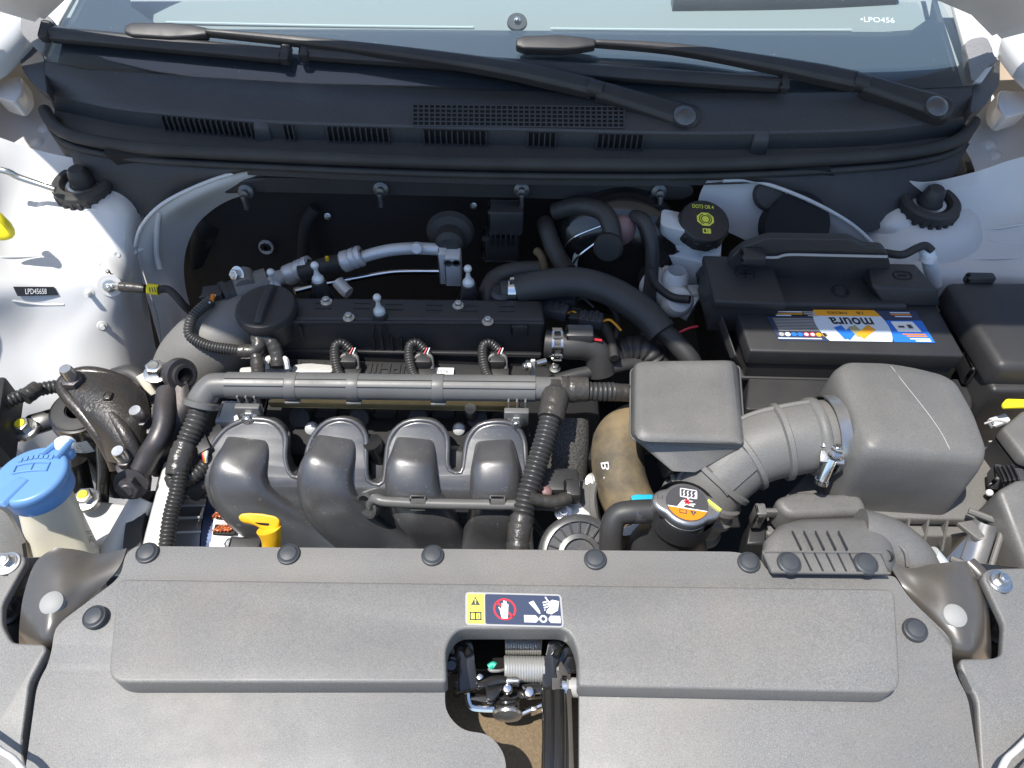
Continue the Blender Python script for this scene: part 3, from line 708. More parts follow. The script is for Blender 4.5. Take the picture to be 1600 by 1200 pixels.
for a, b in ((384, 300), (595, 296), (815, 297), (1030, 300)):
    p = Py(a, b, .882); mb = MB('gloss'); k = S(1, p); mb.lathe([(k * 13, -.004), (k * 12, .001), (k * 6, .003), (k * 6, .010), (0, .011)], p, (0, -1, .25), 20); mb.box(p + V((0, -.012, -.008)), (.007, .01, .022), bevel=.002); mb.out('push_pin', fw)
p = Py(416, 386, .915); mb = MB('p_grey'); mb.lathe([(S(12, p), 0), (S(11, p), .003), (0, .003)], p, (0, -1, .3), 24); mb.use('dark')
for i in range(6): mb.box(p + V((0, -.0035, .001)), (.0022, .002, .017), (V((math.cos(i * .52), 0, math.sin(i * .52))), V((0, 1, 0)), V((-math.sin(i * .52), 0, math.cos(i * .52)))))
mb.out('round_fastener', fw)
for a, b in ((512, 338), (740, 322)):
    p = Py(a, b, .92); bolt(fw, p, (0, -1, .3), .0035, name='stud')
mb = MB('felt'); mb.tube([Py(493, 325, .91), Py(478, 350, .905), Py(474, 400, .90), Py(478, 440, .89)], .009, 12); mb.out('seam_roll', fw)
# ================================================================== front cover over the radiator
def prof(y):                                            # the cover's gentle fall towards the bumper
    return 0.0 if y > .262 else (-(.262 - y) * .42 if y > .232 else -.0126 - (.232 - y) * .12)
def on_prof(px, py, lift=0.0):
    z = 0.0
    for _ in range(6): p = P(px, py, z + lift); z = prof(p.y)
    return P(px, py, z + lift)
cov = thing('radiator_cover', 'wide grained grey plastic cover along the front of the engine bay', 'radiator cover', (0, .25, -.04))
out_l = [(212, 853), (1152, 862), (1188, 872), (1198, 892), (1398, 900), (1422, 936), (1487, 998), (1487, 1038), (1512, 1086), (1530, 1200), (1536, 1270),
         (905, 1270), (906, 1020), (888, 982), (716, 982), (695, 1010), (695, 1112), (722, 1142), (764, 1146), (790, 1178), (793, 1270), (34, 1270), (40, 1200), (58, 1068), (80, 1024), (86, 978), (188, 902), (196, 866)]
rad = [.01, .012, .01, .006, .004, .01, .012, .01, .01, 0, 0, 0, .022, .022, .022, .022, .022, .018, .022, .022, 0, 0, 0, .01, .01, .012, .01, .01]
t = bmesh.new()
f = t.faces.new([t.verts.new(on_prof(a, b)) for a, b in [(0, 0)][:0]] + [t.verts.new(V((p.x, p.y, 0))) for p in fillet([on_prof(a, b) for a, b in out_l], rad)])
for c in (.262, .25, .232, .2):
    bmesh.ops.bisect_plane(t, geom=t.verts[:] + t.edges[:] + t.faces[:], plane_co=(0, c, 0), plane_no=(0, 1, 0))
gg = bmesh.ops.extrude_face_region(t, geom=t.faces[:])
for v in gg['geom']:
    if isinstance(v, bmesh.types.BMVert): v.co.z -= .012
for v in t.verts: v.co.z += prof(v.co.y)
bmesh.ops.recalc_face_normals(t, faces=t.faces)
es = [e for e in t.edges if e.calc_face_angle(0) > R(60)]
bmesh.ops.bevel(t, geom=es, offset=.0022, segments=3, profile=.5, affect='EDGES', clamp_overlap=True)
mb = MB('cover'); mb._add(t); mb.out('base_plate', cov, 30)
pan = [(184, 904), (1398, 920), (1408, 1082), (904, 1072), (904, 1018), (888, 982), (714, 982), (696, 1010), (698, 1066), (168, 1066)]
pr = [.008, .008, .014, .004, .022, .022, .022, .022, .004, .014]
mb = MB('cover'); pp = [P(a, b, .012) for a, b in pan]
mb.prism([p + V((0, 0, -.014 - .012)) for p in fillet(pp, pr)], (0, 0, .026), bevel=.004, seg=4); mb.out('raised_panel', cov, 40)
CLIP = mesh_of(MB('clip').lathe([(.0125, -.002), (.0125, .0008), (.0118, .0022), (.0112, .0024), (.0108, .0018), (.0100, .0022), (.0085, .0042), (.004, .0050), (0, .0052)], (0, 0, 0), (0, 0, 1), 28), 'push_clip')
for a, b in ((230, 864), (451, 866), (676, 868), (930, 874), (1170, 879)): put(CLIP, cov, P(a, b, .001), rot_to((random.uniform(-.06, .06), random.uniform(-.05, .05), 1)), .84, 'push_clip')
for a, b in ((148, 964), (1430, 984)): put(CLIP, cov, P(a, b, .001), rot_to((random.uniform(-.08, .08), -.05, 1)), .84, 'push_clip')
# scratch marks are left to the material; the warning label lies on the panel
L0 = [P(727, 925, .0124), P(877, 929, .0124), P(876, 978, .0124), P(727, 977, .0124)]
ux, uy = (L0[1] - L0[0]), (L0[0] - L0[3]); LW, LH = ux.length, uy.length; ux.normalize(); uy.normalize()
lab = MB('p_grey'); lp = lambda u, v, h=0: L0[3] + ux * (LW * u) + uy * (LH * v) + UP * h      # u, v from the lower left
lab.prism(fillet([lp(0, 0), lp(1, 0), lp(1, 1), lp(0, 1)], .004), UP * .0003)
lab.use('p_lime').flat([lp(.02, .05, .0004), lp(.195, .05, .0004), lp(.195, .95, .0004), lp(.02, .95, .0004)])
lab.use('p_navy').flat(fillet([lp(.205, .05, .0004), lp(.98, .05, .0004), lp(.98, .95, .0004), lp(.205, .95, .0004)], .002))
def ink(pts, m, h=.0006): lab.use(m).flat([lp(a, b, h) for a, b in pts])
def disc(cu, cv, r0, r1, m, h=.0006, n=36):
    ar = LW / LH
    for i in range(n):
        a, b = 2 * math.pi * i / n, 2 * math.pi * (i + 1) / n
        ink([(cu + math.cos(a) * r0, cv + math.sin(a) * r0 * ar), (cu + math.cos(a) * r1, cv + math.sin(a) * r1 * ar), (cu + math.cos(b) * r1, cv + math.sin(b) * r1 * ar), (cu + math.cos(b) * r0, cv + math.sin(b) * r0 * ar)] if r0 > 0 else [(cu, cv), (cu + math.cos(a) * r1, cv + math.sin(a) * r1 * ar), (cu + math.cos(b) * r1, cv + math.sin(b) * r1 * ar)], m, h)
ink([(.055, .60), (.155, .60), (.105, .86)], 'p_dgrey'); ink([(.10, .67), (.11, .67), (.113, .78), (.097, .78)], 'p_lime', .0008); ink([(.10, .63), (.11, .63), (.11, .655), (.10, .655)], 'p_lime', .0008)
for s_ in (-1, 1):
    cu = .105
    for a, b, c, d in ((0, .15, .008, .40), (.05, .36, .06, .40), (.047, .15, .062, .40), (0, .15, .060, .19), (0, .36, .05, .40)):
        ink([(cu + s_ * a, b), (cu + s_ * c, b), (cu + s_ * c, d), (cu + s_ * a, d)][::s_], 'p_dgrey')
lab.use('p_dgrey').text('i', lp(.132, .28, .0007), ux, uy, height=LH * .16, depth=0)
disc(.405, .5, .098, .118, 'p_red'); 
def bar(a, b, wd, m, h=.0006):
    ar = LW / LH; dx, dy = b[0] - a[0], (b[1] - a[1]) / ar; l = math.hypot(dx, dy); nx, ny = -dy / l * wd / 2, dx / l * wd / 2 * ar
    ink([(a[0] + nx, a[1] + ny), (a[0] - nx, a[1] - ny), (b[0] - nx, b[1] - ny), (b[0] + nx, b[1] + ny)], m, h)
bar((.325, .70), (.37, .60), .022, 'p_red'); bar((.44, .40), (.49, .28), .022, 'p_red')
ink([(.372, .22), (.432, .22), (.440, .45), (.440, .56), (.375, .56), (.352, .48)], 'p_white', .0008)
for x0, y1 in ((.380, .68), (.399, .76), (.418, .74), (.436, .66)): bar((x0, .5), (x0 + .002, y1), .013, 'p_white', .0008)
bar((.365, .44), (.345, .56), .013, 'p_white', .0008)
# fan blades, hub and hand
ink([(.60, .13), (.72, .13), (.745, .20), (.745, .26), (.72, .34), (.60, .34)], 'p_white'); ink([(.85, .20), (.87, .13), (.97, .13), (.97, .34), (.87, .34), (.85, .26)], 'p_white')
ink([(.655, .72), (.705, .78), (.765, .48), (.768, .38), (.745, .42)], 'p_white')
disc(.795, .24, .022, .040, 'p_white'); 
ink([(.83, .42), (.88, .38), (.95, .50), (.97, .78), (.90, .82), (.86, .74)], 'p_white', .0008)
for k in range(4): bar((.865 - k * .006, .78 - k * .09), (.80 + k * .004, .72 - k * .075), .016, 'p_white', .0009)
bar((.85, .80), (.83, .90), .014, 'p_white', .0009); bar((.80, .40), (.86, .60), .012, 'p_navy', .0010)
lab.out('warning_label', cov, 0)

# shiny brackets at both ends
def bracket(label, prof3, plug):
    t = thing('support_bracket', label, 'bracket', prof3[0][0], 'painted brackets at the ends of the cover')
    mb = MB('brackets'); mb.skin(prof3, 24, sub=6, thick=-.002); mb.out('shell', t, 60)
    mb = MB('pad'); k = S(1, plug); mb.lathe([(k * 20, -.003), (k * 18, .001), (k * 12, .003), (0, .0035)], plug, (0, -.15, 1), 24, ); mb.out('plug', t)
bracket('shiny dark bracket with round grey plug at the left end of the cover',
    [PP([(88, 856, -.004), (125, 862, -.010), (155, 868, -.014), (200, 858, -.008)]),
     PP([(58, 880, -.006), (96, 888, -.001), (132, 900, -.006), (185, 890, -.010)]),
     PP([(40, 930, -.010), (84, 936, -.002), (108, 945, -.008), (140, 935, -.014)]),
     PP([(34, 975, -.018), (72, 976, -.006), (92, 975, -.008), (110, 970, -.014)]),
     PP([(33, 1004, -.035), (66, 1007, -.018), (84, 1005, -.018), (100, 1000, -.02)]),
     PP([(34, 1030, -.07), (68, 1032, -.06), (86, 1030, -.06), (102, 1030, -.06)])], P(81, 942, -.0015))
bracket('shiny blue grey bracket with round grey plug at the right end of the cover',
    [PP([(1382, 872, -.010), (1420, 890, -.012), (1455, 884, -.008), (1500, 878, -.004), (1510, 884, -.016)]),
     PP([(1402, 905, -.014), (1430, 915, -.012), (1470, 908, -.001), (1518, 912, -.006), (1530, 918, -.024)]),
     PP([(1430, 940, -.016), (1455, 950, -.008), (1490, 948, -.002), (1530, 950, -.010), (1541, 955, -.03)]),
     PP([(1465, 985, -.016), (1485, 990, -.008), (1510, 990, -.006), (1536, 990, -.018), (1544, 990, -.04)]),
     PP([(1482, 1020, -.022), (1495, 1022, -.018), (1518, 1024, -.018), (1538, 1024, -.035), (1546, 1020, -.055)]),
     PP([(1486, 1045, -.06), (1500, 1048, -.06), (1520, 1050, -.06), (1540, 1050, -.07), (1548, 1050, -.08)])], P(1492, 962, -.0015))
# side panels beside the cover, with bolts and lamp corners
def side_panel(label, pts, bolts, r=.012):
    t = thing('lamp_cover', label, 'lamp cover', P(*pts[0], -.02), 'grey covers above the lamps')
    mb = MB('cover'); mb.prism([p + V((0, 0, -.010)) for p in fillet([P(a, b, -.006 if b < 1045 else -.006 - (b - 1045) * .00012) for a, b in pts], r)], (0, 0, .010), bevel=.003, seg=3); mb.out('panel', t, 40)
    for a, b in bolts:
        p = P(a, b, -.006); mb = MB('zinc'); mb.lathe([(S(19, p), 0), (S(19, p), .0015), (S(12, p), .002), (0, .002)], p, (0, 0, 1), 24); mb.out('washer', t)
        bolt(t, p + UP * .002, (.1, -.1, 1), S(10, p))
side_panel('grey cover at the left edge with a bolt near the bracket', [(-60, 858), (30, 862), (42, 874), (3, 944), (3, 976), (18, 1004), (68, 1006), (73, 1014), (45, 1067), (33, 1165), (40, 1205), (-60, 1215)], [(12, 881)], .006)
side_panel('grey cover at the right edge with a bolt near the bracket', [(1660, 885), (1546, 888), (1533, 898), (1569, 974), (1566, 1022), (1554, 1028), (1502, 1029), (1500, 1037), (1512, 1064), (1527, 1092), (1534, 1215), (1660, 1225)], [(1561, 909)], .006)
for lab_, pts in (('pale lamp edge strip in the lower left corner', [(-40, 1140, .002), (0, 1172, .002), (22, 1186, .002), (44, 1212, 0)]), ('pale lamp edge strip in the lower right corner', [(1560, 1215, .002), (1572, 1187, .004), (1592, 1168, .004), (1640, 1120, .004)])):
    mb = MB('seam'); mb.tube(PP(pts), .004, 10, squash=.6); mb.out('lamp_edge', smooth=60, label=lab_, cat='headlamp', group='lamp edges in the lower corners')
mb = MB('trimgrey'); mb.skin([PP([(1580, 1225, -.004), (1600, 1190, -.002), (1660, 1140, -.002)]), PP([(1640, 1260, -.012), (1680, 1230, -.012), (1720, 1190, -.012)])], 10, thick=-.004); mb.out('headlamp_lens', smooth=60, label='sliver of lamp lens beyond the strip in the lower right corner', cat='headlamp')
# dark pockets between cover and brackets: frame rails of painted steel
for lab_, pts, ring in (('black painted frame rail in the gap at the left end', [(-30, 870), (70, 868), (60, 1010), (-30, 1015)], (12, 955)), ('black painted frame rail in the gap at the right end', [(1505, 875), (1640, 890), (1620, 1040), (1530, 1030)], (1558, 985))):
    t = thing('frame_rail', lab_, 'frame rail', P(*pts[0], -.06), 'frame rails below the lamp covers')
    mb = MB('steelblk'); mb.prism([P(a, b, -.055) for a, b in pts], (0, 0, -.02), bevel=.004); mb.out('rail', t)
    p = P(*ring, -.05); bolt(t, p, (0, -.3, 1), .008, True)
    a = -1 if ring[0] < 800 else 1
    mb = MB('brackets'); mb.tube([P(800 + a * x, y, -.03) for x, y in ((712, 880), (735, 905), (738, 930))] if a > 0 else PP([(52, 878, -.03), (36, 905, -.03), (30, 925, -.03)]), .008, 12); mb.out('bent_flange', t)

# ================================================================== bonnet latch and the recess behind the notch
fl = MB('brown'); q = [(640, 1075, -.095), (960, 1075, -.095), (960, 1300, -.10), (640, 1300, -.10)]
fl.prism(PP(q), (0, 0, -.01), bevel=.002); fl.out('beam_cover', smooth=30, label='dusty brown panel lying below the latch opening', cat='panel')
bk = MB('steelblk'); y_ = P(800, 1060, -.095).y
bk.box((0, y_ + .045, -.07), (.22, .004, .09), bevel=.001); bk.box((0, y_ + .03, -.088), (.22, .05, .004)); 
bk.out('latch_panel', smooth=30, label='black painted cross panel carrying the latch springs', cat='panel')
la = thing('bonnet_latch', 'bonnet latch of black brackets, pale coil spring and striker in the cover notch', 'latch', P(800, 1060, -.07))
def lz(px, py, z=-.045): return P(px, py, z)
for pts in ([(708, 1002), (730, 1000), (739, 1006), (741, 1030), (746, 1066), (752, 1070), (748, 1078), (716, 1086), (714, 1040), (708, 1020)], [(856, 1004), (864, 1001), (885, 1002), (878, 1016), (874, 1030), (868, 1050), (876, 1078), (870, 1090), (846, 1076), (848, 1060), (852, 1030)]):
    mb = MB('steelblk'); mb.prism([p - UP * .004 for p in fillet([lz(a, b, -.032 - (b - 1000) * .0002) for a, b in pts], .003)], (0, .001, .006), bevel=.0022); mb.out('side_plate', la)
for pts in ([(718, 1010), (728, 1014), (733, 1024)], [(866, 1010), (872, 1016), (868, 1026)]):
    mb = MB('steelblk'); mb.tube([lz(a, b, -.030) for a, b in pts], .004, 10); mb.out('pressed_rib', la)
def coil(a, b, r, wire, turns):
    L_ = (b - a); x, y, z = frame(L_); pts = []
    for i in range(turns * 12 + 1):
        an = 2 * math.pi * i / 12; pts.append(a + L_ * (i / (turns * 12)) + (x * math.cos(an) + y * math.sin(an)) * r)
    return pts
mb = MB('spring'); mb.tube(coil(lz(789, 1045, -.05), lz(852, 1046, -.05), .0105, 0, 15), .00135, 6, raw=True)
mb.tube([lz(789, 1046, -.05), lz(780, 1048, -.045), lz(768, 1048, -.043), lz(764, 1045, -.044)], .0014, 6); mb.tube([lz(852, 1045, -.05), lz(862, 1044, -.045), lz(874, 1045, -.042)], .0018, 6); mb.out('coil_spring', la)
mb = MB('spring'); mb.tube(coil(lz(790, 1007, -.06), lz(846, 1008, -.06), .0085, 0, 15), .0012, 6, raw=True); mb.out('coil_spring', la)
mb = MB('p_green'); mb.tube([lz(764, 1043, -.043), lz(770, 1039, -.042), lz(774, 1041, -.042)], .003, 8); mb.out('cable_end', la)
p = lz(892, 1033, -.045); mb = MB('steelblk'); mb.hexbolt(p, (.05, -.6, .8), .0085); mb.lathe([(.014, -.001), (.013, .001), (0, .001)], p, (.05, -.6, .8), 20); mb.out('hex_bolt', la)
p = lz(706, 1033, -.05); mb = MB('steelblk'); mb.hexbolt(p, (.05, -.6, .8), .0085); mb.out('hex_bolt', la)
mb = MB('p_grey'); mb.tube([lz(876, 1073, -.05), lz(912, 1075, -.05)], .0085, 16); mb.out('spacer_tube', la)
mb = MB('chrome'); mb.lathe([(.0085, 0), (.011, .002), (.011, .006), (.0085, .008)], lz(874, 1073, -.05), lz(912, 1075, -.05) - lz(876, 1073, -.05), 20); mb.out('collar', la)
mb = MB('steelblk'); mb.tube([lz(712, 1070, -.055), lz(722, 1072, -.055)], .010, 16); mb.use('chrome'); mb.lathe([(.008, 0), (.008, .004), (0, .004)], lz(712, 1068, -.05), (-.3, -.3, 1), 16); mb.out('end_bush', la)
# levers and links
def link(pts, z0, th, m='steelblk', name='lever', r=.003):
    mb = MB(m); mb.prism([p - UP * th for p in fillet([lz(a, b, z0) for a, b in pts], r)], UP * th, bevel=th * .3); mb.out(name, la)
link([(744, 1066), (764, 1056), (784, 1054), (812, 1062), (812, 1072), (786, 1066), (760, 1072), (746, 1076)], -.040, .006, 'steelblk')
link([(790, 1058), (806, 1056), (814, 1060), (812, 1066), (790, 1066)], -.036, .005, 'zinc', 'catch_plate')
link([(758, 1068), (788, 1070), (776, 1090), (768, 1096), (760, 1094)], -.046, .010, 'steelblk', 'catch_hook')
link([(728, 1080), (760, 1086), (800, 1080), (846, 1078), (856, 1088), (800, 1092), (770, 1100), (730, 1092)], -.058, .006, 'steelblk', 'lower_lever')
link([(812, 1070), (836, 1066), (852, 1070), (850, 1082), (826, 1084)], -.05, .006, 'steelblk', 'lever')
link([(840, 1064), (872, 1060), (874, 1074), (846, 1078)], -.05, .007, 'steelblk', 'lever')
for px, py, r in ((793, 1076, .0042), (827, 1082, .0045), (750, 1058, .003)):
    p = lz(px, py, -.043); mb = MB('chrome'); mb.lathe([(r * 1.2, -.003), (r * 1.15, 0), (r * .8, .002), (0, .0025)], p, (0, -.1, 1), 20); mb.out('rivet', la)
mb = MB('chrome'); mb.tube([lz(730, 1082, -.056), lz(732, 1096, -.06), lz(740, 1106, -.062), lz(772, 1108, -.064)], .0032, 8); mb.out('wire_link', la)
mb = MB('chrome'); mb.tube([lz(886, 1084, -.056), lz(840, 1104, -.06), (lz(812, 1116, -.064))], .0025, 8); mb.out('wire_link', la)
mb = MB('steelblk'); mb.tube(coil(lz(793, 1092, -.06), lz(793, 1113, -.066), .0095, 0, 4), .0024, 8, raw=True); mb.out('release_spring', la)
p = lz(793, 1118, -.062); mb = MB('capm'); mb.lathe([(.0125, -.003), (.0132, -.001), (.0125, .001), (.007, .002), (0, .0035)], p, (0, -1, .10), 28); mb.out('striker_disc', la)
mb = MB('zinc'); mb.box(lz(834, 1110, -.062), (.006, .004, .012), bevel=.001); mb.out('tab', la)
st = thing('prop_lever', 'two glossy black lever tubes running forward from the latch', 'lever', lz(870, 1100, -.06))
for x in (858, 873):
    mb = MB('steelblk'); mb.tube([lz(x - 1, 1082, -.042), lz(x, 1110, -.040), lz(x, 1180, -.036), lz(x - 2, 1270, -.034)], .0062 if x < 870 else .0066, 14); mb.out('lever_tube', st)
mb = MB('brackets'); mb.box(lz(879, 1160, -.044), (.018, .14, .003), bevel=.001); mb.out('lever_plate', st)
# ================================================================== engine: block, head cover, timing cover
eng = thing('engine', 'four cylinder engine with long black head cover, cast timing cover and oil cap', 'engine', (-.1, .62, -.3))
zt = -.03
mb = MB('dark'); mb.box((-.10, .60, -.30), (.42, .17, .40), bevel=.01); mb.out('block', eng)
top = [(398, 463), (846, 468), (852, 500), (395, 498)]
tp = PP(top, zt); fr = [P(852, 500, zt), P(395, 498, zt)]
lo = [V((tp[1].x + .004, fr[0].y - .016, -.105)), V((tp[0].x - .004, fr[1].y - .016, -.105))]
back_lo = [tp[0] + V((0, .01, -.07)), tp[1] + V((0, .01, -.07))]
mb = MB('black'); mb.rings([[back_lo[0], back_lo[1], lo[0], lo[1]], tp], bevel=.005, seg=4); mb.out('head_cover', eng, 40)
mb = MB('black')                                       # upper step, lower flange and vertical ribs of the cover front
mb.tube([P(400, 503, zt - .002), P(850, 505, zt - .002)], .0022, 8)
def front(px, f): a, b = P(px, 500, zt), 0; return V((a.x * (1 + .012 * f), fr[0].y - .016 * f - .0015, zt - .058 * f))
mb.box((front(400, .82) + front(850, .82)) / 2, ((front(850, 0) - front(400, 0)).length, .006, .006), bevel=.002)
for a in (582, 596, 611, 626): mb.box(front(a, .68), (.0022, .006, .032), bevel=.0007)
mb.box(front(812, .22), (S(26, front(800, .2)), .008, .018), bevel=.002)
mb.box(front(470, .55), (.0025, .004, .05)); mb.out('cover_ribs', eng)
mb = MB('black')
for k, (a, b) in enumerate(((505, 478), (560, 478), (615, 480), (672, 481), (730, 482), (785, 483))):
    for j in range(2): mb.box(P(a + (k * 5) % 9, b - 5 + j * 8, zt + .0006), (S(26, P(a, b, zt)), .0016, .0016), bevel=.0004)
mb.out('moulded_lines', eng)
for a, b in ((510, 472), (545, 497), (716, 478), (762, 503), (867, 576)):
    bolt(eng, P(a, b, zt if b < 560 else -.08), (0, 0, 1), .0048)
def ball_stud(px, py, ped):                            # black ribbed pedestal with a pale ball stud on top
    b = P(px, py, ped); k = S(1, b); mb = MB('black')
    mb.lathe([(k * 17, -.03), (k * 14, .0), (k * 11, .026), (k * 9, .027), (0, .027)], b, (0, 0, 1), 20)
    for i in range(8):
        an = i * math.pi / 4; d = V((math.cos(an), math.sin(an), 0)); mb.rings([[b + d * k * 6 + V((-d.y, d.x, 0)) * s_ * .001 + V((0, 0, h)) for s_, h in ((-1, -.03), (1, -.03), (1, .024), (-1, .024))], [b + d * k * (21) + V((-d.y, d.x, 0)) * s_ * .001 + V((0, 0, h)) for s_, h in ((-1, -.03), (1, -.03), (1, -.004), (-1, -.004))]])
    pd = mb.out('stud_pedestal', eng)
    mb = MB('alu'); mb.lathe([(k * 9, .026), (k * 9, .031), (k * 7.5, .033), (k * 5, .036), (k * 3.2, .042), (k * 3, .047)], b, (0, 0, 1), 18); mb.ball(b + V((0, 0, .052)), k * 6.2, n=16); mb.out('ball_stud', pd)
ball_stud(597, 512, -.050); ball_stud(503, 462, -.052); ball_stud(733, 467, -.052); ball_stud(437, 472, -.065)
# ignition coil rail with raised capitals, read from the other side
rz = -.085; q = [(420, 558), (860, 572), (868, 604), (415, 592)]
mb = MB('black'); mb.prism([p - UP * .02 for p in fillet(PP(q, rz), .01)], (0, 0, .02), bevel=.003); mb.out('coil_rail', eng)
mb = MB('black'); xd = (P(440, 575, rz) - P(640, 579, rz))
mb.text('POWER', P(500, 573, rz + .0005), xd, (0, -1, 0), S(95, P(500, 577, rz)), .017, .0012, .02); mb.text('UPHILL', P(600, 576, rz + .0005), xd, (0, -1, 0), S(95, P(600, 577, rz)), .017, .0012, .02)
mb.out('raised_letters', eng)
for pts in ([(415, 571), (448, 569), (458, 575), (440, 590), (414, 590)], [(458, 571), (480, 568), (520, 571), (520, 582), (455, 582)]):
    mb = MB('cast'); mb.prism([p - UP * .003 for p in fillet(PP(pts, rz + .004), .004)], (0, 0, .004), bevel=.001); mb.out('coil_plate', eng)
mb = MB('p_white'); c = P(678, 580, rz + .004); mb.box(c, (S(62, c), .012, .0006), bevel=.0002); mb.use('p_dgrey').text('8V56', c + V((.011, 0, .0004)), (-1, 0, 0), (0, -1, 0), .014, .006, 0); mb.out('white_sticker', eng, 0)
# oil filler cap
c = P(419, 490, -.030); k = S(1, c); mb = MB('black'); ax = V((-.05, -.05, 1))
mb.lathe([(k * 40, -.03), (k * 42, -.002), (k * 46, .0), (k * 47, .003), (k * 47, .011), (k * 45, .014), (k * 40, .0155), (k * 37, .015), (0, .016)], c, ax, 44); cap = mb.out('oil_cap', eng, 40)
x, y, z = frame(ax); mb = MB('black'); hd2 = V((.08, 1, 0)).normalized()
mb.rings([[c + hd2 * (k * a) + V((b * k * w_, 0, 0)) + V((0, 0, .013 + h)) for b, h in ((-1, 0), (-.7, hh), (.7, hh), (1, 0))] for a, w_, hh in ((-40, 6.5, .004), (-25, 7, .008), (10, 8, .011), (36, 9, .010), (42, 9, .003))], bevel=.0015); mb.out('cap_grip', cap)
# cast timing cover at the left end
mb = MB('timing')
mb.tube([P(400, 500, -.072), P(362, 520, -.080), P(325, 548, -.10), P(300, 590, -.14), P(296, 660, -.20)], lambda t: .040 + .012 * math.sin(t * 2.6), 32, steps=36)
mb.out('timing_cover', eng, 60)
mb = MB('timing'); mb.tube([P(392, 500, -.06), P(430, 505, -.055), P(470, 520, -.07)], .022, 20); mb.out('filler_neck', eng, 60)
# bright head casting below the loom and the yellow oily strip
mb = MB('oilalu'); mb.box((P(452, 632, -.075) + P(780, 634, -.075)) / 2 + V((0, .006, 0)), (.30, .02, .012), bevel=.004); mb.out('head_edge', eng)
mb = MB('cast'); mb.box(P(375, 650, -.075), (.05, .035, .02), bevel=.006); mb.out('casting_boss', eng); mb = MB('cast'); mb.prism(fillet(PP([(375, 574), (400, 572), (412, 590), (372, 592)], -.08), .004), (0, 0, -.02), bevel=.002); mb.out('casting_lug', eng)
for k in range(4):
    c = P(470 + k * 92, 655, -.10); mb = MB('black'); mb.lathe([(.016, -.03), (.016, .0), (.012, .006), (0, .006)], c, (0, -.5, .8), 20); mb.box(c + V((.03, .01, -.004)), (.028, .02, .02), bevel=.003); mb.out('injector_seat', eng)
mb = MB('zinc'); mb.lathe([(.007, -.02), (.007, .004), (0, .004)], P(735, 640, -.07), (0, -.3, 1), 14); mb.out('injector', eng)
for a, b in ((486, 670), (717, 671)): 
    p = P(a, b, -.095); mb = MB('alu'); mb.lathe([(.008, -.004), (.007, .002), (.004, .004), (0, .004)], p, (0, -.7, .7), 16); mb.out('round_plug', eng)

# ================================================================== intake manifold
MO, MN = V((0, .526, -.05)), V((0, .08, .106)).cross(V((1, 0, 0))).normalized()
MN = MN if MN.z > 0 else -MN
MD = V((0, -.106, -.08)).normalized(); ML = .133       # down the slope of the manifold
def bend(p):                                            # the runners swell towards the front before they drop away
    s_ = min(1.25, max(-.1, (p - MO).dot(MD) / ML)); return .022 * max(0, math.sin(math.pi * min(1, max(0, s_)) ** 1.25)) ** 1.2 - .02 * max(0, s_ - .9)
def Pm0(px, py, off=0.0): return Pn(px, py, MO + MN * off, MN)
def Pm(px, py, off=0.0): p = Pm0(px, py, off); return p + MN * bend(p)
man = thing('intake_manifold', 'glossy black intake manifold with four swept runners in front of the engine', 'intake manifold', (-.1, .44, -.16))
shell = [(328, 735), (332, 700), (352, 672), (385, 657), (425, 660), (446, 680), (449, 712), (460, 735), (478, 735), (486, 690), (505, 664), (530, 656), (556, 662), (572, 682), (574, 715), (578, 742), (592, 748),
         (604, 744), (608, 690), (625, 666), (650, 658), (680, 662), (698, 682), (700, 722), (708, 731), (724, 731), (730, 690), (746, 668), (772, 661), (800, 664), (818, 685), (822, 730), (830, 800), (836, 880), (440, 880), (408, 852), (365, 815), (338, 778)]
sp = [Pm0(a, b, .006) for a, b in shell]
mb = MB('gloss'); mb.prism([p - MN * .024 for p in fillet(sp, .008)], MN * .024, bevel=.0025, seg=3)
for k in range(16): bmesh.ops.bisect_plane(mb.bm, geom=mb.bm.verts[:] + mb.bm.edges[:] + mb.bm.faces[:], plane_co=MO + MD * (ML * (-.05 + k * .08)), plane_no=MD)
for v in mb.bm.verts: v.co += MN * bend(v.co)
mb.out('flange_shell', man, 40)
# lip that runs round the arches
mb = MB('gloss'); mb.tube([p - MN * .003 for p in spline([Pm(a, b, .006) for a, b in shell[:35]], 160)], .0034, 8, raw=True); mb.out('arch_lip', man, 60)
def runner(path, w0, n=26):
    pts = spline([Pm(a, b, h) for a, b, h in path], 44); mb = MB('gloss'); rings = []
    for i, p in enumerate(pts):
        tg = (pts[min(i + 1, 43)] - pts[max(i - 1, 0)]).normalized(); s_ = tg.cross(MN).normalized(); nn = s_.cross(tg); nn = nn if nn.dot(MN) > 0 else -nn
        f = i / 43; w_ = w0 * (.92 + .22 * min(1, f * 5)) * (1 + .24 * f); hh = .019 * min(1, .35 + f * 4)
        ring = []
        for j in range(n):
            a = 2 * math.pi * j / n; ca, sa = math.cos(a), math.sin(a)
            ring.append(p + s_ * (w_ * (abs(ca) ** .7) * (1 if ca > 0 else -1)) + nn * (hh * (abs(sa) ** .72) * (1 if sa > 0 else -1)))
        rings.append(ring)
    mb.rings(rings); return mb.out('runner', man, 60)
runner([(391, 686, .002), (388, 705, .006), (382, 740, .008), (398, 775, .008), (440, 812, .008), (505, 850, .006), (560, 885, .004)], .0265)
runner([(527, 684, .002), (523, 705, .006), (514, 740, .008), (526, 778, .008), (556, 815, .008), (592, 850, .006), (620, 885, .004)], .0250)
runner([(650, 686, .002), (648, 706, .006), (646, 740, .008), (655, 775, .008), (676, 805, .008), (684, 845, .006), (680, 885, .004)], .0240)
runner([(773, 689, .002), (774, 709, .006), (775, 745, .008), (774, 790, .008), (766, 830, .008), (760, 885, .004)], .0235)
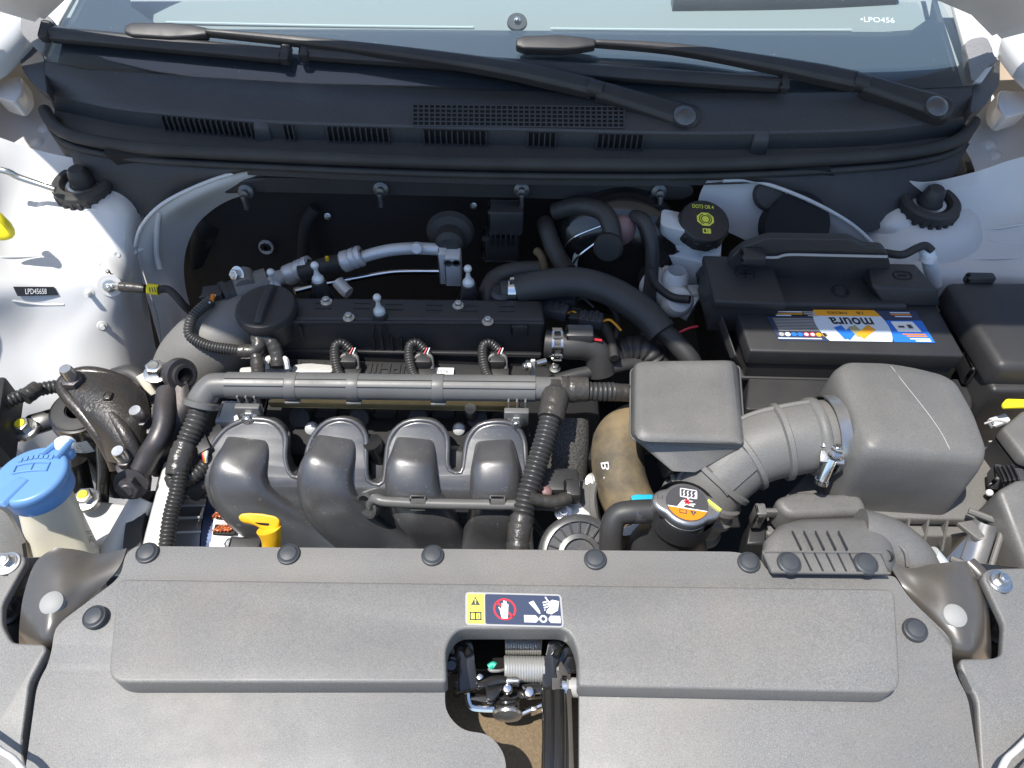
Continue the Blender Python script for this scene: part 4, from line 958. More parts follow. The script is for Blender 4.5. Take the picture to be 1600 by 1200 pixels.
# small ledges in the gaps between the arches
for pts in ([(440, 705), (470, 735), (452, 740), (430, 728)], [(580, 700), (602, 700), (604, 742), (584, 742)], [(700, 700), (730, 702), (728, 726), (702, 726)]):
    mb = MB('black'); mb.prism([Pm(a, b, -.012) for a, b in pts], MN * -.02, bevel=.002); mb.out('gap_ledge', man)
mb = MB('steelblk'); c = Pm(592, 700, -.006); mb.tube([c + V((-.004, 0, .016)), c + V((0, 0, .0)), c + V((.002, 0, -.018))], .011, 14); mb.out('gap_boss', man)
# rubber line held along the runners, and its cup
ro = thing('vacuum_pipe', 'thin grey pipe clipped across the manifold runners', 'pipe', Pm(700, 776, .03))
mb = MB('loom'); mb.tube([Pm(585, 778, .012), Pm(592, 768, .030), Pm(606, 772, .034), Pm(660, 775, .034), Pm(760, 777, .034), Pm(845, 778, .034), Pm(880, 782, .03)], .0056, 14, steps=60); mb.out('tube', ro, 60)
for a in (657, 778):
    p = Pm(a, 770, .036); mb = MB('ductp'); mb.box(p, (S(26, p), .010, .007), (V((1, 0, 0)), MN.cross(V((1, 0, 0))), MN), bevel=.002); mb.box(Pm(a, 782, .03), (S(24, p), .003, .010), (V((1, 0, 0)), MN.cross(V((1, 0, 0))), MN), bevel=.0008); mb.out('clip', ro)
p = Pm(588, 774, .012); mb = MB('gloss'); mb.lathe([(.013, -.02), (.0155, .004), (.0155, .010), (.012, .011), (.010, .002), (0, .0)], p, (MN + V((-.7, 0, -.1))), 24); mb.out('rubber_cup', ro)

# ================================================================== wiring loom channel across the engine
lm = thing('wiring_channel', 'long grey ribbed wiring channel running across the engine', 'wiring channel', (-.1, .56, -.03))
a0, a1 = P(352, 602, -.022), P(888, 608, -.022); ax = (a1 - a0).normalized()
RAD = .0138
def chan(p, q, r=RAD, name='channel', m='loom'):
    mb = MB(m); L_ = q - p; y_ = V((0, 1, 0)); z_ = V((0, 0, 1)); n = 24
    def ring(c, rr): return [c + (y_ * math.cos(2 * math.pi * i / n) + z_ * math.sin(2 * math.pi * i / n)) * rr * (1 + (.0)) for i in range(n)]
    mb.rings([ring(p, r), ring(q, r)], bevel=.0008); return mb.out(name, lm)
chan(a0, a1, RAD)
segs = [(356, 448), (466, 545), (562, 676), (694, 836)]
for x0, x1 in segs:                                     # raised faces along each bay, parted by narrow grooves
    p, q = a0.lerp(a1, (x0 - 352) / 536), a0.lerp(a1, (x1 - 352) / 536)
    for b0, b1, h in ((-60, -8, .0010), (-3, 44, .0016), (50, 76, .0020), (82, 135, .0014)):
        arc = lambda c, r: [c + V((0, -math.cos(R(a)), math.sin(R(a)))) * r for a in [b0 + (b1 - b0) * i / 8 for i in range(9)]]
        e = ax * .002
        mb = MB('loom'); mb.skin([arc(p, RAD - .0005), arc(p, RAD + h), arc(q, RAD + h), arc(q, RAD - .0005)], 9, resample=False, thick=.0005)
        mb.out('raised_face', lm, 40)
for x in (457, 553, 685):
    c = a0.lerp(a1, (x - 352) / 536); mb = MB('loom'); h = ax * (S(9, c))
    n = 24; mb.rings([[c + s_ * h + (V((0, 1, 0)) * math.cos(2 * math.pi * i / n) + UP * math.sin(2 * math.pi * i / n)) * (RAD + .0022) for i in range(n)] for s_ in (-1, 1)], bevel=.0008); b_ = mb.out('band', lm)
    mb = MB('loom'); mb.box(c + V((0, -.0125, -.012)), (S(24, c), .006, .003), bevel=.0006); mb.out('band_latch', b_)
# elbow at the left end, sleeve at the right
mb = MB('loom'); mb.tube([a0 + ax * .004, a0 - ax * .006, P(330, 605, -.024), P(317, 622, -.032), P(314, 632, -.038)], lambda t: RAD + .002 * t, 22); mb.lathe([(RAD, -.004), (RAD + .006, -.002), (RAD + .006, .004), (RAD, .006)], P(315, 630, -.036), P(312, 640, -.042) - P(318, 615, -.03), 24); mb.out('elbow', lm, 60)
mb = MB('tape'); mb.wrap([a1 - ax * .008, a1 + ax * .022], RAD * 1.04, .008); mb.out('taped_end', lm, 60)
for px, py in ((390, 644), (807, 651)):                 # feet with bolts
    c = P(px, py, -.044); mb = MB('loom')
    for s_ in (-1, 0, 1): mb.box(c + V((s_ * S(13, c), .008, .012)), (.0025, .010, .022), bevel=.0006)
    mb.rings([[c + V((x, .004, z)) for x, z in ((-.014, .012), (.014, .012), (.014, -.010), (.008, -.018), (-.008, -.018), (-.014, -.010))], [c + V((x, -.004, z)) for x, z in ((-.014, .012), (.014, .012), (.014, -.010), (.008, -.018), (-.008, -.018), (-.014, -.010))]], bevel=.0015)
    ft = mb.out('foot', lm); bolt(ft, c + V((0, -.004, -.003)), (0, -1, .35), .0068)

# conduits: each a run of its own
def run(name, label, path, r, kind='corr', group='corrugated wiring conduits', pitch=.0055, cat='conduit'):
    mb = MB('conduit' if kind == 'corr' else 'tape' if kind == 'tape' else kind)
    if kind == 'corr': mb.corr(path, r, pitch)
    elif kind == 'tape': mb.wrap(path, r)
    else: mb.tube(path, r, 16)
    return mb.out(name, smooth=60, label=label, cat=cat, group=group)
def mixed(name, label, parts, cat='conduit', group='corrugated wiring conduits'):
    t = thing(name, label, cat, parts[0][1][0], group)
    for nm, path, r, kind, pitch in parts:
        mb = MB('conduit' if kind == 'corr' else kind)
        if kind == 'corr': mb.corr(path, r, pitch, .14)
        elif kind == 'tape': mb.wrap(path, r, pitch)
        else: mb.tube(path, r, 16)
        mb.out(nm, t, 60)
    return t
mixed('wiring_conduit', 'ribbed conduit dropping from the channel elbow to the alternator', [
    ('sleeve', PP([(314, 634, -.04), (305, 660, -.045), (292, 690, -.055), (283, 715, -.062)]), .0116, 'corr', .0050),
    ('taped_joint', PP([(290, 695, -.056), (281, 720, -.063), (276, 742, -.07)]), .0120, 'tape', .008),
    ('sleeve', PP([(282, 735, -.066), (276, 770, -.075), (266, 810, -.085), (258, 870, -.1)]), .0086, 'corr', .0044)])
mixed('wiring_conduit', 'short ribbed conduit curling from the taped joint to the orange plug', [
    ('sleeve', PP([(272, 735, -.075), (270, 752, -.08), (285, 752, -.082), (305, 742, -.08), (322, 725, -.078), (326, 712, -.076)]), .0085, 'corr', .0045)])
mixed('wiring_conduit', 'thick taped conduit dropping in front of the fourth runner', [
    ('taped_joint', PP([(868, 606, -.022), (866, 628, -.022), (860, 655, -.026)]), .0150, 'tape', .010),
    ('sleeve', PP([(860, 650, -.026), (850, 690, -.035), (836, 735, -.045), (824, 775, -.055), (815, 815, -.066)]), .0118, 'corr', .0052),
    ('taped_end', PP([(816, 808, -.064), (811, 840, -.072), (808, 880, -.085)]), .0125, 'tape', .008)])
mixed('wiring_conduit', 'taped conduit from the channel end to the resonator box', [
    ('taped_joint', PP([(884, 608, -.022), (902, 610, -.022)]), .0148, 'tape', .010),
    ('sleeve', PP([(900, 610, -.022), (930, 612, -.024), (958, 612, -.026)]), .0112, 'corr', .0048),
    ('taped_end', PP([(950, 612, -.026), (985, 614, -.03), (1010, 615, -.034)]), .0100, 'tape', .009)])
mixed('wiring_conduit', 'ribbed conduit looping over the timing cover to the round sensor', [
    ('sleeve', PP([(330, 470, -.03), (312, 484, -.03), (298, 502, -.035), (298, 525, -.045), (325, 540, -.05), (360, 546, -.052), (388, 550, -.052)]), .0070, 'corr', .0036),
    ('taped_joint', PP([(376, 549, -.052), (398, 548, -.05), (405, 538, -.045), (402, 525, -.042)]), .0085, 'tape', .007),
    ('taped_end', PP([(398, 546, -.05), (402, 562, -.056), (404, 590, -.06)]), .0080, 'tape', .007)])
mixed('wiring_conduit', 'short taped conduit arching down beside the oil cap to a pale plug', [
    ('taped_joint', PP([(400, 536, -.045), (410, 526, -.04), (424, 534, -.045), (432, 552, -.055), (434, 572, -.065)]), .0080, 'tape', .007)])
for x, lab_ in ((530, 'leftmost small ribbed conduit at the coil rail'), (646, 'middle small ribbed conduit at the coil rail'), (761, 'rightmost small ribbed conduit at the coil rail')):
    mixed('wiring_conduit', lab_, [('sleeve', PP([(x + 16, 545, -.062), (x + 5, 536, -.055), (x - 5, 540, -.055), (x - 7, 556, -.06), (x - 2, 580, -.068), (x + 8, 596, -.07)]), .0062, 'corr', .0034)])
    t = thing('coil_plug', lab_.replace('small ribbed conduit at', 'pale and black plug at').replace('leftmost', 'left').replace('rightmost', 'right'), 'connector', P(x + 16, 564, -.07), 'plugs along the coil rail')
    c = P(x + 16, 563, -.068); mb = MB('black'); mb.box(c, (.020, .018, .014), bevel=.002); mb.box(c + V((0, -.012, -.012)), (.030, .014, .012), bevel=.002); mb.out('plug_body', t)
    mb = MB('ductp'); mb.tube([c + V((-.010, -.008, -.006)), c + V((-.009, 0, .005)), c + V((-.004, .003, .007))], .0022, 8); mb.tube([c + V((.011, -.008, -.006)), c + V((.010, 0, .005)), c + V((.005, .003, .007))], .0024, 8); mb.out('pale_latch', t)
    mb = MB('p_red'); mb.tube([c + V((.0, .004, .006)), c + V((.004, .012, .010))], .0009, 6); mb.use('p_sky').tube([c + V((.004, .004, .006)), c + V((.007, .012, .010))], .0009, 6); mb.out('wires', t)
t = thing('coil_plug', 'pale plug under the arching conduit beside the oil cap', 'connector', P(434, 572, -.07), 'plugs along the coil rail')
c = P(434, 566, -.066); mb = MB('p_white'); mb.tube([c + V((-.014, -.006, -.004)), c + V((-.010, 0, .006)), c], .004, 8); mb.tube([c + V((.012, -.006, -.004)), c + V((.010, 0, .006)), c], .004, 8); mb.out('pale_latch', t)
mb = MB('black'); mb.box(c, (.018, .014, .012), bevel=.002); mb.out('plug_body', t)
# bracket by the rail's right end
t = thing('hose_bracket', 'small pale bracket with bolt at the right end of the coil rail', 'bracket', P(832, 580, -.06))
mb = MB('alu'); mb.box(P(832, 577, -.055), (.006, .004, .034), bevel=.001); mb.out('strap', t); bolt(t, P(826, 572, -.045), (-.8, -.4, .3), .005); mb = MB('zinc'); mb.tube([P(838, 568, -.045), P(853, 564, -.045)], .004, 10); mb.out('screw_end', t)
# ================================================================== battery
XA, YA = V((1, 0, 0)), V((0, 1, 0))
bat = thing('car_battery', 'black car battery with colourful printed label and two terminal lids', 'battery', (.42, .70, -.2))
bz = -.02
c4 = [P(1172, 548, bz), P(1508, 556, bz), P(1446, 446, bz), P(1136, 440, bz)]
def dn(ps, dz, sx=0.0):
    c = sum(ps, V()) / len(ps); return [V((c.x + (p.x - c.x) * (1 + sx), c.y + (p.y - c.y) * (1 + sx), p.z + dz)) for p in ps]
mb = MB('black'); mb.rings([dn(c4, -.024), c4], bevel=.003, seg=3); mb.out('lid', bat)
mb = MB('black'); mb.rings([dn(c4, -.16, -.06), dn(c4, -.03, -.03), dn(c4, -.0235, -.03)], bevel=.002); mb.out('case', bat)
mb = MB('black'); mb.rings([dn(c4, -.055, .012), dn(c4, -.048, .012)], bevel=.002); mb.out('rim', bat)
# raised rear deck between the terminal lids
dk = [P(1168, 474, bz + .008), P(1420, 478, bz + .008), P(1386, 402, bz + .008), P(1148, 396, bz + .008)]
mb = MB('black'); mb.rings([dn(dk, -.008 - .02, .02), dk], bevel=.004); mb.out('rear_deck', bat)
p = P(1313, 455, bz + .0085); mb = MB('dark'); mb.lathe([(S(14, p), 0), (S(11, p), .001), (S(8, p), -.001), (0, -.004)], p, UP, 20); mb.out('vent_plug', bat)
for pts, low, sym in (([(1117, 470), (1230, 475), (1203, 402), (1098, 398)], .03, '+'), ([(1362, 448), (1466, 452), (1430, 412), (1356, 410)], .03, '-')):
    q = [P(a, b, bz + .026) for a, b in pts]
    if sym == '+':
        mb = MB('black'); mb.rings([dn(q, -.012, .0), q], bevel=.003); ld = mb.out('terminal_lid', bat)
        mb = MB('black'); mb.rings([[p + V((0, .004, -.06)) for p in dn(q, 0, -.10)], [p + V((0, .003, 0)) for p in dn(q, -.012, -.07)]], bevel=.002); mb.out('terminal_box', bat)
        c = P(1164, 428, bz + .0264); mb = MB('dark'); k = S(15, c)
        mb.lathe([(k * .9, .0), (k, .0008), (k * 1.1, .0)], c, UP, 28); mb.box(c, (k * 1.3, .0022, .0014)); mb.box(c, (.0022, k * 1.2, .0014)); mb.out('plus_mark', ld)
    else:
        mb = MB('black'); mb.rings([[P(1383, 479, bz + .001), P(1470, 479, bz + .001), q[2] + V((.004, .002, -.025)), q[3] + V((-.004, .002, -.025))], q], bevel=.0025); ld = mb.out('terminal_lid', bat)
        c = P(1410, 430, bz + .0264); mb = MB('dark'); k = S(14, c); mb.tube([c + V((x * k, y * k * .8, 0)) for x, y in ((-1, 0), (-.7, .7), (.7, .7), (1, 0), (.7, -.7), (-.7, -.7), (-1, 0))], .0010, 6); mb.box(c, (k, .0022, .0012)); mb.out('minus_mark', ld)
# printed label, read from the windscreen side
LQ = [P(1217, 532, bz + .0004), P(1461, 536, bz + .0004), P(1430, 486, bz + .0004), P(1193, 484, bz + .0004)]     # near left, near right, far right, far left
def bl(u, v, h=0.0): return LQ[0].lerp(LQ[1], u).lerp(LQ[3].lerp(LQ[2], u), v) + UP * h
lb = MB('p_navy'); lb.prism([bl(0, 0), bl(1, 0), bl(1, 1), bl(0, 1)], UP * .0003)
def fl_(pts, m, h=.0006): lb.use(m).flat([bl(a, b, h) for a, b in pts])
fl_([(.0, .78), (.34, .78), (.34, 1), (.0, 1)], 'p_black'); fl_([(.02, .28), (.33, .28), (.33, .74), (.02, .74)], 'p_dgrey')
for k in range(9): fl_([(.03, .30 + k * .048), (.30 + (k * 7 % 5) * .006, .30 + k * .048), (.30 + (k * 7 % 5) * .006, .322 + k * .048), (.03, .322 + k * .048)], 'p_grey', .0008)
fl_([(.74, .0), (1, 0), (1, .68), (.74, .68)], 'p_blue'); fl_([(.74, .70), (1, .70), (1, 1), (.74, 1)], 'p_navy', .0006)
n = 28                                                   # white barrel shape and amber band above it
el = [(.525 + .235 * math.cos(2 * math.pi * i / n) * 1.0, .5 + .9 * math.sin(2 * math.pi * i / n)) for i in range(n)]
def barrel(v): return .525 - .235 * math.sqrt(max(0, 1 - ((v - .5) / .95) ** 2)), .525 + .235 * math.sqrt(max(0, 1 - ((v - .5) / .95) ** 2))
for i in range(10):
    v0, v1 = i / 10, (i + 1) / 10; l0, r0 = barrel(v0); l1, r1 = barrel(v1)
    fl_([(l0, v0), (r0, v0), (r1, v1), (l1, v1)], 'p_amber' if i >= 8 else 'p_sky', .0009)
bx, by = bl(.4, .5) - bl(.6, .5), bl(.5, .4) - bl(.5, .6)
LW2 = (LQ[1] - LQ[0]).length; LH2 = (LQ[3] - LQ[0]).length
lb.use('p_black').text('moura', bl(.535, .64, .0012), bx, by, LW2 * .28, LH2 * .23, 0, .02)
lb.text('MESES', bl(.47, .90, .0012), bx, by, LW2 * .13, LH2 * .08, 0); lb.text('18', bl(.62, .90, .0012), bx, by, LW2 * .04, LH2 * .09, 0)
def bar2(a, b, wd, m, h=.0012):
    p, q = bl(*a), bl(*b); d = (q - p).normalized(); s_ = UP.cross(d) * wd / 2; lb.use(m).flat([x + UP * h for x in (p - s_, q - s_, q + s_, p + s_)])
bar2((.425, .46), (.455, .08), .011, 'p_blue'); bar2((.437, .09), (.525, .40), .011, 'p_blue', .0013); bar2((.515, .46), (.548, .16), .011, 'p_olive', .0014); bar2((.535, .14), (.645, .44), .011, 'p_amber', .0015)
for k, m in enumerate(('p_grey', 'p_white', 'p_blue', 'p_blue', 'p_red', 'p_red', 'p_amber', 'p_amber')):
    u = .035 + k * .04; c = bl(u, .19, .0009); r = .0034; lb.use('p_white' if m == 'p_red' else m).flat([c + V((math.cos(a) * r, math.sin(a) * r, 0)) for a in (i * math.pi / 5 for i in range(10))])
    if m == 'p_red':
        for i in range(10):
            a, b = i * math.pi / 5, (i + 1) * math.pi / 5; lb.use('p_red').flat([c + UP * .0002 + V((math.cos(t_) * q_, math.sin(t_) * q_, 0)) for t_, q_ in ((a, r * .75), (a, r * 1.1), (b, r * 1.1), (b, r * .75))])
for u0, u1, v, m in ((.05, .24, .92, 'p_white'), (.05, .24, .85, 'p_amber'), (.06, .16, .80, 'p_white'), (.24, .33, .92, 'p_grey'), (.25, .33, .86, 'p_grey'), (.27, .33, .80, 'p_grey'), (.0, .28, .06, 'p_sky'), (.82, .95, .86, 'p_orange'), (.82, .95, .92, 'p_sky'), (.84, .95, .80, 'p_sky'), (.82, .97, .24, 'p_orange'), (.84, .97, .18, 'p_orange'), (.85, .98, .10, 'p_sky'), (.88, .98, .04, 'p_white')):
    fl_([(u0, v - .018), (u1, v - .018), (u1, v + .018), (u0, v + .018)], m, .0010)
lb.use('p_white').flat(fillet([bl(.80, .32, .001), bl(.955, .32, .001), bl(.935, .64, .001), bl(.79, .64, .001)], .002))
fl_([(.885, .42), (.915, .42), (.91, .54), (.88, .54)], 'p_dgrey', .0013); fl_([(.82, .44), (.86, .44), (.86, .50), (.82, .50)], 'p_dgrey', .0013)
lb.out('printed_label', bat, 0)
# tray, hold cover and the black strip behind the battery
t = thing('battery_tray', 'black plastic tray wrapped round the battery sides', 'tray', (.42, .66, -.25))
mb = MB('black'); q = [P(1140, 560, -.07), P(1172, 610, -.07), P(1520, 622, -.07), P(1520, 585, -.07)]
mb.prism(fillet([P(1172, 575, -.07), P(1245, 577, -.07), P(1262, 584, -.07), P(1520, 592, -.07), P(1520, 640, -.07), P(1165, 640, -.07)], .006), (0, 0, -.14), bevel=.004); mb.out('front_wall', t)
mb = MB('black'); mb.rings([[P(1092, 420, -.02), P(1140, 560, -.05), P(1165, 600, -.10), P(1100, 600, -.2), P(1075, 440, -.2)], [P(1100, 410, -.0), P(1150, 555, -.04), P(1178, 600, -.09), P(1120, 600, -.19), P(1098, 440, -.19)]], bevel=.006); mb.out('side_wall', t)
mb = MB('black'); mb.box(P(1512, 575, -.05), (.012, .03, .03), bevel=.003); mb.out('catch', t)
t = thing('battery_shield', 'dark plastic shield standing behind the battery with pale upper edge', 'shield', P(1280, 400, -.02))
y0_ = P(1280, 404, .02).y
mb = MB('black'); mb.prism([V((p.x, y0_, p.z)) for p in [Py(a, b, y0_) for a, b in fillet([V((1140, 404, 0)), V((1162, 386, 0)), V((1200, 372, 0)), V((1330, 374, 0)), V((1350, 386, 0)), V((1382, 388, 0)), V((1390, 404, 0)), V((1392, 470, 0)), V((1140, 470, 0))], 8) for a, b in [(a.x, a.y)]] ] if False else [Py(v.x, v.y, y0_) for v in fillet([V((1140, 404, 0)), V((1162, 386, 0)), V((1200, 372, 0)), V((1330, 374, 0)), V((1350, 386, 0)), V((1382, 388, 0)), V((1390, 404, 0)), V((1392, 440, 0)), V((1140, 440, 0))], 8)], (0, .012, 0), bevel=.002); mb.out('plate', t)
mb = MB('p_grey'); mb.tube([Py(1190, 402, y0_ - .004), Py(1215, 402, y0_ - .004), Py(1232, 398, y0_ - .004), Py(1300, 399, y0_ - .004), Py(1386, 401, y0_ - .004)], .0018, 8); mb.out('edge_strip', t)
mb = MB('black'); mb.box(Py(1175, 400, y0_ - .01), (.03, .02, .012), bevel=.003); mb.out('hinge', t)
run('battery_cable', 'black cable looping from the battery to the pale plastic pipe', PP([(1382, 395, .0), (1410, 398, .005), (1432, 388, .01), (1446, 384, .01), (1456, 392, .005)]), .0052, 'rubber', None, cat='cable')
t = thing('overflow_pipe', 'short milky plastic pipe standing beside the battery', 'pipe', P(1454, 420, -.03))
mb = MB('resv'); mb.tube([P(1446, 388, .0), P(1450, 400, -.005), P(1456, 425, -.03), P(1460, 445, -.05)], .0095, 16); mb.out('tube', t, 60); mb = MB('p_white'); mb.lathe([(.0105, -.004), (.0105, .004), (.008, .005)], P(1450, 404, -.008), (0, .35, 1), 18); mb.out('ring', t)

# ================================================================== fuse box at the right edge
fb = thing('fuse_box', 'black fuse box with sloping lid at the right edge beside the battery', 'fuse box', (.68, .62, -.15))
q = [P(1563, 572, -.0), P(1720, 575, -.0), P(1650, 438, -.0), P(1478, 438, -.0)]
mb = MB('black'); mb.rings([dn(q, -.04, .02), q], bevel=.010, seg=4); mb.out('lid', fb, 40)
mb = MB('black'); q2 = [P(1552, 610, -.03), P(1730, 612, -.03), P(1650, 470, -.03), P(1478, 462, -.03)]; mb.rings([dn(q2, -.12, -.04), q2], bevel=.006); mb.out('base', fb)
mb = MB('black'); mb.tube([P(1556, 588, -.032), P(1700, 590, -.032)], .005, 10); mb.tube([P(1556, 588, -.032), P(1478, 470, -.036)], .005, 10); mb.out('lid_rim', fb)
mb = MB('black'); mb.box(P(1530, 436, .0), (.035, .012, .014), bevel=.003); mb.out('lid_catch', fb)
mb = MB('ytag'); mb.prism(fillet(PP([(1563, 634, -.035), (1570, 626, -.035), (1640, 628, -.035), (1640, 638, -.035), (1566, 640, -.035)]), .003), (0, 0, .004), bevel=.001); mb.out('yellow_clip', smooth=30, label='bright yellow plastic clip below the fuse box at the right edge', cat='clip')
mb = MB('p_pale'); mb.box(P(1560, 658, -.06), (.02, .012, .008), (V((.9, .2, .3)).normalized(), V((-.2, .98, 0)).normalized(), UP), bevel=.002); mb.out('wire_plug', smooth=30, label='small pale plug below the yellow clip at the right edge', cat='connector')
rb = thing('relay_box', 'grey lidded box at the right edge below the fuse box', 'relay box', P(1600, 680, -.05))
mb = MB('ductp'); q = [P(1600, 712, -.02), P(1700, 745, -.02), P(1680, 650, -.02), P(1600, 640, -.02), P(1566, 668, -.02)]; mb.rings([dn(q, -.018, .03), q], bevel=.004); mb.out('lid', rb, 40); mb = MB('black'); mb.rings([dn(q, -.10, -.06), dn(q, -.02, -.02)]); mb.out('base', rb)
lb_ = thing('air_horn_box', 'grey lower box with sloped top beside the airbox at the right edge', 'box', P(1580, 800, -.06))
q = [P(1610, 900, -.05), P(1720, 900, -.05), P(1700, 745, -.02), P(1590, 748, -.02), P(1560, 765, -.02)]
mb = MB('ductp'); mb.rings([[p + V((.0, 0, -.06)) for p in dn(q, 0, .05)], dn(q, -.012, .02), q], bevel=.006, seg=3); mb.out('cover', lb_, 40)
mb = MB('black'); mb.tube([P(1542, 812, -.06), P(1570, 850, -.065), P(1604, 896, -.07)], .004, 10); mb.tube([P(1536, 818, -.066), P(1564, 856, -.07), P(1596, 900, -.076)], .003, 8); mb.out('edge_ribs', lb_)
t = thing('lamp_connector', 'dark wiring connector in the gap right of the airbox', 'connector', P(1570, 750, -.06))
mb = MB('p_dgrey'); mb.box(P(1572, 748, -.05), (.03, .022, .02), (V((.9, -.3, .1)).normalized(), V((.3, .95, 0)).normalized(), UP), bevel=.003); mb.out('housing', t)
for k in range(4): mb = MB('black'); mb.box(P(1564 + k * 7, 742 - k, -.038), (.003, .02, .006), bevel=.001); mb.out('fin', t)
mb = MB('p_white'); mb.ball(P(1546, 770, -.06), .004, n=10); mb.ball(P(1548, 758, -.06), .003, n=10); mb.out('white_bead', t, kind='stuff')
run('thin_wire', 'thin grey wires crossing the gap right of the airbox', PP([(1538, 662, -.05), (1556, 657, -.045), (1574, 660, -.045)]), .0012, 'p_grey', None, 'thin wires right of the airbox', cat='wire')
run('thin_wire', 'thin lower wire crossing the gap right of the airbox', PP([(1545, 690, -.06), (1565, 688, -.055), (1580, 682, -.055)]), .0010, 'p_grey', None, 'thin wires right of the airbox', cat='wire')

# ================================================================== airbox
air = thing('airbox', 'large domed grey airbox with ribbed lower tray', 'airbox', (.36, .47, -.1))
def dome(o):                                             # stacked outlines from the lower rim to the crown
    return [P(a, b, z) for a, b, z in o]
crown = [(1350, 708), (1450, 712), (1545, 718), (1550, 700), (1528, 640), (1500, 592), (1478, 580), (1430, 569), (1380, 562), (1318, 562), (1302, 574), (1320, 630)]
def lev(z, grow, dz=0): return [P(a, b, 0) for a, b in []]
cz = .03
cr_ = [P(a, b, cz) for a, b in crown]; cc = sum(cr_, V()) / 12
def ring_(s_, z): return [V((cc.x + (p.x - cc.x) * s_, cc.y + (p.y - cc.y) * s_, z)) for p in cr_]
mb = MB('ductp')
R0 = fillet(cr_, .014, 4)
def rg(s_, z, dy=0): return [V((cc.x + (p.x - cc.x) * s_, cc.y + (p.y - cc.y) * s_ + dy, z + (p.x - cc.x) * -.03)) for p in R0]
mb.rings([rg(1.04, -.075), rg(1.03, -.03), rg(1.015, .004), rg(.995, .018), rg(.955, .0265), rg(.89, .0305), rg(.6, .0325), rg(.2, .033)]); lidbvh = BVHTree.FromBMesh(mb.bm); ld_ = mb.out('domed_lid', air, 50)
mb = MB('p_grey'); mb.tube([hit(lidbvh, a, b, .0)[0] for a, b in ((1392, 572), (1412, 598), (1436, 628), (1458, 657), (1474, 682), (1484, 702))], .00042, 5); mb.out('long_scratch', ld_)
lobe = fillet(PP([(1208, 778, -.045), (1252, 764, -.045), (1300, 770, -.045), (1345, 768, -.045), (1360, 800, -.045), (1230, 806, -.045)]), .012)
mb = MB('ductp'); mb.prism([p - UP * .04 for p in lobe], (0, 0, .04), bevel=.010, seg=4); mb.out('side_lobe', air, 50)
mb = MB('ductp'); wb = fillet([P(a, b, -.072) for a, b in ((1215, 806), (1535, 812), (1545, 770), (1560, 700), (1300, 700), (1222, 780))], .01); mb.prism([p - UP * .014 for p in wb], (0, 0, .014), bevel=.003); mb.out('lid_flange', air)
mb = MB('ductp'); tr = fillet([P(a, b, -.09) for a, b in ((1195, 836), (1512, 838), (1545, 800), (1540, 740), (1300, 720), (1200, 800))], .008); mb.prism([p - UP * .07 for p in tr], (0, 0, .07), bevel=.003); mb.out('lower_tray', air)
for a in (1392, 1420, 1450, 1480):
    p = P(a, 834, -.085); mb = MB('ductp'); mb.rings([[p + V((s_ * .0012, y, z)) for y, z in ((.012, .012), (.012, -.02), (-.010, -.02))] for s_ in (-1, 1)]); mb.out('tray_rib', air)
# latches at both ends
p = P(1184, 806, -.06); mb = MB('ductp'); mb.box(p, (S(16, p), .014, .030), bevel=.002); mb.box(p + V((.012, .004, .0)), (.02, .006, .012), bevel=.002); l1 = mb.out('latch', air); 
mb = MB('black'); mb.box(p + V((0, -.0066, .006)), (.005, .003, .010), bevel=.0006); mb.out('slot', l1); 
mb = MB('black'); mb.prism([P(a, b, -.085) for a, b in ((1166, 850), (1176, 800), (1200, 806), (1196, 850))], (0, 0, -.05), bevel=.003); mb.out('latch_foot', air)
lt = MB('capm'); c = P(1530, 848, -.06); ux_ = V((.45, .8, .25)).normalized(); vx_ = V((.75, -.45, .1)).normalized(); vx_ = (vx_ - ux_ * vx_.dot(ux_)).normalized(); wx_ = ux_.cross(vx_)
lt.skin([[c + ux_ * a * .024 + vx_ * (b * .012) + wx_ * (.006 * (1 - b * b)) for a in (-1, 0, 1)] for b in (-1, -.5, 0, .5, 1)], 6, thick=.002); lt.out('steel_clip', air, 60)
mb = MB('ductp'); mb.tube([c + ux_ * .03 + vx_ * .016, c + ux_ * .03 - vx_ * .018], .0035, 8); mb.tube([c - ux_ * .028 + vx_ * .014, c - ux_ * .028 - vx_ * .020], .0035, 8); mb.tube([c + ux_ * .03 + vx_ * .016, c - ux_ * .03 + vx_ * .016], .003, 8); mb.out('clip_frame', air)
mb = MB('ductp'); mb.rings([[P(a, b, -.055) + UP * h for a, b in ((1496, 816), (1520, 812), (1540, 838), (1528, 842))] for h in (-.006, .0)], bevel=.001); mb.out('clip_arm', air)

# snorkel: intake horn with ribbed lip and two clips
sn = thing('air_snorkel', 'grey intake snorkel whose ribbed lip is clipped to the front cover', 'air intake', P(1290, 880, .005))
mb = MB('ductp')
rings = []
def prof_ring(pl): return fillet([P(a, b, z) for a, b, z in pl], .02, 4)
rings = [prof_ring([(1196, 893, .004), (1392, 897, .004), (1392, 897, -.03), (1196, 893, -.03)]), prof_ring([(1188, 868, .010), (1398, 872, .008), (1400, 880, -.03), (1190, 880, -.03)]),
         prof_ring([(1192, 840, .010), (1392, 842, .006), (1404, 870, -.04), (1192, 868, -.04)]), prof_ring([(1215, 818, .0), (1380, 814, -.004), (1400, 840, -.05), (1205, 840, -.05)]), prof_ring([(1235, 812, -.016), (1370, 808, -.018), (1385, 830, -.06), (1225, 830, -.06)])]
mb.rings(rings); mb.out('horn', sn, 60)
mb = MB('ductp'); mb.tube([P(1340, 835, -.022), P(1385, 848, -.024), P(1420, 875, -.03), (P(1445, 915, -.045))], lambda t: .026 - .003 * t, 24); mb.out('side_duct', sn, 60)
mb = MB('ductp'); mb.tube([P(1398, 846, -.005), P(1414, 862, -.004), P(1418, 885, -.012)], .0016, 8); mb.out('duct_seam', sn)
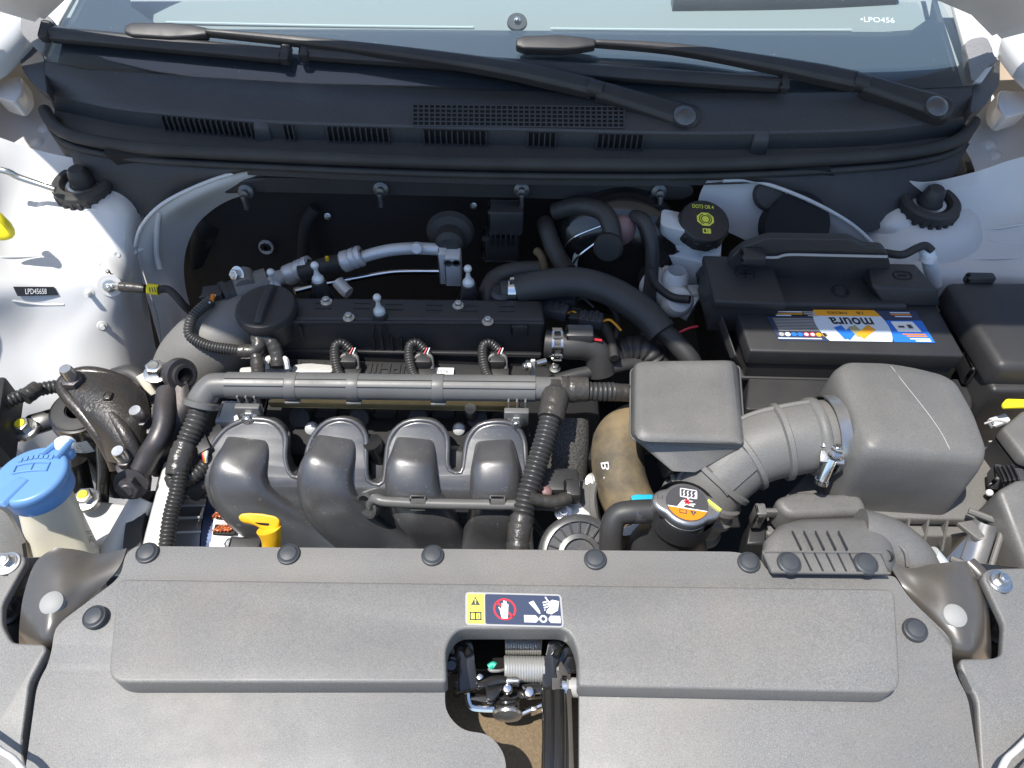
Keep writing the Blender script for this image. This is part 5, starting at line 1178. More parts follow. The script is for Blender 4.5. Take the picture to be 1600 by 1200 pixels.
mb = MB('p_pale'); mb.tube([P(1432, 878, -.036), P(1452, 902, -.044)], .0235, 20); mb.out('foil_end', sn, 60)
lipq = [P(1192, 862, .013), P(1376, 864, .013), P(1390, 896, .013), P(1206, 894, .013)]
mb = MB('ductp'); mb.prism([p - UP * .005 for p in fillet(lipq, .004)], UP * .005, bevel=.0012); mb.out('clip_lip', sn)
mb = MB('ductp'); mb.tube([p + UP * .0004 for p in (lipq[0], lipq[1], lipq[2], lipq[3], lipq[0])], .0012, 6, raw=True); mb.out('lip_edge', sn)
for k in range(5):
    mb = MB('black'); a = 1238 + k * 18
    mb.tube([P(a, 830, .0105), P(a + 8, 846, .0125), P(a + 14, 858, .0135)], .0010, 6); mb.tube([P(a + 16, 863, .0132), P(a + 31, 894, .0132)], .0010, 6); mb.out('groove', sn)
for a, b in ((1233, 880), (1353, 881)): put(CLIP, sn, P(a, b, .0135), rot_to((.03, -.04, 1)), .88, 'push_clip')
mb = MB('dark'); p = P(1387, 868, .004); mb.lathe([(S(10, p), 0), (S(6, p), -.002), (0, -.004)], p, UP, 16); mb.out('eyelet', sn)

# ================================================================== intake duct with ribs and hose clamp
du = thing('intake_duct', 'ribbed grey rubber intake duct curving from the airbox to the throttle', 'duct', P(1230, 690, -.05))
dpath = [P(1326, 678, -.012), P(1290, 680, -.012), P(1232, 688, -.016), P(1172, 705, -.026), P(1120, 745, -.045), P(1080, 800, -.085), P(1040, 850, -.13)]
dp = spline(dpath, 60)
mb = MB('ductr'); mb.tube(dp, .038, 30, raw=True); mb.out('hose', du, 60)
def hoop(t_, r, w_, m='ductr', name='hoop_rib'):
    i = int(t_ * 59); p = dp[i]; d = (dp[min(i + 1, 59)] - dp[max(i - 1, 0)]).normalized()
    mb = MB(m); mb.lathe([(r - .004, -w_), (r, -w_ * .6), (r, w_ * .6), (r - .004, w_)], p, d, 40); return mb.out(name, du, 60)
for t_ in (.30, .47, .60, .68, .76, .84): hoop(t_, .0418, .0042)
hoop(.165, .042, .006); hoop(.02, .0415, .004)
for an in (35, 100):
    mb = MB('ductr'); pts = []
    for i in range(8, 56, 3):
        p = dp[i]; d = (dp[i + 1] - dp[i - 1]).normalized(); x = (UP - d * UP.dot(d)).normalized(); y = d.cross(x); a = R(an); pts.append(p + (x * math.cos(a) + y * math.sin(a)) * .0385)
    mb.tube(pts, .0032, 8); mb.out('long_rib', du, 60)
mb = MB('ductp'); i = 32; p = dp[i]; d = (dp[i + 1] - dp[i - 1]).normalized(); x = (V((0, -.6, .8)) - d * V((0, -.6, .8)).dot(d)).normalized(); y = d.cross(x)
mb.skin([[p + d * a * .022 + (x * math.cos(b) + y * math.sin(b)) * .0392 for b in (-.35, 0, .35)] for a in (-1, 1)], 8, thick=.0006); mb.out('part_plate', du)
hc_ = thing('hose_clamp', 'shiny steel hose clamp with bolt where the duct meets the airbox', 'hose clamp', P(1300, 700, 0))
i = 5; p = dp[i]; d = (dp[i + 1] - dp[i - 1]).normalized(); mb = MB('capm'); mb.lathe([(.0415, -.006), (.0425, -.006), (.0425, .006), (.0415, .006)], p, d, 48); mb.lathe([(.0426, .003), (.0432, .003), (.0432, .006), (.0426, .006)], p, d, 48); mb.out('band', hc_, 40)
c = P(1300, 716, .004); mb = MB('capm'); mb.prism([c + V(v) for v in ((-.013, -.004, -.003), (.011, -.007, -.003), (.012, .004, .002), (-.011, .006, .002))], (0, 0, .003), bevel=.0006); mb.tube([c + V((-.002, .02, .012)), c + V((-.006, .008, .006))], .004, 8, squash=1.6); mb.out('clamp_ears', hc_, kind='stuff')
mb = MB('chrome'); mb.hexbolt(c + V((.003, .004, .003)), (.15, .25, 1), .0065, .007); mb.out('clamp_bolt', hc_)
mb = MB('chrome'); mb.tube([c + V((0, 0, 0)), c + V((-.006, -.012, -.022))], .006, 14); mb.lathe([(.0075, 0), (.0075, .004), (0, .005)], c + V((-.006, -.012, -.022)), (-.2, -.4, -.9), 16); mb.out('clamp_screw', hc_)

# ================================================================== resonator box
rs = thing('resonator_box', 'square grey resonator box with rounded edges left of the airbox', 'resonator', P(1075, 640, 0))
tq = [P(988, 585, .022), P(996, 562, .022), P(1138, 559, .022), P(1150, 572, .022), P(1162, 690, .022), P(1010, 684, .022)]
mq = [P(986, 672, .0), P(986, 580, .0), P(1140, 560, .0), P(1160, 570, .0), P(1163, 694, .012), P(1008, 704, .0)]
mb = MB('ductp'); tq2 = fillet([P(992, 562, .024), P(1146, 560, .024), P(1161, 692, .020), P(990, 688, .022)], [.010, .008, .006, .016], 4)
lowq = fillet([P(986, 575, -.03), P(1155, 572, -.03), P(1164, 700, .006), P(985, 690, .0)], [.010, .008, .006, .016], 4)
botq = fillet([P(1010, 640, -.06), P(1140, 640, -.06), P(1090, 738, -.015), P(1048, 736, -.015)], [.006, .006, .004, .004], 4)
def lerp_ring(a, b, t_): return [p.lerp(q, t_) for p, q in zip(a, b)]
def shrink(r, s_, dz): 
    c = sum(r, V()) / len(r); return [c + (p - c) * s_ + V((0, 0, dz)) for p in r]
mb.rings([botq, lowq, lerp_ring(lowq, tq2, .45), lerp_ring(lowq, tq2, .75), shrink(tq2, .985, -.003), shrink(tq2, .95, 0), shrink(tq2, .8, .0012)]); mb.out('box', rs, 50)
mb = MB('ductp'); e = [p + V((0, 0, 0)) for p in lowq]; mb.tube(e + [e[0]], .0016, 8, raw=True); mb.out('seam', rs, 60)
mb = MB('black'); mb.rings([[p + V((0, .02, -.05)) for p in shrink(botq, .9, 0)], shrink(botq, .93, .003)]); mb.out('neck', rs)

# ================================================================== radiator cap, hoses, throttle
nk = thing('filler_neck', 'black coolant filler neck under its stamped metal cap with orange warning print', 'filler neck', P(1070, 860, -.08))
cc_ = P(1073, 788, -.004); axc = V((.05, .05, 1)).normalized()
mb = MB('black'); mb.lathe([(.046, -.14), (.042, -.085), (.034, -.062), (.028, -.055), (.028, -.030), (.031, -.028), (.031, -.004)], cc_, axc, 32); mb.out('neck', nk, 50)
mb = MB('gloss'); mb.tube([P(1040, 800, -.03), P(1002, 800, -.025), P(990, 800, -.024)], .012, 16); mb.out('spigot', nk, 60)
k = S(.9, cc_); x, y, z = frame(axc, (1, -.14, 0))
outl = []
for i in range(72):
    a = 2 * math.pi * i / 72; b = abs(math.cos(a)); r = k * (44 + 16 * max(0, (b - .80) / .20) ** 1.3); outl.append(cc_ + (x * math.cos(a) + y * math.sin(a)) * r)
mb = MB('capm'); mb.prism([p - z * .012 for p in outl], z * .014, bevel=.0035, seg=3); rc = mb.out('radiator_cap', nk, 40)
mb = MB('capm'); mb.lathe([(k * 44, -.022), (k * 44.5, -.008), (k * 40, -.006)], cc_, axc, 40)
mb.out('skirt', rc, 50)
mb = MB('p_dgrey'); mb.lathe([(k * 37, .0021), (k * 36.5, .0027), (0, .0027)], cc_, axc, 48); D = lambda u, v, h=.003: cc_ + x * (k * u) + y * (k * v) + z * h
def dd(pts, m, h=.0030): mb.use(m).flat([D(a, b, h) for a, b in pts])
oc = [(math.cos(a) * 36, math.sin(a) * 36) for a in (math.pi * (1.0 + (i / 20)) for i in range(21))]
dd([(a, b) for a, b in [(math.cos(R(t_)) * 36, math.sin(R(t_)) * 36) for t_ in range(202, 339, 8)]], 'p_orange')
dd([(-34, -13.5), (34, -13.5), (34, -11.5), (-34, -11.5)], 'p_white', .0032)
for q_ in ([(-13, 10), (17, 10), (17, 12), (-13, 12)], [(-13, 27), (17, 27), (17, 29), (-13, 29)], [(-13, 10), (-11, 10), (-11, 29), (-13, 29)], [(15, 10), (17, 10), (17, 29), (15, 29)], [(0, 3), (3, 3), (3, 10), (0, 10)], [(-6, 3), (9, 3), (9, 5), (-6, 5)]): dd(q_, 'p_white', .0032)
for i in range(4):
    u = -8 + i * 6.6; dd([(u, 13), (u + 2, 13), (u + 4, 18), (u + 2, 20), (u + 4, 25), (u + 2, 25), (u, 20), (u + 2, 18)], 'p_white', .0032)
dd([(-18, -11.5), (-8, -11.5), (-2, -5), (10, -7), (12, -5), (2, -1), (-8, 4), (-10, 2)], 'p_white', .0032); dd([(2, -2), (13, 0), (14, -2), (4, -4)], 'p_white', .0032)
for a in (0, 60, 120): 
    c_, s_ = math.cos(R(a)), math.sin(R(a)); dd([(c_ * 6 - s_ * 1.6 - 1, s_ * 6 + c_ * 1.6 + 1), (-c_ * 6 - s_ * 1.6 - 1, -s_ * 6 + c_ * 1.6 + 1), (-c_ * 6 + s_ * 1.6 - 1, -s_ * 6 - c_ * 1.6 + 1), (c_ * 6 + s_ * 1.6 - 1, s_ * 6 - c_ * 1.6 + 1)], 'p_red', .0035)
dd([(4, -16), (16, -16), (10, -26)], 'p_dgrey', .0032); dd([(-14, -16), (-1, -16), (-1, -24), (-14, -24)], 'p_dgrey', .0032); dd([(-12.5, -17.5), (-2.5, -17.5), (-2.5, -22.5), (-12.5, -22.5)], 'p_orange', .0034); dd([(9.2, -17.5), (10.8, -17.5), (10.4, -23), (9.6, -23)], 'p_orange', .0034)
mb.use('p_dgrey').text('1.1', D(-47, 4, .0024), x, y, k * 9, k * 8, 0); mb.out('warning_print', rc, 0)
mb = MB('p_lime'); mb.tube([D(36, 12, .0025), D(46, 4, .0025), D(58, -5, .0025)], .0026, 8, squash=.5); mb.out('paint_mark', rc)
ho = thing('coolant_hose', 'dusty tan coolant hose bending down beside the resonator box', 'hose', P(975, 760, -.08))
hp = [P(1018, 668, -.085), P(990, 672, -.075), P(968, 690, -.07), P(966, 730, -.075), P(978, 775, -.085), P(1000, 815, -.105), P(1010, 850, -.13)]
mb = MB('tan'); mb.tube(hp, lambda t: .0315 - .004 * t, 26); mb.out('hose_wall', ho, 60)
mb = MB('p_white'); c = P(947, 738, -.055); 
mb.text('B 3', c, (.2, -.8, -.55), (-.75, .1, -.4), .022, .009, .001); mb.out('white_stamp', ho, 0)
for f, m in ((.72, 'tan'),):
    pass
hpp = spline(hp, 60); i = 47; p = hpp[i]; d = (hpp[i + 1] - hpp[i - 1]).normalized()
cl = thing('spring_clamp', 'pale steel spring clamp with blue paint marks on the tan hose', 'hose clamp', p)
mb = MB('p_white'); mb.lathe([(.0295, -.005), (.0305, -.005), (.0305, .005), (.0295, .005)], p, d, 36); mb.out('band', cl)
mb = MB('p_cyan'); q_ = p + V((.006, -.004, .030)); mb.box(P(1003, 782, -.062), (.024, .014, .003), bevel=.0008); mb.out('blue_tab', cl); mb = MB('p_cyan'); mb.box(P(1022, 812, -.075), (.028, .012, .003), bevel=.0008); mb.out('blue_tab', cl)
mb = MB('p_lime'); mb.box(P(1020, 786, -.058), (.012, .008, .003), bevel=.0008); mb.out('yellow_mark', cl); mb = MB('p_lime'); mb.box(P(1022, 818, -.07), (.010, .005, .003), bevel=.0008); mb.out('yellow_mark', cl)
run('overflow_hose', 'thin black hose bending from the radiator cap neck down behind the cover', PP([(1022, 798, -.024), (985, 800, -.024), (964, 806, -.028), (955, 830, -.04), (954, 880, -.07)]), .0118, 'hose', None, 'black rubber hoses', cat='hose')
tb = thing('throttle_body', 'silver throttle body with ribbed black cover behind the front cover', 'throttle', P(910, 820, -.11))
mb = MB('cast'); mb.prism(fillet(PP([(880, 770, -.12), (935, 772, -.12), (946, 860, -.14), (880, 870, -.14)]), .006), (0, 0, -.05), bevel=.004); mb.out('housing', tb)
mb = MB('alu'); mb.box(P(905, 790, -.10), (.04, .035, .02), bevel=.003); mb.out('flange', tb)
c = P(905, 868, -.10); ax_ = V((.05, -.45, .9)).normalized()
mb = MB('gloss'); mb.lathe([(.044, -.02), (.044, .0), (.041, .003), (.036, .004), (.035, .0), (.024, .0), (.023, .004), (.018, .005), (.017, .0), (0, .0)], c, ax_, 40); mb.out('ribbed_cover', tb, 40)
x, y, z = frame(ax_)
for i in range(20):
    a = 2 * math.pi * i / 20; d = x * math.cos(a) + y * math.sin(a); mb = MB('black'); mb.box(c + d * .0295 + z * .0015, (.012, .0016, .004), (d, z.cross(d), z)); mb.out('cover_rib', tb)
for a, b in ((928, 752), (880, 800)): bolt(tb, P(a, b, -.085), (0, -.3, 1), .0065)
mb = MB('ductp'); mb.lathe([(.03, -.02), (.032, .0), (.032, .006), (.029, .008)], P(935, 790, -.11), (.75, -.2, .5), 28); mb.lathe([(.034, .008), (.034, .014), (.03, .014)], P(935, 790, -.11), (.75, -.2, .5), 28); mb.out('inlet_collar', tb, kind='stuff')
t = thing('sensor_plug', 'black wiring plug with brown tip left of the throttle body', 'connector', P(870, 765, -.07))
mb = MB('black'); mb.box(P(872, 756, -.075), (.045, .03, .022), bevel=.004); mb.out('plug_body', t); mb = MB('black'); mb.box(P(893, 768, -.07), (.018, .022, .02), bevel=.003); mb.out('plug_socket', t); mb = MB('pink'); mb.ball(P(852, 770, -.066), .008, n=14); mb.out('brown_tip', t)
mb = MB('tape'); mb.wrap(PP([(826, 778, -.05), (845, 782, -.055), (868, 784, -.058), (888, 778, -.062)]), .0068, .008); mb.out('taped_lead', t, 60); mb = MB('p_white'); mb.tube(PP([(886, 776, -.06), (889, 770, -.056)]), .0018, 6); mb.out('pale_wire', t)
fc = thing('foam_sleeve', 'grey foam sleeve round a pipe between the loom and the tan hose', 'sleeve', P(890, 700, -.12))
mb = MB('foam'); mb.tube([P(888, 655, -.08), P(888, 700, -.10), P(885, 742, -.125)], .025, 24); mb.out('foam_wall', fc, 60)
# ================================================================== behind the engine
ac = thing('air_conditioning_pipe', 'silver pipes with crimped black hose leading to a silver block on the bulkhead', 'pipe', Py(600, 410, .82))
Y = .83
mb = MB('alu'); mb.tube([Py(692, 390, Y), Py(650, 388, Y), Py(615, 390, Y - .004), (Py(585, 396, Y - .008)), Py(560, 404, Y - .012)], .0085, 18); mb.out('thick_pipe', ac, 60)
mb = MB('rubber'); mb.tube([Py(552, 406, Y - .012), Py(510, 415, Y - .018), Py(470, 428, Y - .024)], .0125, 18); mb.out('hose', ac, 60)
for (a, b), (c, d) in (((566, 399), (534, 410)), ((486, 414), (446, 432))):
    p, q = Py(a, b, Y - .012), Py(c, d, Y - .016); L_ = (q - p).length; mb = MB('alu')
    mb.lathe([(.009, 0), (.0145, .001), (.0148, L_ * .2), (.0132, L_ * .26), (.0148, L_ * .32), (.0148, L_ * .5), (.0132, L_ * .56), (.0148, L_ * .62), (.0150, L_ * .92), (.0125, L_)], p, q - p, 26)
    for i in range(8):
        pass
    mb.out('crimp_sleeve', ac, 40)
mb = MB('alu'); mb.tube([Py(446, 432, Y - .016), Py(432, 436, Y - .03), Py(424, 448, Y - .05)], .0105, 16); mb.out('pipe_end', ac, 60)
mb = MB('chrome'); mb.tube([Py(692, 424, Y), Py(640, 424, Y), Py(606, 426, Y - .003), Py(560, 434, Y - .012), Py(500, 445, Y - .03), Py(460, 455, Y - .05)], .0048, 14); mb.out('thin_pipe', ac, 60)
p, q = Py(685, 410, Y - .004), Py(719, 410, Y - .004); mb = MB('alu'); mb.box((p + q) / 2 + V((-.008, 0, 0)), (.012, .03, .056), bevel=.002); mb.box((p + q) / 2 + V((.006, -.006, 0)), ((q - p).length * .72, .03, .052), bevel=.002); mb.out('block', ac, 30, kind='stuff')
for a in (700, 713): mb = MB('p_dgrey'); p = Py(a, 411, Y - .026); mb.lathe([(.0058, .0005), (.0048, .001), (.004, -.001), (0, -.001)], p, (0, -1, 0), 16); mb.out('block_hole', ac)
mb = MB('rubber'); p = Py(704, 362, .86); mb.lathe([(.034, .0), (.030, .008), (.020, .012), (.019, .03), (.012, .036), (0, .036)], p, (0, -1, .1), 26); mb.out('rubber_boot', ac)
mb = MB('p_pale'); mb.lathe([(.0075, 0), (.0075, .008), (.006, .010), (0, .010)], Py(652, 386, Y - .008), (0, -1, .4), 16); mb.out('valve_cap', ac)
mb = MB('alu'); mb.tube([Py(528, 440, .80), Py(538, 452, .79), Py(545, 458, .785)], .009, 14); mb.out('clip_bracket', ac, 60)
mb = MB('yellow'); mb.box(Py(511, 404, Y - .028), (.004, .004, .006)); mb.out('yellow_dot', ac)

# vacuum pump and sensor left of the oil cap
vs = thing('cam_sensor', 'grey cylinder with black plug and bolted ear left of the oil cap', 'sensor', P(380, 455, -.05))
mb = MB('timing'); mb.tube([P(420, 444, -.045), P(370, 458, -.045)], .0215, 24); mb.out('barrel', vs, 40)
mb = MB('black'); mb.tube([P(376, 457, -.045), P(352, 464, -.045)], .0185, 20); mb.tube([P(358, 462, -.045), P(350, 465, -.045)], .0205, 20); mb.out('plug', vs, 40)
mb = MB('black'); mb.box(P(334, 463, -.042), (.03, .022, .022), (V((.95, .1, .1)).normalized(), V((-.1, .95, 0)).normalized(), UP), bevel=.003); mb.out('plug_head', vs)
mb = MB('p_orange'); mb.tube([P(333, 462, -.028), P(330, 470, -.026)], .003, 8); mb.use('p_pale').tube([P(336, 461, -.028), P(326, 474, -.026)], .0016, 6); mb.out('plug_wires', vs, kind='stuff')
mb = MB('timing'); mb.tube([P(384, 448, -.03), P(380, 428, -.028)], .013, 16, squash=1); mb.out('ear', vs, 60); bolt(vs, P(372, 428, -.016), (-.35, -.75, .5), .0068)

def hose(label, path, r, m='hose', group='black rubber hoses', name='rubber_hose'):
    mb = MB(m); mb.tube(path, r, 18, steps=48); return mb.out(name, smooth=60, label=label, cat='hose', group=group)
hose('black hose dropping from the bulkhead beside the black box', [Py(852, 348, .88), Py(856, 362, .86), Py(864, 385, .84), Py(876, 408, .82), Py(888, 425, .80)], .0125)
hose('fat black hose arching from the clamp towards the battery side', [P(808, 452, -.03), P(850, 444, -.022), P(905, 441, -.018), P(960, 458, -.024), P(1010, 492, -.035), P(1034, 520, -.045)], lambda t: .019)
hose('thinner black hose continuing behind the resonator box', [P(1026, 510, -.045), P(1050, 530, -.055), P(1078, 562, -.07), P(1090, 590, -.09)], .0125)
hose('lettered black hose curling over behind the head cover', [P(764, 470, -.06), P(764, 452, -.05), P(776, 434, -.045), P(805, 424, -.04), P(842, 422, -.04)], .0125)
hose('black hose looping under the flap towards the brake booster', [Py(868, 330, .885), Py(905, 322, .87), Py(940, 330, .85), Py(954, 352, .83), Py(958, 385, .81)], .0125)
hose('black hose dropping beside the pink valve', [Py(985, 338, .85), Py(1006, 345, .83), Py(1018, 380, .81), Py(1018, 430, .79), Py(1012, 480, .77)], .0095)
hose('black pipe running level behind the loom towards the battery', [P(852, 600, -.09), P(900, 586, -.085), P(960, 574, -.085), P(1000, 566, -.09)], .0085)
hose('thin black cable across the white brake cylinder', [Py(1015, 420, .77), Py(1025, 445, .76), Py(1050, 464, .75), Py(1078, 468, .74)], .0055)
cl2 = thing('spring_clip', 'bright steel spring clip on the hose at the head cover end', 'hose clamp', P(800, 450, -.03))
mb = MB('hose'); mb.tube([P(782, 455, -.03), P(826, 452, -.03)], .0135, 18); mb.out('hose_end', cl2, 60); mb = MB('chrome'); mb.lathe([(.014, -.005), (.0148, -.005), (.0148, .005), (.014, .005)], P(800, 454, -.03), (1, 0, 0), 28); mb.box(P(800, 440, -.012), (.006, .004, .012), bevel=.001); mb.out('band', cl2, kind='stuff')
mb = MB('black'); mb.lathe([(.014, -.02), (.014, .006), (.010, .010), (0, .01)], P(783, 462, -.035), UP, 18); mb.out('spigot', cl2)
ho2 = thing('breather_hose', 'black breather hose with silver ladder clamp at the head cover end', 'hose', P(880, 540, -.06))
mb = MB('hose'); mb.tube([P(852, 536, -.055), P(890, 540, -.055), P(915, 542, -.058), P(932, 552, -.066), P(940, 585, -.09)], .0175, 20); mb.out('hose_wall', ho2, 60)
mb = MB('chrome'); c = P(870, 538, -.055)
for s_ in (-1, 1): mb.lathe([(.0182, -.0015), (.0190, -.0015), (.0190, .0015), (.0182, .0015)], c + V((s_ * .0055, 0, 0)), (1, 0, 0), 30)
for i in range(10):
    a = i * math.pi / 5; mb.box(c + V((0, math.cos(a) * .0187, math.sin(a) * .0187)), (.012, .003, .003))
mb.out('ladder_clamp', ho2, kind='stuff')
mb = MB('gloss'); mb.box(P(905, 524, -.04), (.034, .02, .02), bevel=.003); mb.out('breather_plug', ho2); mb = MB('p_red'); mb.tube([P(925, 530, -.04), P(940, 532, -.042)], .0016, 6); mb.out('red_wire', ho2)
# cluster of connectors
for lab_, px, py, ang, m in (('grey and black plug with yellow wire beside the head cover', 868, 486, .35, 'p_dgrey'), ('grey plug lying right of the yellow wire', 922, 500, .25, 'p_dgrey'), ('small black plug under the fat hose', 880, 470, .1, 'black')):
    t = thing('wire_connector', lab_, 'connector', P(px, py, -.06), 'plugs beside the head cover')
    u = V((math.cos(ang), -math.sin(ang), .1)).normalized(); v_ = UP.cross(u).normalized(); ax3 = (u, v_, u.cross(v_))
    c = P(px, py, -.055); mb = MB(m); mb.box(c, (.034, .018, .016), ax3, bevel=.003); bd = mb.out('housing', t)
    mb = MB('black'); mb.box(c - u * .02, (.014, .021, .019), ax3, bevel=.002); mb.out('collar', t)
    for k in range(3): mb = MB(m); mb.box(c + u * (-.008 + k * .008) + UP * .009, (.003, .015, .003), ax3, bevel=.0006); mb.out('rib', bd)
    mb = MB('p_amber' if 'yellow' in lab_ else 'p_pale' if 'grey' in lab_ else 'black'); mb.tube([c + u * .016, c + u * .026 + UP * .004, c + u * .04 - V((0, .008, .004))], .0016, 6); mb.out('wire', t)
for k, (lab_, pts, m, r) in enumerate((('thin black wire arching under the fat hose', [(900, 462), (925, 460), (950, 475), (965, 500), (962, 530)], 'rubber', .003), ('taped harness branch below the plugs', [(930, 490), (945, 510), (955, 535), (960, 560)], 'rubber', .006), ('second thin wire below the plugs', [(930, 505), (950, 512), (958, 530), (952, 548)], 'rubber', .0025))):
    run('harness_wire', lab_, PP(pts, -.06), r, m, 'harness wires beside the head cover', cat='wire')
t = thing('heater_joint', 'black ribbed hose joint in the dark gap left of the battery', 'joint', P(990, 550, -.08))
mb = MB('hose'); mb.corr(PP([(955, 556, -.09), (985, 545, -.08), (1010, 548, -.08), (1020, 562, -.09)]), .017, .008, .12); mb.out('bellows', t, 60); mb = MB('hose'); mb.tube(PP([(1008, 520, -.085), (1024, 540, -.09), (1030, 580, -.1)]), .015, 16); mb.out('stub', t, 60)
mb = MB('tan'); mb.tube([Py(838, 392, .85), Py(846, 400, .84), Py(852, 420, .83)], .006, 10); mb.out('tie_clip', smooth=60, label='dull clip on the hoses below the black box', cat='clip')
# black box on the bulkhead
bx_ = thing('relay_housing', 'black ribbed box hanging on the bulkhead above the head cover', 'relay housing', Py(788, 360, .88))
p = Py(790, 340, .87); k = S(1, p)
mb = MB('black'); mb.box(p, (k * 56, .03, k * 46), bevel=.004); mb.out('upper', bx_); 
mb = MB('black'); mb.box(Py(782, 382, .875), (k * 62, .03, k * 52), bevel=.006); mb.out('lower', bx_)
for i in range(6): mb = MB('black'); mb.box(Py(766 + i * 8, 372, .857), (.003, .006, .026), bevel=.001); mb.out('rib', bx_)

# ================================================================== brakes
bb = thing('brake_booster', 'black round brake booster with pale ring behind the fluid reservoir', 'brake booster', Py(960, 400, .86))
c = Py(965, 392, .87); mb = MB('steelblk'); mb.lathe([(.10, .0), (.098, .012), (.092, .03), (.08, .042), (.05, .05), (.03, .052), (0, .052)], c, (-.15, -1, .2), 44); mb.out('shell', bb, 40)
mb = MB('p_pale'); mb.lathe([(.060, .0475), (.062, .050), (.056, .052), (.054, .050)], c, (-.15, -1, .2), 44, a0=R(0), a1=R(110), ref=(-1, 0, .3)); mb.out('pale_ring', bb, 40)
mb = MB('chrome'); mb.tube([c + V((-.085, -.03, .02)), c + V((-.07, -.04, .055)), c + V((-.035, -.045, .08))], .0012, 6); mb.tube([c + V((-.07, -.042, .0)), c + V((-.062, -.05, .03)), c + V((-.04, -.05, .055))], .0016, 6); mb.out('wire_spring', bb, kind='stuff')
mb = MB('pink'); mb.ball(Py(972, 360, .84), .022, .9, .8, 1.1, 20); mb.out('check_valve', bb, 60)
mb = MB('rubber'); mb.lathe([(.018, -.02), (.020, .0), (.016, .006), (0, .006)], Py(950, 388, .80), (-.2, -1, .3), 20); mb.out('rubber_elbow', bb)
br = thing('brake_reservoir', 'milky white brake fluid reservoir with black cap marked DOT3 OR 4', 'brake reservoir', Py(1075, 420, .74))
mb = MB('resv'); zt_ = .0
def rv(l): return fillet([P(a, b, z) for a, b, z in l], .008, 3)
r0 = rv([(1040, 400, -.10), (1108, 400, -.10), (1110, 380, -.09), (1040, 375, -.09)]); 
mb.rings([rv([(1044, 446, -.10), (1104, 452, -.10), (1106, 420, -.10), (1040, 410, -.10)]), rv([(1030, 395, -.048), (1120, 416, -.05), (1122, 384, -.05), (1026, 366, -.048)])]); mb.out('tank_base', br, 50)
mb = MB('resv'); mb.rings([rv([(1024, 384, -.045), (1126, 408, -.048), (1128, 372, -.045), (1024, 346, -.04)]), rv([(1024, 377, -.037), (1126, 399, -.040), (1128, 362, -.037), (1024, 338, -.032)])], bevel=.002); mb.out('rim', br, 40)
mb = MB('resv'); mb.rings([rv([(1028, 378, -.038), (1118, 396, -.040), (1120, 362, -.036), (1026, 340, -.032)]), rv([(1032, 352, .0), (1070, 362, .0), (1072, 334, .0), (1034, 326, .0)])]); mb.out('tank_top', br, 50)
c = P(1099, 350, -.004); axb = V((.10, -.32, 1)).normalized(); k = S(1, c)
mb = MB('resv'); mb.lathe([(k * 32, -.045), (k * 31, -.02), (k * 31, -.008)], c, axb, 32); mb.out('neck', br, 60)
mb = MB('black'); mb.lathe([(k * 35, -.016), (k * 39, -.014), (k * 40, .0), (k * 39, .006), (k * 37, .008), (0, .0085)], c, axb, 40); cp = mb.out('cap', br, 40)
x, y, z = frame(axb, (1, 0, 0))
for i in range(12):
    a = 2 * math.pi * i / 12 + .15; d = x * math.cos(a) + y * math.sin(a); mb = MB('black'); mb.box(c + d * k * 39.5 - z * .006, (.003, .008, .014), (d, z.cross(d), z), bevel=.001); mb.out('grip', cp)
mb = MB('p_lime'); E = lambda u, v, h=.0088: c + x * (k * u) + y * (k * v) + z * h
mb.text('DOT3 OR 4', E(-2, 25), x, y, k * 34, k * 7, 0, .01)
mb.flat([E(0 + 14.5 * math.cos(a), 2 + 13 * math.sin(a)) for a in (R(22.5 + 45 * i) for i in range(8))])
mb.flat(fillet([E(-6, -24), E(7, -24), E(7, -15), E(-6, -15)], .001))
mb.use('p_black')
for r_, a0_, a1_ in ((6.5, 0, 360), (9.5, 110, 250), (9.5, -70, 70)):
    st_ = 14; 
    for i in range(24 if a1_ - a0_ == 360 else st_):
        nn_ = 24 if a1_ - a0_ == 360 else st_; a, b = R(a0_ + (a1_ - a0_) * i / nn_), R(a0_ + (a1_ - a0_) * (i + 1) / nn_)
        mb.flat([E(math.cos(t_) * q_, 2 + math.sin(t_) * q_, .0092) for t_, q_ in ((a, r_ - .7), (a, r_ + .7), (b, r_ + .7), (b, r_ - .7))])
mb.text('i', E(2, -19.5, .0092), x, y, height=k * 5.5, depth=0); mb.flat([E(-4, -22, .0092), E(-1, -22, .0092), E(-1, -17, .0092), E(-4, -17, .0092)])
mb.out('cap_print', cp, 0)
mc = thing('brake_cylinder', 'pale brake master cylinder hanging below the fluid reservoir', 'brake cylinder', Py(1060, 455, .75))
mb = MB('resv'); mb.tube([P(1016, 436, -.085), P(1050, 460, -.085), P(1085, 480, -.09)], .022, 22); mb.out('barrel', mc, 60)
mb = MB('resv'); mb.lathe([(.016, -.03), (.018, .0), (.018, .02), (.012, .03)], P(1052, 448, -.075), UP, 20); mb.out('port', mc, 60)
mb = MB('resv'); mb.lathe([(.020, -.02), (.021, .0), (.016, .008), (0, .01)], P(1060, 470, -.07), (0, -.6, .8), 24); mb.out('end_plug', mc, 50)
mb = MB('alu'); mb.box(P(1082, 458, -.07), (.02, .02, .015), bevel=.003); mb.out('fitting', mc); bolt(mc, P(1040, 424, -.07), (0, -.4, 1), .006)
run('brake_wire', 'thin red and green wires left of the battery', PP([(1060, 520, -.06), (1076, 513, -.055), (1090, 510, -.055)]), .0015, 'p_red', None, cat='wire')
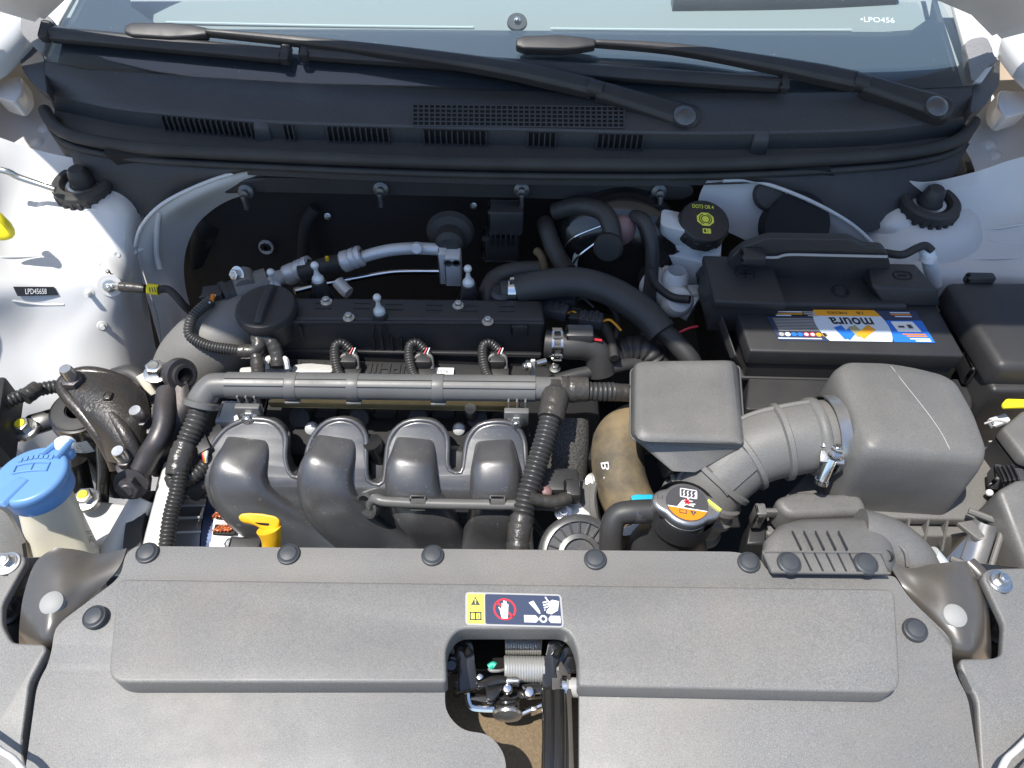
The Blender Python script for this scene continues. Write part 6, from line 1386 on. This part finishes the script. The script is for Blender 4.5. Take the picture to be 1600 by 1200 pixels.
# ================================================================== ground strap on the left wing
gs = thing('ground_cable', 'ground cable bolted to the white wing with a yellow tag', 'cable', P(172, 446, -.07))
c, axg = hit(LWING, 172, 446); axg = (axg + V((0, -.2, .2))).normalized()
mb = MB('seam'); mb.lathe([(.016, -.004), (.0155, .001), (0, .0012)], c, axg, 24); mb.out('weld_plate', gs)
mb = MB('zinc'); mb.lathe([(.0085, .002), (.0085, .004), (.004, .004)], c, axg, 20); mb.out('ring_lug', gs); bolt(gs, c + axg * .004, axg, .0055)
mb = MB('zinc'); mb.box(c + V((.001, .008, .014)), (.005, .004, .012), bevel=.001); mb.out('tab', gs)
mb = MB('zinc'); mb.tube([P(176, 447, -.064), P(190, 448, -.062)], .0055, 12, squash=.7); mb.out('crimp', gs)
mb = MB('tape'); mb.wrap([P(188, 448, -.062), P(205, 449, -.062), P(226, 451, -.064)], .0062, .012); mb.out('sleeve', gs, 60)
mb = MB('ytag'); mb.tube([P(231, 451, -.062), P(248, 453, -.064)], .0072, 14); tg = mb.out('yellow_tag', gs, 40)
mb = MB('p_dgrey')
for k in range(4): mb.tube([P(233 + k * 4, 449, -.053), P(235 + k * 4, 456, -.054)], .0007, 4)
mb.out('tag_print', tg, kind='stuff')
mb = MB('rubber'); mb.tube([P(246, 453, -.064), P(262, 452, -.066), P(276, 464, -.075), P(290, 480, -.09), P(305, 492, -.11), P(320, 500, -.13)], .0052, 10); mb.out('cable', gs, 60)
run('thin_wire', 'thin wire hanging down the white wing behind the yellow tag', PP([(212, 382, -.06), (222, 420, -.09), (233, 455, -.11), (246, 495, -.15), (252, 540, -.19)]), .0009, 'p_grey', None, cat='wire')

# ================================================================== engine mount
em = thing('engine_mount', 'oily black engine mount with arched bracket, bolts and printed sticker', 'engine mount', P(160, 690, -.2))
c = P(120, 640, -.085); k = S(1, c)
mb = MB('steelblk'); mb.lathe([(k * 46, -.17), (k * 46, -.10), (k * 44, -.05), (k * 45, -.045), (k * 45, -.012), (k * 42, -.002), (k * 30, .0), (k * 16, .0), (k * 12, -.02), (0, -.02)], c, (.06, -.1, 1), 40); mb.out('canister', em, 40)
mb = MB('rubber'); mb.lathe([(k * 38, .0005), (k * 34, .002), (k * 18, .002), (k * 15, -.01)], c, (.06, -.1, 1), 36); mb.out('rubber_ring', em)
# sticker wrapped on the canister
axm = V((.06, -.1, 1)).normalized(); xm, ym, zm = frame(axm, (1, 0, 0))
def can(a, h, r=45.6): return c + (xm * math.cos(a) + ym * math.sin(a)) * (k * r) + zm * h
mb = MB('p_pale'); mb.skin([[can(R(a), h) for a in range(-125, -62, 6)] for h in (-.044, -.018)], 12, resample=True); mb.use('p_dgrey')
for i, tx in enumerate(('125113', '21810-R10', '19-09-18')):
    h = -.0235 - i * .0078; p = can(R(-97), h, 46.4); mb.text(tx, p, can(R(-87), h) - can(R(-107), h), zm, .024, .0052, 0)
mb.out('sticker', em, 0)
def zz(a, b): return P(a, b, 0)
def arm(pts, r, m='iron', nm='bracket_rim', n=14, sq=1): 
    mb = MB(m); mb.tube(PP(pts), r, n, squash=sq); return mb.out(nm, em, 60)
# the arched casting: web sheet, rims and boss
web = [[(112, 592, -.052), (135, 586, -.050), (165, 592, -.052), (195, 604, -.058), (222, 622, -.068)],
       [(112, 612, -.052), (140, 615, -.050), (172, 620, -.050), (200, 632, -.056), (226, 655, -.072)],
       [(132, 640, -.058), (158, 648, -.055), (184, 652, -.055), (208, 664, -.064), (228, 690, -.085)],
       [(158, 672, -.072), (178, 680, -.066), (196, 688, -.066), (212, 700, -.076), (226, 716, -.096)],
       [(180, 712, -.092), (192, 718, -.085), (204, 722, -.085), (214, 730, -.092), (222, 738, -.105)]]
mb = MB('iron'); mb.skin([PP(r) for r in web], 24, sub=6, thick=-.012); mb.out('bracket_web', em, 60)
arm([(228, 640, -.075), (205, 606, -.058), (170, 588, -.048), (135, 582, -.044), (108, 590, -.044), (98, 604, -.046), (108, 622, -.048), (128, 644, -.054), (152, 676, -.066), (172, 708, -.084), (182, 732, -.10)], .0078)
arm([(168, 640, -.050), (182, 656, -.052), (200, 684, -.06), (214, 712, -.076), (226, 736, -.095)], .0085)
c2 = P(155, 626, -.046); mb = MB('iron'); mb.lathe([(.020, -.012), (.019, .002), (.016, .004), (0, .004)], c2, (.1, -.15, 1), 24); mb.out('boss', em)
mb = MB('iron'); mb.box(P(170, 621, -.040), (.010, .012, .010), bevel=.003); mb.out('lug', em)
mb = MB('dark'); mb.ball(P(216, 650, -.07), .017, .8, 1.3, .5, 16); mb.out('hollow_shade', em, 60)  # dark blob painting the shade of a hollow in the casting
p = P(122, 606, -.050); mb = MB('black'); mb.lathe([(.022, -.004), (.021, .003), (.014, .004)], p, UP, 24); mb.out('washer', em)
bolt(em, p + UP * .002, (.02, -.05, 1), .0125, True, 'nut'); mb = MB('zinc'); mb.lathe([(.0072, 0), (.0074, .026), (.0062, .030), (0, .030)], p + UP * .006, (.02, -.05, 1), 18); mb.out('threaded_stud', em, 30)
for a, b, z in ((228, 652, -.07), (202, 714, -.085)):
    p = P(a, b + 12, z); bolt(em, p, (-.05, -.1, 1), .0095, True, 'nut'); mb = MB('zinc'); mb.lathe([(.0072, 0), (.0074, .020), (.0064, .023), (0, .023)], p + UP * .008, (-.05, -.1, 1), 18); mb.out('threaded_stud', em, 30)
mb = MB('steelblk'); mb.rings([[P(30, 690, -.12), P(100, 668, -.12), P(100, 640, -.11), P(40, 655, -.11)], [P(30, 682, -.105), P(100, 660, -.105), P(100, 630, -.095), P(40, 648, -.095)]], bevel=.004); mb.out('side_flange', em)
for a, b, z in ((40, 672, -.10), (137, 782, -.15)):
    p = P(a, b, z); mb = MB('zinc'); mb.lathe([(.016, -.002), (.015, .002), (0, .002)], p, UP, 24); mb.out('washer', em); bolt(em, p + UP * .002, (.05, -.1, 1), .0095); mb = MB('ytag'); mb.lathe([(.0062, .0130), (.0055, .0145), (0, .0145)], p + UP * .002, (.05, -.1, 1), 14); mb.out('paint_dab', em)
mb = MB('steelblk'); mb.tube(PP([(108, 720, -.14), (120, 770, -.18), (130, 800, -.2)]), .02, 16); mb.tube(PP([(160, 690, -.12), (162, 740, -.15), (158, 800, -.19)]), .008, 12); mb.out('lower_legs', em, 60, kind='stuff')
# weathered bracket, second arm
wb_ = thing('lifting_bracket', 'weathered steel lifting bracket with eye, right of the engine mount', 'bracket', P(225, 750, -.12))
mb = MB('oxid'); mb.tube(PP([(262, 612, -.055), (258, 640, -.055), (256, 665, -.058), (246, 690, -.064), (232, 712, -.075), (220, 735, -.085)]), .0125, 16); mb.out('arm', wb_, 60)
mb = MB('oxid'); mb.skin([PP([(266, 610, -.05), (284, 590, -.045), (294, 600, -.05)]), PP([(268, 660, -.06), (284, 650, -.06), (296, 640, -.06)]), PP([(258, 700, -.08), (274, 700, -.085), (288, 690, -.09)]), PP([(240, 745, -.11), (250, 745, -.12), (262, 740, -.12)])], 12, sub=5, thick=-.006); mb.out('web', wb_, 60)
ce = P(281, 585, -.045); mb = MB('oxid'); mb.lathe([(.0095, -.006), (.019, -.006), (.020, 0), (.019, .006), (.0095, .006), (.0095, -.006)], ce, (.75, -.45, .35), 28); mb.out('eye', wb_, 40)
mb = MB('oxid'); mb.lathe([(.0095, -.02), (.0135, -.02), (.0135, .012), (.0095, .012)], ce, (.75, -.45, .35), 24); mb.out('eye_bush', wb_)
mb = MB('oxid'); mb.rings([[P(190, 775, -.11), P(238, 776, -.11), P(238, 745, -.105), P(190, 745, -.105)], [P(186, 740, -.085), P(212, 744, -.082), P(236, 726, -.080), P(190, 730, -.082)]], bevel=.004); mb.out('foot', wb_)
bolt(wb_, P(205, 756, -.078), (.15, -.85, .5), .012, True)
p = P(247, 585, -.055); mb = MB('black'); mb.lathe([(.0125, -.03), (.0125, .002), (0, .002)], p, UP, 18); mb.out('post', wb_); bolt(wb_, p + UP * .002, (.03, -.05, 1), .0105)
mb = MB('bottle'); mb.tube(PP([(222, 584, -.06), (232, 600, -.07), (240, 615, -.08)]), .008, 12); mb.out('cream_tube', smooth=60, label='short cream coloured tube behind the weathered bracket', cat='tube')
mb = MB('hose'); mb.tube(PP([(180, 590, -.075), (205, 585, -.07), (225, 600, -.075), (238, 630, -.09)]), .012, 14); mb.out('black_pipe', smooth=60, label='black pipe curving behind the engine mount bracket', cat='pipe')
mixed('wiring_conduit', 'ribbed conduit running along the left wing behind the engine mount', [('sleeve', PP([(-20, 650, -.07), (5, 632, -.07), (35, 618, -.072), (65, 608, -.076), (100, 602, -.08)]), .0085, 'corr', .0048), ('tape_band', PP([(38, 622, -.068), (60, 605, -.07)]), .0088, 'tape', .01)])

# ================================================================== washer bottle
wa = thing('washer_bottle', 'cream washer fluid bottle with large blue flip cap', 'washer bottle', P(100, 850, -.15))
# blue cap
cb = P(47, 742, .008); axw = V((-.06, .10, 1)).normalized(); xw, yw, zw = frame(axw, (1, .1, 0)); k = S(1, cb)
mb = MB('blue'); ol = []
for i in range(64):
    a = 2 * math.pi * i / 64; r = k * 56; ol.append(cb + (xw * math.cos(a) * 1.0 + yw * math.sin(a) * 1.02) * r)
mb.prism([p - zw * .010 for p in ol], zw * .012, bevel=.0045, seg=4); cap_b = mb.out('blue_cap', wa, 40)
mb = MB('blue'); mb.lathe([(k * 50, -.026), (k * 52, -.012), (k * 48, -.008)], cb, axw, 48); mb.out('cap_skirt', cap_b, 50)
Wd = lambda u, v, h=.0025: cb + xw * (k * u) + yw * (k * v) + zw * h
mb = MB('blue'); mb.rings([[Wd(-50, -50, 0), Wd(-14, -62, 0), Wd(8, -14, 0), Wd(-14, -4, 0)], [Wd(-48, -47, .0045), Wd(-18, -58, .0045), Wd(3, -14, .004), Wd(-12, -7, .004)]], bevel=.001); mb.out('thumb_strip', cap_b)
for (u0, v0), (u1, v1) in (((8, 36), (30, 70)), ((34, 26), (46, 62))):
    mb = MB('blue'); mb.tube([Wd(u0, v0, .002), Wd(u1, v1, .002)], .0042, 10, squash=.8); mb.out('hinge_arm', cap_b)
mb = MB('p_white'); mb.ball(Wd(34, 60, .0), .010, 1.1, .9, .8, 16); mb.out('hinge_post', wa, 60)
mb = MB('blue'); mb.lathe([(k * 13, -.010), (k * 13, -.003), (k * 10, .000), (0, .000)], Wd(36, 48, .0), axw, 24); mb.out('hinge_tab', cap_b)
# raised windscreen mark and lettering
mb = MB('blue'); 
pts = [Wd(-26, 2, .0026)] + [Wd(u, 14 - (u / 26) ** 2 * 4 + 8, .0026) for u in (-26, -13, 0, 13, 26)] + [Wd(26, 2, .0026)] + [Wd(u, 5 - (u / 26) ** 2 * 2, .0026) for u in (15, 0, -15)]
mb.tube(pts + [pts[0]], .0011, 6, raw=True); mb.tube([Wd(0, 6, .0026), Wd(0, 20, .0026)], .0008, 6); 
[mb.box(Wd(-24 + i * 8, 30 + 4 * math.sin(i * .52), .0028), (.004, .005, .0008), (xw, yw, zw), bevel=.0002) for i in range(7)]; mb.out('raised_mark', cap_b, 0, kind='stuff')
# bottle: rounded tapering body
mb = MB('bottle')
def bring(l): return fillet([P(a, b, z) for a, b, z in l], .022, 5)
mb.rings([bring([(48, 1000, -.20), (168, 990, -.20), (168, 900, -.20), (48, 905, -.20)]), bring([(40, 905, -.12), (160, 890, -.12), (150, 830, -.12), (45, 840, -.12)]), bring([(38, 868, -.085), (142, 850, -.085), (130, 790, -.085), (40, 800, -.085)]), bring([(28, 825, -.05), (122, 800, -.05), (112, 750, -.05), (28, 765, -.05)]), bring([(14, 788, -.018), (100, 768, -.018), (94, 716, -.018), (12, 725, -.018)])]); mb.out('bottle_body', wa, 60)
mb = MB('p_dgrey'); mb.text('31 NOV 2012', P(144, 850, -.088), (.35, -.75, -.5), (.9, .3, 0), .03, .005, .0); mb.out('date_stamp', wa, 0)
# dark trims at the left edge and the pale support tube
mb = MB('ductp'); mb.skin([PP([(-30, 790, -.06), (8, 800, -.06), (34, 850, -.07)]), PP([(-30, 860, -.08), (10, 870, -.09), (40, 890, -.10)])], 12, thick=-.004); mb.out('wing_liner', smooth=60, label='dark grey liner behind the washer bottle at the left edge', cat='liner')
mb = MB('black'); mb.box(P(-4, 660, -.08), (.03, .10, .05), (V((.95, .3, 0)).normalized(), V((-.3, .95, 0)).normalized(), UP), bevel=.005); mb.out('lamp_plug', smooth=40, label='black plug housing at the left edge above the blue cap', cat='connector')
mb = MB('seam'); mb.tube(PP([(225, 780, -.11), (205, 815, -.12), (185, 850, -.13), (160, 890, -.15)]), .0145, 18); mb.out('support_tube', smooth=60, label='pale painted tube slanting down beside the washer bottle', cat='tube')
mb = MB('white'); mb.rings([[P(110, 900, -.25), P(260, 900, -.25), P(260, 800, -.22), P(110, 790, -.22)], [P(120, 850, -.17), P(215, 850, -.17), P(220, 790, -.165), P(130, 780, -.165)]], bevel=.006); mb.out('lower_rail', body, 50)

# ================================================================== alternator
al = thing('alternator', 'alternator with cast housing, steel rotor and copper windings below the loom', 'alternator', P(290, 830, -.15))
mb = MB('cast'); mb.rings([fillet([P(a, b, z) for a, b, z in l], .01, 3) for l in ([(225, 900, -.16), (268, 900, -.16), (285, 735, -.15), (250, 730, -.15)], [(218, 870, -.10), (262, 872, -.10), (290, 722, -.09), (258, 716, -.09)])], bevel=.004); mb.out('front_housing', al, 40)
axa = V((1, .12, -.1)).normalized(); ca = P(350, 856, -.205)
mb = MB('belt'); mb.lathe([(.06, -.05), (.072, -.045), (.072, -.012), (.06, -.010)], ca, axa, 48); mb.out('stator', al, 40)
mb = MB('skytint_steel'); mb.lathe([(.06, -.011), (.0745, -.010), (.0745, .002), (.06, .003)], ca, axa, 48); mb.out('sky_tinted_ring', al, 40)  # plain steel ring, its sky reflection put into the colour
mb = MB('cast'); mb.lathe([(.06, .001), (.077, .002), (.077, .046), (.066, .056), (.03, .058), (0, .058)], ca, axa, 48); mb.out('rear_housing', al, 40)
x, y, z = frame(axa, (0, 0, 1))
for i in range(26):
    a = 2 * math.pi * i / 26; d = x * math.cos(a) + y * math.sin(a); mb = MB('alu'); mb.box(ca + d * .073 - z * .028, (.002, .0022, .034), (d, z.cross(d), z)); mb.out('rotor_fin', al)
for a in (-35, -58, -12):
    d = x * math.cos(R(a)) + y * math.sin(R(a)); d2 = V((0, -.55, .83)); 
for px, py in ((350, 806), (352, 828)):
    p = P(px, py, -.131); mb = MB('dark'); mb.box(p, (.026, .013, .004), bevel=.0015); wn = mb.out('winding_slot', al)
    mb = MB('copper')
    for k in range(5): mb.tube([p + V((-.012 + k * .004, -.004, .003)), p + V((-.004 + k * .004, .004, .003))], .0022, 6)
    mb.out('copper_wire', wn, 60, kind='stuff')
mb = MB('cast'); mb.rings([fillet([P(a, b, z) for a, b, z in l], .006, 3) for l in ([(318, 880, -.18), (395, 880, -.18), (388, 790, -.17), (322, 780, -.17)], [(326, 870, -.138), (392, 870, -.138), (384, 800, -.134), (330, 786, -.134)])], bevel=.004); mb.out('end_bell', al, 40)
bolt(al, P(366, 852, -.125), (-.3, -.3, 1), .007); mb = MB('black'); mb.box(P(384, 856, -.115), (.035, .02, .016), bevel=.003); mb.out('terminal_cover', al)
mb = MB('black'); mb.tube(PP([(300, 770, -.11), (318, 755, -.10), (335, 752, -.1), (352, 765, -.11)]), .012, 14); mb.out('belt_guard', al, 60)
mb = MB('rubber'); mb.lathe([(.05, -.01), (.062, -.008), (.062, .010), (.05, .012), (.02, .012)], P(232, 850, -.17), axa, 40); mb.out('belt_pulley', smooth=40, label='black belt pulley left of the alternator housing', cat='pulley')
pl = thing('orange_wire_plug', 'dark plug with red and yellow wires left of the manifold', 'connector', P(330, 700, -.08))
mb = MB('black'); mb.box(P(330, 690, -.07), (.035, .022, .02), (V((.8, .5, .2)).normalized(), V((-.5, .8, 0)).normalized(), UP), bevel=.003); mb.out('plug_body', pl); mb = MB('black'); mb.box(P(318, 700, -.068), (.016, .026, .022), (V((.8, .5, .2)).normalized(), V((-.5, .8, 0)).normalized(), UP), bevel=.002); mb.out('plug_collar', pl)
for k, m in enumerate(('p_red', 'p_amber', 'p_white')): mb = MB(m); mb.tube(PP([(318 + k * 3, 700, -.06), (318 + k * 2, 712, -.062), (320 + k, 722, -.07)]), .0018, 6); mb.out('wire', pl)

# ================================================================== dipstick
ds = thing('dipstick', 'yellow dipstick handle loop above the front cover', 'dipstick', P(425, 850, -.09))
hp_ = PP([(371, 808, -.036), (376, 802, -.034), (400, 801, -.034), (430, 806, -.036), (437, 812, -.038), (436, 822, -.043), (428, 832, -.048), (414, 830, -.048), (396, 819, -.042), (377, 816, -.040)])
hn_ = V((.05, -.35, .93)).normalized()
mb = MB('yellow'); mb.prism([p - hn_ * .010 for p in fillet(hp_, .006)], hn_ * .010, bevel=.003, seg=3); gp_ = mb.out('handle', ds, 50)
mb = MB('dark'); mb.prism(fillet([p + hn_ * .0004 - hn_ * .0006 for p in PP([(396, 816, -.039), (422, 818, -.042), (420, 822, -.044), (406, 820, -.042)])], .003), hn_ * .0008); mb.out('slot_shade', gp_, 0)  # dark patch painting the shade inside a finger slot
mb = MB('yellow'); mb.tube(PP([(420, 826, -.047), (424, 842, -.058), (424, 875, -.085)]), lambda t: .0125 - .003 * math.sin(t * 3.1), 16); mb.out('stem', ds, 60)
